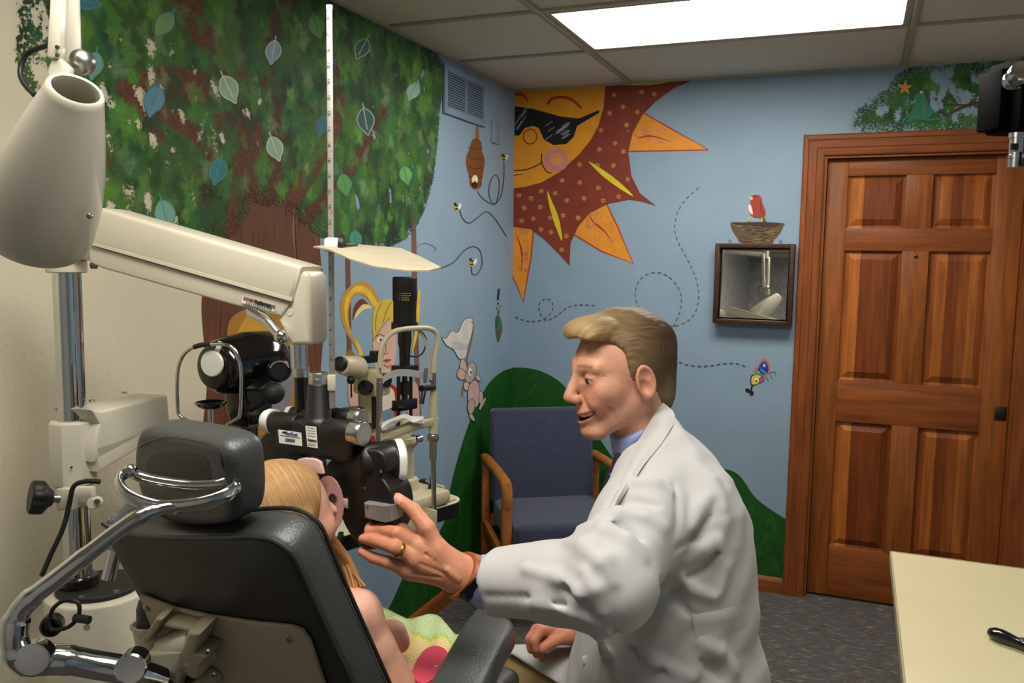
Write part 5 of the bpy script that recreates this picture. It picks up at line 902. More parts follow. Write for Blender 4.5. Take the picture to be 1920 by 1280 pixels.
if mxu[2] < 0: mxu = -mxu
MB().box(mc, (gw, .004, gh), [mxr, -nn, mxu]).build('mirror_glass', mat('mirror_silver', (222, 222, 220), .02, 1, noise=.01), mr)
for q in ((1368, 453), (1463, 454)): p = on(1, -.02, *q); MB().tube(spline([V3(p[0], -.02, z1), V3(p[0]-.004, -.02, z1+.014), V3(p[0]+.004, -.018, z1+.016), V3(p[0]+.006, -.018, z1+.004)], 4), .0018, 8).build('hook', STEEL, mr)
p = on(1, -.05, 1410, 614); MB().tube([V3(p[0], -.05, z0), V3(p[0], -.05, z0-.014)], .0016, 8).build('tilt_pin', STEEL, mr)
# ================================================================ CHART PROJECTOR
pj = thing('chart_projector', 'black chart projector with chrome lens mounted high beside the door', 'projector', at(1905, 190, 2.4)); pc = at(1934, 184, 2.42); W0 = nrm([RX[0], RX[1], 0]); W1 = nrm([FX[0], FX[1], 0]); pa_ = [nrm(W0+W1*.12), nrm(W1-W0*.12), Z]
MB().box(pc, (pxm(112, 2.4), .14, pxm(130, 2.42)), pa_, bev=.004).build('housing', mat('projector_black', (8, 8, 8), .6, noise=.15, spec=.03), pj); MB().box(at(1866, 190, 2.44), (pxm(26, 2.45), .1, pxm(108, 2.45)), pa_, bev=.006).build('lamp_cover', MATS['projector_black'], pj)
la, lb_ = at(1899, 152, 2.30), at(1928, 118, 2.2); ldv = nrm(lb_-la); MB().lathe(la-ldv*.01, ldv, [(0, .022), (.006, .027), (.02, .028), (.024, .025), (.03, .025), (.032, .028), (.07, .028), (.075, .024)], 36).build('lens_barrel', CHROME, pj)
MB().lathe(at(1906, 256, 2.38), -Z, [(-.01, .02), (.004, .02), (.004, .017), (.05, .017), (.051, .0185), (.06, .0185), (.061, .017), (.085, .017)], 30).build('swivel', SILV, pj); MB().box(at(1902, 275, 2.36), (.02, .006, .018), pa_).build('swivel_window', BLACK, pj)
e_ = at(1912, 312, 2.38); MB().bar(e_+V3(0, 0, .02), V3(RXW-.01, e_[1], e_[2]+.02), .04, .04, bev=.004).build('wall_arm', BLACK, pj); MB().box((RXW-.006, e_[1], e_[2]+.02), (.012, .1, .14), bev=.003).build('wall_plate', BLACK, pj)
# ================================================================ SDF MODELLING FOR BODIES AND CLOTH
def smin(a, b, k): h = np.clip(.5+.5*(b-a)/k, 0, 1); return b*(1-h)+a*h-k*h*(1-h)
def smax(a, b, k): return -smin(-a, -b, k)
def cone(P, a, b, ra, rb=None):
    rb = ra if rb is None else rb; a = np.asarray(a, float); b = np.asarray(b, float); d = b-a; t = np.clip(((P-a)@d)/(d@d+1e-12), 0, 1); return np.linalg.norm(P-a-t[:, None]*d, axis=1)-(ra+(rb-ra)*t)
def chain(P, pts, rs, k=.004):
    o = None
    for i in range(len(pts)-1):
        c = cone(P, pts[i], pts[i+1], rs[i], rs[i+1]); o = c if o is None else smin(o, c, k)
    return o
def ell(P, c, r, A=None):
    q = P-np.asarray(c, float)
    if A is not None: q = q@np.asarray(A).T
    r = np.asarray(r, float); k0 = np.linalg.norm(q/r, axis=1); k1 = np.linalg.norm(q/(r*r), axis=1)+1e-9; return k0*(k0-1)/k1
def surf(f, lo, hi, h):
    """surface nets on a two level grid: returns vertices and quads"""
    lo = np.asarray(lo, float); hi = np.asarray(hi, float); B = 4; n = (np.ceil((hi-lo)/(h*B)).astype(int))*B+1; C = [lo[i]+h*np.arange(n[i]) for i in range(3)]
    cc = [c[::B] for c in C]; G = np.stack(np.meshgrid(*cc, indexing='ij'), -1).reshape(-1, 3); vc = f(G).reshape([len(c) for c in cc])
    V = vc
    for ax in range(3): V = np.repeat(V, B, axis=ax)
    V = V[:n[0], :n[1], :n[2]].astype(np.float32).copy(); act = np.abs(vc) < h*B*2.4
    M = act
    for ax in range(3): M = np.repeat(M, B, axis=ax)
    # a node belongs to the block of its coarse corner; dilate one block so that cells are complete
    m2 = M.copy()
    for ax in range(3): m2 |= np.roll(M, B//2, axis=ax) | np.roll(M, -B//2, axis=ax)
    M = m2[:n[0], :n[1], :n[2]]; I = np.argwhere(M); V[M] = np.concatenate([f(lo+h*I[s:s+400000]) for s in range(0, len(I), 400000)]) if len(I) else 0
    S_ = V < 0; cnt = np.zeros([k-1 for k in n], np.int8)
    for dx in (0, 1):
        for dy in (0, 1):
            for dz in (0, 1): cnt += S_[dx:n[0]-1+dx, dy:n[1]-1+dy, dz:n[2]-1+dz]
    cells = np.argwhere((cnt > 0) & (cnt < 8)); idx = -np.ones(cnt.shape, np.int64); idx[tuple(cells.T)] = np.arange(len(cells)); acc = np.zeros((len(cells), 3)); num = np.zeros(len(cells)); cor = [(a, b, c) for a in (0, 1) for b in (0, 1) for c in (0, 1)]
    for p in cor:
        for ax in range(3):
            if p[ax]: continue
            q = list(p); q[ax] = 1; va = V[tuple((cells+p).T)]; vb = V[tuple((cells+q).T)]; m = (va < 0) != (vb < 0); t = np.where(m, va/(va-vb+1e-12), 0); e = np.array(p, float)+np.outer(t, np.eye(3)[ax]); acc += e*m[:, None]; num += m
    verts = lo+h*(cells+acc/np.maximum(num, 1)[:, None]); F_ = []
    for ax in range(3):
        b, c = (ax+1) % 3, (ax+2) % 3; sl0 = [slice(1, -1)]*3; sl0[ax] = slice(0, -1); sl1 = list(sl0); sl1[ax] = slice(1, None); s0, s1 = S_[tuple(sl0)], S_[tuple(sl1)]; E = np.argwhere(s0 != s1); fl = s0[tuple(E.T)]; off = np.array([1, 1, 1]); off[ax] = 0; E = E+off; db = np.eye(3, dtype=int)[b]; dc = np.eye(3, dtype=int)[c]; qd = np.stack([idx[tuple((E-db-dc).T)], idx[tuple((E-dc).T)], idx[tuple(E.T)], idx[tuple((E-db).T)]], 1); qd = np.where(fl[:, None], qd, qd[:, ::-1]); F_.append(qd[(qd >= 0).all(1)])
    return verts, np.concatenate(F_)
def relax(v, q, it=1, lam=.5):
    for _ in range(it):
        s = np.zeros_like(v); c = np.zeros(len(v))
        for a, b in ((0, 1), (1, 2), (2, 3), (3, 0)):
            np.add.at(s, q[:, a], v[q[:, b]]); np.add.at(c, q[:, a], 1); np.add.at(s, q[:, b], v[q[:, a]]); np.add.at(c, q[:, b], 1)
        v = v+lam*(s/np.maximum(c, 1)[:, None]-v)
    return v
def main_piece(v, q, frac=.1):
    """drop stray fragments of a surface"""
    lab = np.arange(len(v)); e = np.concatenate([q[:, [0, 1]], q[:, [1, 2]], q[:, [2, 3]], q[:, [3, 0]]])
    for _ in range(400):
        old = lab.copy(); m = np.minimum(lab[e[:, 0]], lab[e[:, 1]]); np.minimum.at(lab, e[:, 0], m); np.minimum.at(lab, e[:, 1], m); lab = lab[lab]; lab = lab[lab]
        if (lab == old).all(): break
    u, c = np.unique(lab, return_counts=True); good = u[c > frac*len(v)]; keep = np.isin(lab, good); re = np.cumsum(keep)-1; q = q[keep[q].all(1)]; return v[keep], re[q]
def sdf_obj(name, parts, m, parent, label=None, relax_n=2, flow=None):
    """parts: list of (f, lo, hi, h, colour function or None); joined into one mesh"""
    VV, QQ, CC = [], [], []; o = 0
    for f, lo, hi, h, col in parts:
        v, q = main_piece(*surf(f, lo, hi, h)); v = relax(v, q, relax_n); VV.append(v); QQ.append(q+o); o += len(v)
        if col is not None: CC.append(col(v))
    v = np.concatenate(VV); q = np.concatenate(QQ); me = bpy.data.meshes.new(name); me.vertices.add(len(v)); me.vertices.foreach_set('co', v.ravel()); me.loops.add(q.size); me.loops.foreach_set('vertex_index', q.ravel().astype(np.int32)); me.polygons.add(len(q)); me.polygons.foreach_set('loop_start', np.arange(0, q.size, 4, dtype=np.int32)); me.polygons.foreach_set('use_smooth', np.ones(len(q), bool)); me.update(); me.validate()
    if CC:
        at_ = me.color_attributes.new('Col', 'FLOAT_COLOR', 'POINT'); c = np.concatenate(CC); c = np.where(c/255 <= .04045, c/255/12.92, ((c/255+.055)/1.055)**2.4); at_.data.foreach_set('color', np.concatenate([c, np.ones((len(c), 1))], 1).ravel())
    if flow is not None: fa_ = me.attributes.new('Flow', 'FLOAT_VECTOR', 'POINT'); fa_.data.foreach_set('vector', flow(v).astype(np.float32).ravel())
    ob = link(name, me, m, parent)
    if label: ob['label'] = label
    return ob
def march(f, x, y, d0=.9, d1=2.6):
    """first point where the pixel's ray meets a surface"""
    r_ = ray(x, y); t = np.arange(d0, d1, .004); v = f(CAM+np.outer(t, r_)); i = np.argmax(v < 0)
    if not (v < 0).any(): i = int(np.argmin(v))
    return CAM+r_*t[i]
SKIN = attr_mat('skin', .5, .1, 45, spec=.4, sss=.12, bump=.3, bscale=170); HAIRM = attr_mat('hair', .48, .1, 22, spec=.35)
def strands(m, dark, light, bump):
    """fine strand colour and relief that follows the 'Flow' attribute"""
    nt = m.node_tree; N = nt.nodes; B = N['Principled BSDF']; a = N.new('ShaderNodeAttribute'); a.attribute_name = 'Flow'; n = N.new('ShaderNodeTexNoise'); n.inputs['Scale'].default_value = 1; n.inputs['Detail'].default_value = 5; n.inputs['Roughness'].default_value = .65; nt.links.new(a.outputs['Vector'], n.inputs[0])
    mr = N.new('ShaderNodeMapRange'); mr.inputs[1].default_value = .3; mr.inputs[2].default_value = .7; mr.inputs[3].default_value = dark; mr.inputs[4].default_value = light; nt.links.new(n.outputs[0], mr.inputs[0]); src = B.inputs['Base Color'].links[0].from_socket; sc = N.new('ShaderNodeVectorMath'); sc.operation = 'SCALE'; nt.links.new(src, sc.inputs[0]); nt.links.new(mr.outputs[0], sc.inputs['Scale']); nt.links.new(sc.outputs[0], B.inputs['Base Color'])
    b = N.new('ShaderNodeBump'); b.inputs['Strength'].default_value = bump; b.inputs['Distance'].default_value = .003; nt.links.new(n.outputs[0], b.inputs['Height']); nt.links.new(b.outputs[0], B.inputs['Normal'])
strands(HAIRM, .62, 1.35, .8)
# ================================================================ DOCTOR
RXh = nrm(RX*V3(1, 1, 0)); FXh = nrm(FX*V3(1, 1, 0))
doc = thing('person', 'man in a white lab coat, blue shirt and tie reaching towards the phoropter', 'person', V3(*at(1290, 1250, 1.6)[:2], 0))
def frame(yaw_t, pitch, roll=0):
    t, p = radians(yaw_t), radians(pitch); hf = -RXh*cos(t)-FXh*sin(t); f = hf*cos(p)-Z*sin(p); u = Z*cos(p)+hf*sin(p); l = np.cross(u, f); r = radians(roll); return np.array([f, l*cos(r)+u*sin(r), u*cos(r)-l*sin(r)])
HA = frame(20, 7, 0); HO = at(1167, 705, 1.60); HS = .955
def HL(P): return (P-HO)@HA.T/HS
def head_f(P):
    q = HL(P); y = np.abs(q[:, 1]); s = np.stack([q[:, 0], y, q[:, 2]], 1)
    d = ell(s, (-.006, 0, .034), (.098, .074, .088)); d = smin(d, ell(s, (.036, 0, -.012), (.060, .058, .076)), .03)
    d = smin(d, cone(s, (.0, .049, -.042), (.066, .016, -.094), .021, .0185), .026); d = smin(d, ell(s, (.078, 0, -.095), (.020, .022, .017)), .016)
    d = smin(d, cone(s, (.086, .014, .034), (.076, .045, .034), .0115, .010), .016); d = smin(d, ell(s, (.058, .048, -.014), (.026, .018, .02)), .022); d = smin(d, ell(s, (.072, .034, -.036), (.02, .018, .018)), .016)
    d = smin(d, ell(s, (.084, 0, -.058), (.019, .028, .024)), .014)
    # nose
    d = smin(d, cone(s, (.095, 0, .024), (.117, 0, -.022), .0075, .0118), .011); d = smin(d, ell(s, (.107, .0105, -.0275), (.0115, .0075, .0085)), .006)
    d = smax(d, -ell(s, (.106, .0065, -.0365), (.006, .0035, .004)), .003)
    # eye sockets and lids
    d = smax(d, -ell(s, (.100, .033, .014), (.017, .017, .0105)), .008)
    lid = ell(s, (.0795, .0325, .013), (.0148, .0165, .0135)); slit = ell(s, (.094, .0335, .0104), (.012, .0145, .0023)); d = smin(d, smax(lid, -slit, .0012), .004)
    # brow bulge, bags
    d = smin(d, cone(s, (.0915, .02, .0015), (.083, .043, .003), .0035, .003), .004)
    # mouth: lips round an open smile
    mx = .029; yy = np.clip(y/mx, 0, 1.3); zc = -.0665+.0105*yy**2; xs = .1015-.02*yy**2
    lipu = np.sqrt((s[:, 0]-xs+.001)**2+(s[:, 2]-(zc+.0088*(1-yy**2*.75)))**2+np.maximum(y-mx, 0)**2)-.0046; lipl = np.sqrt((s[:, 0]-xs+.004)**2+(s[:, 2]-(zc-.0092*(1-yy**2*.75)))**2+np.maximum(y-mx, 0)**2)-.0052
    d = smin(d, lipu, .005); d = smin(d, lipl, .005); gap = np.sqrt(((s[:, 0]-xs)*.35)**2+((s[:, 2]-zc)/(1.0-.4*yy))**2+np.maximum(y-.026, 0)**2)-.0072; d = smax(d, -gap, .0015)
    tee = np.sqrt(((s[:, 0]-xs+.0085)*.9)**2+((s[:, 2]-zc-.0048))**2+np.maximum(y-.022, 0)**2)-.0048; d = np.minimum(d, tee)
    # smile folds
    d = smax(d, -chain(s, [(.098, .017, -.026), (.093, .029, -.044), (.084, .037, -.062), (.075, .038, -.075)], [.003, .0036, .0036, .002]), .005)
    d = smax(d, -chain(s, [(.066, .047, -.035), (.057, .053, -.052), (.05, .052, -.072)], [.0028, .004, .002]), .005)
    for z0 in (.053, .061, .069): d = smax(d, -chain(s, [(.0935, 0, z0), (.087, .028, z0+.003), (.072, .05, z0-.002)], [.0018, .0018, .001]), .004)
    d = smax(d, -chain(s, [(.097, .006, .028), (.094, .0055, .044)], [.0012, .001]), .003)
    for a in (-.003, .004, .010): d = smax(d, -chain(s, [(.068, .053, .0115+a*.5), (.052, .061, .008+a*1.6)], [.0009, .0006]), .003)
    # ears
    e = np.stack([s[:, 0]+.006, s[:, 1]-.075, s[:, 2]+.002], 1); an = .16; e2 = np.stack([e[:, 0]*cos(an)+e[:, 2]*sin(an)*-1, e[:, 1]-.25*np.maximum(-e[:, 0], 0)*1.0, e[:, 2]*cos(an)+e[:, 0]*sin(an)], 1)
    pl_ = ell(e2, (0, .004, .0), (.0185, .0065, .031)); rim = np.sqrt((np.sqrt((e2[:, 0]/.0165)**2+((e2[:, 2]-.003)/.028)**2)-1)**2*.00038+((e2[:, 1]-.009)*1)**2)-.0035; ear = smin(pl_, rim, .004); ear = smax(ear, -ell(e2, (.004, .013, -.004), (.0095, .0115, .0135)), .003); ear = smax(ear, -ell(e2, (-.002, .0125, .013), (.0095, .0065, .0095)), .003); ear = smin(ear, ell(e2, (.004, .004, -.027), (.009, .006, .0085)), .005)
    d = smin(d, ear, .005)
    # neck
    d = smin(d, cone(s, (-.024, 0, -.05), (-.052, 0, -.21), .056, .064), .022); d = smin(d, cone(s, (-.03, .035, -.06), (.0, .012, -.18), .012, .012), .02)
    return d*HS
def head_col(v):
    q = HL(v); y = np.abs(q[:, 1]); c = np.tile(np.array([204., 150., 122.]), (len(v), 1))
    def blend(w, rgb): w = np.clip(w, 0, 1)[:, None]; c[:] = c*(1-w)+np.array(rgb, float)*w
    g = lambda p, r: np.exp(-(((q[:, 0]-p[0])**2+(y-p[1])**2+(q[:, 2]-p[2])**2)/(r*r)))
    blend(.55*g((.08, .04, -.03), .025), (206, 128, 104)); blend(.5*g((.117, 0, -.024), .018), (204, 126, 104)); blend(.45*g((-.004, .08, 0), .035), (206, 128, 108)); blend(.4*g((.085, 0, .06), .05), (208, 148, 118)); blend(.35*g((.09, .033, .014), .016), (168, 112, 96))
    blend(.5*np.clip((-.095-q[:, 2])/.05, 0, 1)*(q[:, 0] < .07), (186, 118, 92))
    yy = np.clip(y/.029, 0, 1.3); zc = -.0665+.0105*yy**2; xs = .1015-.02*yy**2; inm = (y < .028) & (q[:, 0] < xs-.0035) & (np.abs(q[:, 2]-zc) < .0085*(1.05-.5*yy)) & (q[:, 0] > .06); teeth = (y < .025) & (q[:, 0] < xs-.0025) & (q[:, 0] > .065) & (q[:, 2] > zc-.0008) & (q[:, 2] < zc+.0068); lip = (y < .030) & (q[:, 0] > xs-.006) & (np.abs(q[:, 2]-zc) < .0135*(1.05-.5*yy)) & (q[:, 0] < .11)
    blend(.6*lip, (176, 96, 86)); blend(1.*inm, (70, 26, 24)); blend(1.*teeth, (222, 206, 180))
    br_ = np.exp(-(((q[:, 2]-.038-.05*(y-.03)*(y < .03)*0+.12*np.maximum(y-.035, 0))/.0035)**2))*((y > .014) & (y < .05) & (q[:, 0] > .06)); blend(.8*br_, (140, 98, 66))
    return c
def hair_f(P):
    q = HL(P); y = np.abs(q[:, 1]); s = np.stack([q[:, 0], y, q[:, 2]], 1)
    d = ell(s, (-.014, 0, .044), (.104, .0815, .092)); d = smin(d, ell(s, (.062, .0, .104), (.046, .058, .024)), .03); d = smin(d, ell(s, (.085, .012, .094), (.022, .04, .016)), .016); d = smin(d, ell(s, (-.07, 0, -.03), (.034, .058, .06)), .03)
    face = (((np.abs(s[:, 0]-.14)/.119)**4+(np.abs(s[:, 2]+.015)/.106)**4)**.25-1)*.1; d = smax(d, -face, .006)
    side = smax(ell(s, (.01, .09, -.075), (.06, .05, .068)), -(s[:, 1]-.02), .002); d = smax(d, -side, .004)
    d = smax(d, -(s[:, 2]+.102+.1*np.maximum(s[:, 0]+.07, 0)), .006)
    a_ = np.arctan2(s[:, 1], s[:, 2]+.03); st = np.sin(a_*70+22*s[:, 0]+6*np.sin(s[:, 0]*60))*.5+np.sin(a_*37-30*s[:, 0])*.5; st2 = np.sin(s[:, 0]*260+s[:, 2]*120+4*np.sin(a_*9)); w = np.clip((s[:, 2]-.02)/.05, 0, 1); return d-.0007*st*w-.0003*st2*(1-w)-.0022*np.sin(a_*13+s[:, 0]*28+2*np.sin(s[:, 0]*35))*w
def hair_col(v):
    q = HL(v); t = np.clip((q[:, 0]+.06)/.15, 0, 1)[:, None]; c = np.array([76., 56., 34.])*(1-t)+np.array([162., 134., 92.])*t
    w = np.clip((.01-q[:, 2])/.05, 0, 1)[:, None]; c = c*(1-.6*w)+np.array([138., 122., 98.])*.6*w; a_ = np.arctan2(np.abs(q[:, 1]), q[:, 2]+.03); s_ = (np.sin(a_*58+16*q[:, 0]+5*np.sin(q[:, 0]*50))+np.sin(a_*131+9*q[:, 0]))[:, None]; return np.clip(c*(1+.03*s_), 0, 255)
def hair_flow(v):
    q = HL(v); a_ = np.arctan2(q[:, 1], q[:, 2]+.03); w = 1/(1+np.exp(-(q[:, 2]-.03)/.012)); al = q[:, 0]*w+(q[:, 0]*.6-q[:, 2]*.8)*(1-w); ac = (a_*.1+.12*q[:, 0]*np.sin(a_))*w+(q[:, 0]*.8+q[:, 2]*.6)*(1-w); return np.stack([al*26, ac*420, np.zeros(len(v))], 1)
def box_of(pts, m): p = np.array(pts); return p.min(0)-m, p.max(0)+m
hb0, hb1 = box_of([HO], .17); hb0[2] = HO[2]-.20
# hands ------------------------------------------------------------------
tipd = F(690, 1000, .016); TD = float(np.dot(tipd-CAM, FX))-.012
WR = at(884, 1080, 1.385)
L_ = {'thumb': [at(822, 1032, 1.372), at(801, 990, 1.372), at(776, 957, 1.385), at(745, 934, TD-.005)], 'index': [at(794, 1016, 1.395), at(752, 993, 1.405), at(716, 985, 1.425), at(694, 988, TD+.004)], 'middle': [at(790, 1026, 1.375), at(744, 1000, 1.365), at(712, 993, 1.395), at(692, 995, TD)], 'ring': [at(780, 1048, 1.368), at(740, 1026, 1.352), at(704, 1014, 1.38), at(681, 1010, TD-.002)], 'little': [at(766, 1068, 1.375), at(728, 1054, 1.365), at(700, 1046, 1.385), at(679, 1034, TD)]}
R_ = {'thumb': [.0145, .0135, .012, .0095], 'index': [.0135, .0115, .0102, .0082], 'middle': [.0135, .0118, .0105, .0085], 'ring': [.013, .0112, .010, .0082], 'little': [.012, .0102, .009, .0074]}
def lhand_f(P):
    fs = [chain(P, L_[k], R_[k], .003) for k in L_]; d = fs[0]
    for f_ in fs[1:]: d = smin(d, f_, .0035)
    pal = None; wc_ = at(868, 1078, 1.385)
    for k, r0 in (('index', .018), ('middle', .0185), ('ring', .018), ('little', .0165)): c = cone(P, wc_, L_[k][0], .024, r0); pal = c if pal is None else smin(pal, c, .012)
    pal = smin(pal, cone(P, at(850, 1062, 1.378), L_['thumb'][0], .022, .0175), .012); d = smin(d, pal, .008)
    for k in ('index', 'middle', 'ring', 'little'): d = smin(d, ell(P, L_[k][0]-FX*.006, (.011, .011, .011)), .006); d = smax(d, -chain(P, [np.array(L_[k][0])-FX*.019+(np.array(wc_)-L_[k][0])*.12, np.array(L_[k][0])-FX*.024+(np.array(wc_)-L_[k][0])*.6], [.0015, .001]), .004)
    d = smin(d, chain(P, [at(862, 1080, 1.388), at(900, 1082, 1.39), at(990, 1086, 1.365)], [.027, .026, .034]), .018)
    d = smin(d, chain(P, [at(838, 1068, 1.352), at(858, 1085, 1.354)], [.003, .003]), .008); return d
def nails(P, d=0): pass
def lh_col(v):
    c = np.tile(np.array([198., 134., 102.]), (len(v), 1))
    for k in L_:
        w = np.exp(-(np.linalg.norm(v-L_[k][3], axis=1)/.012)**2)[:, None]; c = c*(1-.5*w)+np.array([214., 138., 116.])*.5*w
        for j in (1, 2): w = np.exp(-(np.linalg.norm(v-L_[k][j], axis=1)/.011)**2)[:, None]; c = c*(1-.35*w)+np.array([186., 112., 86.])*.35*w
    nt_ = nrm(L_['thumb'][3]-L_['thumb'][2]); pn = L_['thumb'][3]-FX*.007-nt_*.002; w = (np.linalg.norm((v-pn), axis=1) < .0078)[:, None]; c = np.where(w, np.array([226., 160., 146.]), c); return c
WR2 = at(1092, 1186, 1.74); R2 = {'thumb': [at(1058, 1192, 1.715), at(1034, 1204, 1.70), at(1014, 1216, 1.69)], 'index': [at(1040, 1180, 1.73), at(1012, 1182, 1.70), at(1000, 1200, 1.68), at(1004, 1216, 1.68)], 'middle': [at(1038, 1184, 1.75), at(1006, 1180, 1.73), at(994, 1198, 1.71), at(996, 1218, 1.71)], 'ring': [at(1040, 1188, 1.77), at(1012, 1190, 1.76), at(1002, 1210, 1.74), at(1006, 1226, 1.74)], 'little': [at(1044, 1194, 1.78), at(1020, 1204, 1.77), at(1014, 1222, 1.76), at(1018, 1234, 1.76)]}
def rhand_f(P):
    d = None
    for k in R2:
        r0 = [.013, .0115, .0105, .0085][:len(R2[k])]; c = chain(P, R2[k], r0, .003); d = c if d is None else smin(d, c, .003)
    for k in R2: d = smin(d, cone(P, WR2, R2[k][0], .024, .0165), .008)
    return smin(d, cone(P, WR2, at(1150, 1170, 1.78), .026, .03), .01)
def rh_col(v): return np.tile(np.array([196., 128., 100.]), (len(v), 1))
# torso (hidden inside the clothes) keeps head and hands one figure
tf = frame(4, 0); TO = at(1250, 1000, 1.57); Zy = lambda y: at(1250, y, 1.57)[2]
def TX(x, y): p = onp(TO, tf[1], x, y); return float((p-TO)@tf[0])
STN = [(770, 1232, 1256, .035), (790, 1222, 1270, .062), (815, 1205, 1302, .10), (840, 1192, 1326, .150), (870, 1176, 1350, .185), (910, 1160, 1372, .202), (960, 1142, 1388, .205), (1030, 1120, 1398, .20), (1110, 1100, 1402, .192), (1160, 1094, 1399, .188), (1210, 1086, 1416, .195), (1290, 1070, 1424, .205), (1380, 1060, 1430, .215)]
sz_ = np.array([Zy(s[0]) for s in STN])[::-1]; sf = np.array([TX(s[1], s[0]) for s in STN])[::-1]; sbk = np.array([TX(s[2], s[0]) for s in STN])[::-1]; sbl = np.array([s[3] for s in STN])[::-1]
def loft(P, ins=0., ztop=None):
    q = (P-TO)@tf.T; z = P[:, 2]; f0, b0, l0 = np.interp(z, sz_, sf), np.interp(z, sz_, sbk), np.interp(z, sz_, sbl); c = (f0+b0)/2; a = (f0-b0)/2-ins; l0 = l0-ins; a = np.maximum(a, .012); l0 = np.maximum(l0, .012)
    k = np.sqrt((np.abs(q[:, 0]-c)/a)**2.3+(np.abs(q[:, 1])/l0)**2.3+1e-9)**(2/2.3); d = (k-1)*np.minimum(a, l0)*.8; zt = sz_[-1] if ztop is None else ztop; return smax(d, z-zt, .01)
SH = at(1232, 905, 1.49); EL = at(1138, 1092, 1.285); CF = at(902, 1090, 1.395); SH2 = at(1236, 905, 1.72); EL2 = at(1225, 1100, 1.82); CF2 = at(1110, 1180, 1.76)
HIP = at(1262, 1290, 1.60); KN2 = at(955, 1290, 1.86); HP2 = at(1230, 1300, 1.68)
fa = nrm(CF-EL)
def body_f(P):
    d = loft(P, .03); d = smin(d, cone(P, SH, EL, .045, .04), .02); d = smin(d, cone(P, EL, CF, .04, .03), .01); d = smin(d, cone(P, SH2, EL2, .045, .04), .02); return smin(d, cone(P, EL2, WR2, .038, .028), .01)
t0, t1 = box_of([SH, EL, CF, SH2, EL2, WR2, at(1400, 1280, 1.57), at(1230, 800, 1.57)], .08); t1[2] = Zy(800)
h0_, h1_ = box_of([p for k in L_ for p in L_[k]]+[WR, at(985, 1086, 1.365)], .035); r0_, r1_ = box_of([p for k in R2 for p in R2[k]]+[WR2], .04)
skin_t = lambda v: np.tile(np.array([200., 146., 118.]), (len(v), 1))
body = sdf_obj('body', [(head_f, hb0, hb1, .0022, head_col), (lhand_f, h0_, h1_, .002, lh_col), (rhand_f, r0_, r1_, .0028, rh_col), (body_f, t0, t1, .012, skin_t)], SKIN, doc)
sdf_obj('hair', [(hair_f, hb0, hb1, .0021, hair_col)], HAIRM, doc, 'swept back sandy hair greying at the temples', 1, hair_flow)
EYEW = mat('eye_white', (188, 174, 164), .25, noise=.03); IRIS = mat('eye_iris', (46, 44, 42), .2, noise=.1)
for s in (-1, 1):
    ec = HO+HS*(HA.T@V3(.0805, .0325*s, .0115)); MB().sphere(ec, .0125, n=24, m=16).build('eye', EYEW, doc); gz = nrm(HA.T@V3(1, .05, -.12)); MB().lathe(ec+gz*.0112, gz, [(0, .0062), (.0012, .0052), (.0018, .002)], 20).build('iris', IRIS, doc)
# lab coat -----------------------------------------------------------------
def fold(P, px, r, base, off=.0): return chain(P, [march(base, *q)-FX*off for q in px], [r*.35]+[r]*(len(px)-2)+[r*.35], .003)
def coat0(P, cut=False):
    d = loft(P)
    if cut: d = smax(d, np.minimum((P-VP0)@vn, P[:, 2]-VP1[2]), .004)
    sl = chain(P, [SH, at(1196, 985, 1.375), EL], [.078, .072, .074], .02); sl = smin(sl, chain(P, [EL, at(1050, 1092, 1.318), CF], [.074, .062, .0535], .02), .02); cutp = (P-at(930, 1090, 1.385))@(fa); sl = smax(sl, cutp, .003); d = smin(d, sl, .028)
    s2 = smin(chain(P, [SH2, EL2], [.07, .06], .02), cone(P, EL2, CF2, .06, .048), .02); s2 = smax(s2, (P-at(1092, 1186, 1.74))@nrm(CF2-EL2), .004); d = smin(d, s2, .03); return d
RIDG = [([(1062, 1016), (1096, 1022), (1128, 1052), (1150, 1090)], .013), ([(1088, 992), (1130, 994), (1176, 1010), (1208, 1046)], .014), ([(1118, 972), (1160, 962), (1206, 968), (1246, 990)], .011), ([(1150, 925), (1186, 906), (1230, 905), (1264, 925)], .011), ([(985, 1066), (1040, 1080), (1085, 1110), (1122, 1150)], .009), ([(1000, 1128), (1050, 1138), (1100, 1160)], .008), ([(1094, 1070), (1120, 1104), (1132, 1150)], .010), ([(1296, 985), (1312, 950), (1330, 930)], .009), ([(1290, 1048), (1316, 1024), (1338, 1012)], .010), ([(1268, 1072), (1300, 1104), (1340, 1120)], .008), ([(1180, 1195), (1230, 1240), (1300, 1268)], .010), ([(1310, 1200), (1350, 1220), (1378, 1260)], .010), ([(1300, 870), (1335, 900), (1352, 950)], .008), ([(1120, 1190), (1135, 1230), (1125, 1275)], .010), ([(1345, 1010), (1360, 1060), (1350, 1110)], .008)]
GRV = [([(1110, 982), (1160, 988), (1204, 1014)], .007), ([(1140, 948), (1186, 938), (1236, 948)], .006), ([(1060, 1100), (1098, 1128), (1118, 1166)], .006), ([(1238, 1090), (1262, 1120), (1292, 1150)], .010), ([(1270, 1030), (1302, 1004), (1330, 970)], .007), ([(1290, 1080), (1320, 1060), (1345, 1030)], .006), ([(1150, 1180), (1190, 1220), (1240, 1256)], .007), ([(1262, 905), (1272, 950), (1268, 1000)], .0035), ([(912, 1118), (990, 1120), (1060, 1135)], .003), ([(1300, 1225), (1330, 1245), (1352, 1275)], .006)]
RS = [(([march(coat0, *q)-FX*.001 for q in px]), r) for px, r in RIDG]; GS = [(([march(coat0, *q) for q in px]), r) for px, r in GRV]
CF_near = at(903, 1090, 1.395)
VP0, VP1 = at(1250, 752, 1.44), at(1152, 958, 1.40); vn = nrm(np.cross(VP1-VP0, tf[1])); vn = vn if vn@(at(1100, 800, 1.5)-VP0) > 0 else -vn
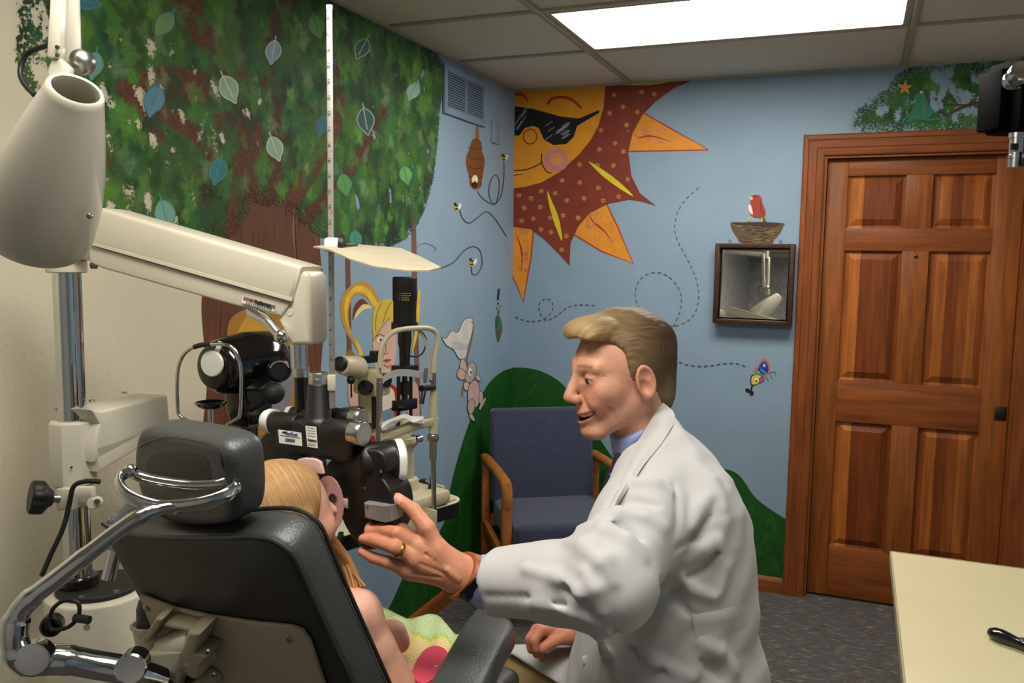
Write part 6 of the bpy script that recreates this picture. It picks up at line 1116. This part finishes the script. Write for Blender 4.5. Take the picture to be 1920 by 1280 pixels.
def coat_f(P):
    d = coat0(P, True)
    for p, r in RS: d = smin(d, chain(P, p, [r*.3]+[r]*(len(p)-2)+[r*.3], .004), .014)
    for p, r in GS: d = smax(d, -chain(P, p, [r*.4]+[r*1.15]*(len(p)-2)+[r*.4], .004), .009)
    q = (P-TO)@tf.T; d = d-.0022*np.sin(q[:, 2]*38+4*np.sin(q[:, 0]*17)+q[:, 1]*22)*np.sin(q[:, 0]*30+q[:, 2]*9)-.0012*np.sin(q[:, 0]*71+q[:, 2]*55+3*np.sin(q[:, 1]*30))
    inner = cone(P, CF+fa*.06, CF-fa*.08, .046, .046); d = smax(d, -inner, .002)
    # coat panel over the far thigh
    th = smin(cone(P, HP2, KN2, .098, .09), cone(P, HIP, HIP+(KN2-HP2)*.6-Z*.1+V3(0, 0, 0), .1, .09), .04); hem = onp(KN2, nrm(CAM-KN2), 940, 1214); hem2 = onp(KN2, nrm(CAM-KN2), 1060, 1290); hn_ = nrm(np.cross(hem2-hem, ray(1000, 1250))); hn_ = hn_ if hn_[2] > 0 else -hn_
    pan = smax(th, -((P-hem)@hn_), .004); pan = smax(pan, (P-at(938, 1230, 1.86))@nrm(KN2-HP2), .006); return smin(d, pan, .02)
COAT = mat('white_cotton', (190, 188, 187), .85, noise=.03, nscale=5, bump=.15, bscale=700, sheen=.15)
c0_, c1_ = box_of([CF, EL, SH2, EL2, KN2, at(1435, 1280, 1.57), at(1240, 760, 1.57)], .09); c0_[2] = Zy(1400); c1_[2] = Zy(752)
sdf_obj('lab_coat', [(coat_f, c0_, c1_, .0046, None)], COAT, doc, None, 1)
# collar and lapel: a folded band lying on the coat
inn = [(1241, 752), (1235, 762), (1222, 786), (1207, 813), (1194, 840), (1182, 864), (1164, 904), (1142, 952)]; outr = [(1262, 770), (1266, 786), (1254, 810), (1238, 834), (1220, 856), (1204, 876), (1184, 908), (1150, 956)]
def strip(name, a, b, base, off, th_, m, k=7, n=6):
    A_, B_ = spline([V3(*p) for p in a], n), spline([V3(*p) for p in b], n); N = len(A_); vs = []
    for i in range(N):
        for j in range(k): t = j/(k-1); px = A_[i]*(1-t)+B_[i]*t; p = march(base, px[0], px[1], 1.0, 2.0); vs.append(p)
    vs = np.array(vs).reshape(N, k, 3); dep = (vs-CAM)@FX
    for _ in range(6):
        dd_ = dep.copy(); dd_[1:-1] = (dep[:-2]+dep[1:-1]*2+dep[2:])/4; dep = dd_
    g = np.array([[CAM+ray(*(A_[i]*(1-j/(k-1))+B_[i]*j/(k-1)))*(dep[i, j]-off*(.35+.65*sin(pi*min(1, j/(k-1)+.1)))) for j in range(k)] for i in range(N)]); bk_ = g+FX*th_; vv = np.concatenate([g.reshape(-1, 3), bk_.reshape(-1, 3)]); o = N*k; fs = []
    for i in range(N-1):
        for j in range(k-1): q = (i*k+j, i*k+j+1, (i+1)*k+j+1, (i+1)*k+j); fs += [q, tuple(x+o for x in q)[::-1]]
        fs += [(i*k, (i+1)*k, (i+1)*k+o, i*k+o), (i*k+k-1, i*k+k-1+o, (i+1)*k+k-1+o, (i+1)*k+k-1)]
    for i in (0, N-1): fs += [(i*k+j, i*k+j+1, i*k+j+1+o, i*k+j+o) for j in range(k-1)]
    return MB().add(vv, fs, True).build(name, m, doc)
shirt_b = lambda P: np.minimum(np.minimum(coat0(P), loft(P, .006)), head_f(P))
strip('coat_lapel', inn, outr, coat0, .017, .006, COAT)
strip('coat_belt', [(1298, 1152), (1330, 1147), (1370, 1139), (1400, 1130)], [(1303, 1196), (1335, 1190), (1374, 1181), (1404, 1172)], coat_f, .006, .004, COAT, k=5)
MB().lathe(at(1098, 1236, 1.36) if False else march(coat_f, 1098, 1236)-FX*.001, -FX, [(0, .0075), (.002, .007), (.003, .003)], 18).build('coat_button', WHITEP, doc)
# shirt, tie, cuff
SHIRT = mat('blue_shirt_cotton', (150, 164, 214), .8, noise=.03, nscale=8, bump=.1, bscale=600)
nb = HO+HA.T@V3(-.05, 0, -.13)
def shirt_f(P):
    d = loft(P, .010, Zy(800)); q = HL(P); nc = cone(P, HO+HA.T@V3(-.028, 0, -.06), HO+HA.T@V3(-.056, 0, -.24), .062, .078); nc = smax(nc, q[:, 2]+.084+.6*np.maximum(q[:, 0]+.03, -.03), .003); d = smin(d, nc, .012); wedge = (P-VP0)@vn+.03; d = smax(d, -wedge, .01)
    return smax(d, -head_f(P)-.0015, .002) if False else d
s0_, s1_ = box_of([at(1130, 1000, 1.57), at(1240, 760, 1.57)], .12); sdf_obj('shirt', [(shirt_f, s0_, s1_, .004, None)], SHIRT, doc, None, 1)
TIE = mat('dark_striped_tie', (26, 26, 40), .6, noise=.2, nscale=30); tk = march(shirt_f, 1158, 872)
MB().tube([at(1163, 850, 1.5), at(1157, 872, 1.5), at(1153, 880, 1.5)], [.012, .014, .009], 14, flat=(1, .7)).build('tie_knot', TIE, doc); tb_ = MB().tube([at(1153, 878, 1.5), at(1150, 915, 1.5), at(1146, 965, 1.51)], [.01, .016, .02], 14, flat=(1.2, .35), up=FX).build('tie', TIE, doc)
STR = mat('tie_stripe', (112, 120, 170), .6, noise=.1)
for k in range(6): y = 886+k*9; MB().bar(at(1143, y+4, 1.487), at(1160, y-3, 1.487), .003, .002, FX).build('tie_stripe', STR, tb_)
MB().lathe(CF-fa*.055, fa, [(0, .0435), (.045, .0435), (.055, .0425), (.055, .0395), (.02, .040)], 36).build('shirt_cuff', SHIRT, doc)
# watch and ring
STRP = mat('tan_leather_strap', (150, 78, 36), .45, noise=.1, nscale=40); wx = nrm(WR-CF); wc_ = WR+wx*.007; 
def strap_f(P): return smax(lhand_f(P)-.006, np.abs((P-wc_)@wx)-.0105, .0015)
w0_, w1_ = box_of([wc_], .055); sw = sdf_obj('watch_strap', [(strap_f, w0_, w1_, .0018, None)], STRP, doc)
wp = march(strap_f, 877, 1098); wn = nrm(nrm(wp-wc_-wx*((wp-wc_)@wx))-FX*.4); wp = wp-wx*((wp-wc_)@wx); MB().box(wp+wn*.003, (.023, .044, .010), [wx, np.cross(wn, wx), wn], bev=.003).build('watch_face', BLKG, doc)
GOLD = mat('gold', (190, 146, 70), .25, 1, noise=.1); rp = L_['ring'][0]*.22+L_['ring'][1]*.78; rd_ = nrm(L_['ring'][1]-L_['ring'][0]); tr_ = MB(); uu = nrm(np.cross(rd_, Z)); vv_ = np.cross(rd_, uu)
tr_.tube([rp+uu*cos(a)*.0124+vv_*sin(a)*.0124 for a in np.linspace(0, 2*pi, 33)[:-1]], .0022, 8, True, flat=(.6, 1.5)); tr_.build('ring', GOLD, doc)
# trousers, shoes, stool
TRS = mat('khaki_trousers', (150, 124, 84), .85, noise=.05, bump=.1, bscale=400); FT2 = V3(KN2[0]+.06, KN2[1], 0); kz2 = KN2[2]; off2 = HIP-HP2; off2[2] = 0; KN1 = KN2+nrm(off2)*.24; KN1[2] = .66; HP1 = HIP-V3(0, 0, .0)
AN2 = V3(KN2[0]+.16, KN2[1]+.0, .1); AN1 = V3(KN1[0]+.14, KN1[1], .1)
def trs_f(P):
    d = smin(cone(P, HP2-Z*.02, KN2-Z*.012, .088, .076), cone(P, KN2-Z*.012, AN2, .074, .055), .02); e = smin(cone(P, HP1-Z*.06, KN1, .092, .076), cone(P, KN1, AN1, .074, .055), .02); d = smin(d, e, .02); return smin(d, ell(P, (HP1+HP2)/2-Z*.05, (.15, .17, .1)), .03)
p0_, p1_ = box_of([HP2, KN2, AN2, HP1, KN1, AN1], .13); p0_[2] = .09; sdf_obj('trousers', [(trs_f, p0_, p1_, .009, None)], TRS, doc)
for A_ in (AN1, AN2):
    def sh_f(P, A_=A_): return smax(smin(cone(P, V3(A_[0]+.04, A_[1], .045), V3(A_[0]-.14, A_[1], .035), .045, .04), cone(P, V3(A_[0], A_[1], .05), V3(A_[0], A_[1], .11), .045, .045), .03), -P[:, 2]+.002, .003)
    b0_, b1_ = box_of([A_, V3(A_[0]-.16, A_[1], .02)], .08); sdf_obj('shoe', [(sh_f, b0_, b1_, .006, None)], mat('brown_shoe_leather', (60, 38, 24), .4, noise=.1), doc)
SC_ = (HP1+HP2)/2+RXh*.05; stz = (HP1+HP2)[2]/2-.16
sto = thing('stool', 'round black swivel stool beneath the man in the white coat', 'stool', V3(SC_[0], SC_[1], 0)); MB().lathe((SC_[0], SC_[1], stz-.07), Z, [(0, .15), (.01, .165), (.05, .17), (.065, .16), (.07, .02)], 40).build('seat', LEATHD, sto); MB().lathe((SC_[0], SC_[1], .06), Z, [(0, .03), (.1, .03), (.1, .02), (stz-.13, .02)], 24).build('column', CHROME, sto)
for k in range(5): a = 2*pi*k/5; e = V3(SC_[0]+.26*cos(a), SC_[1]+.26*sin(a), .06); MB().bar(V3(SC_[0], SC_[1], .085), e+Z*.005, .04, .03, bev=.006).build('leg', BLACK, sto); MB().cyl(e+V3(-.012*sin(a), .012*cos(a), -.032), e+V3(.012*sin(a), -.012*cos(a), -.032), .028, 20).build('castor', RUBBER, sto)
# ================================================================ CHILD
gt = radians(30); GA = np.array([[sin(gt), cos(gt), 0], [-cos(gt), sin(gt), 0], [0, 0, 1.]]); pt__ = radians(-14); f_, l_, u_ = GA; GA = np.array([f_*cos(pt__)-u_*sin(pt__), l_, u_*cos(pt__)+f_*sin(pt__)])
GO = at(534, 976, 1.365); kid = thing('person', 'small fair haired child in a yellow checked dress sitting in the patient chair', 'person', V3(GO[0], GO[1], .74))
GSC = .9
GL = lambda P: (P-GO)@GA.T/GSC
RS_ = at(668, 1152, 1.41); EB = at(752, 1290, 1.44); LSH = RS_-crx*.2; NB = (LSH+RS_)/2+Z*.07+cg*.015
def ghead_f(P):
    q = GL(P); y = np.abs(q[:, 1]); s = np.stack([q[:, 0], y, q[:, 2]], 1); d = ell(s, (-.004, 0, .028), (.086, .068, .078)); d = smin(d, ell(s, (.030, 0, -.018), (.052, .053, .062)), .025); d = smin(d, ell(s, (.05, .03, -.03), (.026, .024, .024)), .02); d = smin(d, ell(s, (.062, 0, -.078), (.017, .018, .014)), .018); d = smin(d, cone(s, (.082, 0, .0), (.095, 0, -.022), .006, .009), .01); d = smin(d, ell(s, (.078, 0, -.047), (.014, .02, .012)), .01); d = smax(d, -ell(s, (.09, .028, -.0), (.012, .014, .008)), .008)
    ear = ell(s, (-.004, .068, -.008), (.014, .008, .024)); d = smin(d, ear, .006)
    d = smin(d, cone(P, GO+GA.T@V3(-.015, 0, -.05), NB-Z*.02, .036, .042), .018); return d
def gbody_f(P):
    d = ghead_f(P); d = smin(d, cone(P, LSH, RS_, .04, .04), .03); d = smin(d, chain(P, [RS_, at(702, 1215, 1.42), EB], [.038, .034, .029], .01), .02)
    MID = (LSH+RS_)/2; d = smin(d, cone(P, MID-Z*.03+cg*.02, MID-cb*.24+cg*.05, .075, .08), .03)
    d = smin(d, chain(P, [at(700, 1195, 1.50), at(735, 1192, 1.50), at(750, 1205, 1.50)], [.026, .026, .018], .01), .01); d = smin(d, cone(P, LSH, LSH+V3(-.02, .06, -.17), .036, .028), .02); return smin(d, cone(P, LSH+V3(-.02, .06, -.17), at(690, 1195, 1.51), .028, .024), .01)
def gcol(v):
    c = np.tile(np.array([222., 168., 146.]), (len(v), 1)); q = GL(v); w = np.exp(-((q[:, 0]-.06)**2+(np.abs(q[:, 1])-.04)**2+(q[:, 2]+.03)**2)/.0009)[:, None]; return c*(1-.4*w)+np.array([224., 146., 130.])*.4*w
g0_, g1_ = box_of([GO, RS_, EB, LSH, NB-Z*.26, at(750, 1205, 1.50), LSH+V3(-.02, .06, -.17)], .11)
sdf_obj('body', [(gbody_f, g0_, g1_, .0042, gcol)], SKIN, kid)
def ghair_f(P):
    q = GL(P); y = np.abs(q[:, 1]); s = np.stack([q[:, 0], y, q[:, 2]], 1); d = ell(s, (-.010, 0, .032), (.0945, .078, .083)); d = smin(d, ell(s, (-.035, .0, -.04), (.062, .074, .08)), .03)
    fc = ell(s, (.125, 0, -.02), (.098, .13, .098)); d = smax(d, -fc, .006); d = smin(d, chain(s, [(.012, .068, .02), (.006, .072, -.03), (-.008, .07, -.075), (-.02, .066, -.12)], [.014, .015, .015, .011], .01), .012)
    d = smin(d, chain(P, [GO+GA.T@V3(-.05, -.03, -.06), NB+V3(.02, -.03, -.03), NB+V3(.05, .02, -.09)], [.05, .045, .02], .02), .03)
    part = np.sqrt(q[:, 1]**2+(np.maximum(.06-q[:, 2], 0))**2); d = d+.004*np.exp(-(part/.006)**2)
    a_ = np.arctan2(y, q[:, 0]+.06); st = np.sin(a_*46+q[:, 2]*40+3*np.sin(q[:, 2]*40))*.6+np.sin(y*520+q[:, 2]*40+q[:, 0]*60)*.6; return d-.0004*st
def ghcol(v):
    q = GL(v); y = np.abs(q[:, 1]); a_ = np.arctan2(y, q[:, 0]+.06); st = (np.sin(a_*50+q[:, 2]*36)+np.sin(y*420+q[:, 0]*60)+np.sin(a_*121+q[:, 2]*90))[:, None]; return np.clip(np.array([176., 134., 88.])*(1+.02*st), 0, 255)
a0_, a1_ = box_of([GO, GO-Z*.14, NB+V3(.05, .02, -.1)], .125); sdf_obj('hair', [(ghair_f, a0_, a1_, .0026, ghcol)], HAIRM, kid, 'long straight fair hair', 1, lambda v: (lambda q: np.stack([np.arctan2(np.abs(q[:, 1]), q[:, 2]+.05)*2.2+q[:, 2]*10, (q[:, 0]+.25*q[:, 2]*(q[:, 2] < 0))*420, np.sign(q[:, 1])*9], 1))(GL(v)))
wisp = MB(); rw = random.Random(6)
for k in range(26):
    a = at(616+rw.uniform(-10, 8), 1004+rw.uniform(-10, 10), 1.40); b = at(648+rw.uniform(-8, 8), 1050+rw.uniform(-10, 8), 1.43); c = at(674+rw.uniform(-12, 12), 1100+rw.uniform(-10, 20), 1.42+rw.uniform(-.01, .01)); wisp.tube(spline([a, b, c], 5), [.004]*5+[.0034]*3+[.002]*3, 6)
o = wisp.build('loose_locks', mat('fair_hair_strand', (184, 134, 80), .5, noise=.2), kid); o['kind'] = 'stuff'
# dress: bodice plus skirt spread over the lap
GING = attr_mat('gingham_cotton', .85, .05, 8); nt = GING.node_tree; N = nt.nodes; B = N['Principled BSDF']; tc = N.new('ShaderNodeTexCoord'); w1 = N.new('ShaderNodeTexWave'); w1.inputs['Scale'].default_value = 55; w1.bands_direction = 'X'; w2 = N.new('ShaderNodeTexWave'); w2.inputs['Scale'].default_value = 55; w2.bands_direction = 'Y'
for w in (w1, w2): nt.links.new(tc.outputs['Object'], w.inputs[0])
ad = N.new('ShaderNodeMath'); ad.operation = 'ADD'; nt.links.new(w1.outputs['Fac'], ad.inputs[0]); nt.links.new(w2.outputs['Fac'], ad.inputs[1]); mr_ = N.new('ShaderNodeMapRange'); mr_.inputs[2].default_value = 2; mr_.inputs[3].default_value = .82; mr_.inputs[4].default_value = 1.18; nt.links.new(ad.outputs[0], mr_.inputs[0]); src = B.inputs['Base Color'].links[0].from_socket; sc2 = N.new('ShaderNodeVectorMath'); sc2.operation = 'SCALE'; nt.links.new(src, sc2.inputs[0]); nt.links.new(mr_.outputs[0], sc2.inputs['Scale']); nt.links.new(sc2.outputs[0], B.inputs['Base Color']); bp = N.new('ShaderNodeBump'); bp.inputs['Strength'].default_value = .5; bp.inputs['Distance'].default_value = .002; nt.links.new(ad.outputs[0], bp.inputs['Height']); nt.links.new(bp.outputs[0], B.inputs['Normal'])
MIDS = (LSH+RS_)/2
def bod_f(P): return smax(smin(cone(P, MIDS-Z*.05+cg*.03, MIDS-cb*.25+cg*.06, .086, .09), ell(P, MIDS-cb*.27+cg*.1, (.13, .1, .07)), .03), P[:, 2]-MIDS[2]+.01, .01)
q0_, q1_ = box_of([MIDS, MIDS-Z*.3+cg*.08], .16); sdf_obj('dress_bodice', [(bod_f, q0_, q1_, .006, lambda v: np.tile(np.array([238., 214., 128.]), (len(v), 1)))], GING, kid)
hem = [(676, 1134), (704, 1134), (726, 1141), (748, 1152), (766, 1159), (786, 1155), (806, 1150), (824, 1155), (840, 1172), (854, 1188), (862, 1187)]; near = [(600, 1330), (640, 1345), (680, 1350), (712, 1350), (740, 1350), (765, 1345), (785, 1340), (800, 1330), (815, 1310), (828, 1285), (842, 1250)]
hs, ns_ = spline([V3(*p) for p in hem], 5), spline([V3(*p) for p in near], 5); NR = 34; NC = len(hs); vs = []; cs = []
for i in range(NR+1):
    t = i/NR
    for j in range(NC):
        px = hs[j]*(1-t)+ns_[j]*t; z = .885-.02*t+.004*sin(j*.55+t*3)*(1-t); d = (on(2, z, *px)-CAM)@FX; vs.append(at(px[0], px[1], d)); tt = t+.05*sin(j*.35); cs.append((212, 232, 176) if tt < .19 else ((184, 218, 70) if tt < .22 and j > NC*.45 else (248, 226, 158)))
me = bpy.data.meshes.new('dress_skirt'); n1 = len(vs); fs = [(i*NC+j, i*NC+j+1, (i+1)*NC+j+1, (i+1)*NC+j) for i in range(NR) for j in range(NC-1)]; vs2 = vs+[p-Z*.004 for p in vs]; fs += [tuple(x+n1 for x in f)[::-1] for f in fs]+[(j, j+1, j+1+n1, j+n1) for j in range(NC-1)]
# hem falls over the knees
for j in range(NC): vs2.append(vs[j]-Z*.16+cg*.02)
fs += [(j, j+1, 2*n1+j+1, 2*n1+j) for j in range(NC-1)]; cs2 = cs+cs+[(212, 232, 176)]*NC
me.from_pydata([tuple(p) for p in vs2], [], fs); me.update(); at_ = me.color_attributes.new('Col', 'FLOAT_COLOR', 'POINT'); at_.data.foreach_set('color', [c for q in cs2 for c in lin(q)]); me.polygons.foreach_set('use_smooth', [True]*len(me.polygons)); link('dress_skirt', me, GING, kid)
APP = mat('pink_felt', (222, 70, 98), .8, noise=.04); zz = .8785
MB().prism([on(2, zz, *tuple(a)) for a in spline([V3(*p) for p in ((773, 1270), (780, 1244), (796, 1222), (816, 1214), (836, 1222), (840, 1240), (828, 1258), (812, 1276), (794, 1284))], 5, True)], (0, 0, .004)).build('felt_applique', APP, kid)
MB().lathe(on(2, zz+.0042, 818, 1249), Z, [(0, .003), (.0008, .0028)], 12).build('applique_eye', WHITEP, kid)
# legs
def leg_f(P):
    d = None
    for s in (-1, 1):
        hp_ = MIDS-Z*.33+cg*.08+crx*.05*s; kn = hp_+cg*.25+Z*.02; c = smin(cone(P, hp_, kn, .055, .042), cone(P, kn, kn+cg*.04-Z*.3, .04, .03), .01); d = c if d is None else np.minimum(d, c)
    return d
hp_ = MIDS-Z*.33+cg*.08; e0_, e1_ = box_of([hp_, hp_+cg*.3-Z*.3, hp_+cg*.3], .12); sdf_obj('legs', [(leg_f, e0_, e1_, .008, lambda v: np.tile(np.array([222., 168., 146.]), (len(v), 1)))], SKIN, kid)
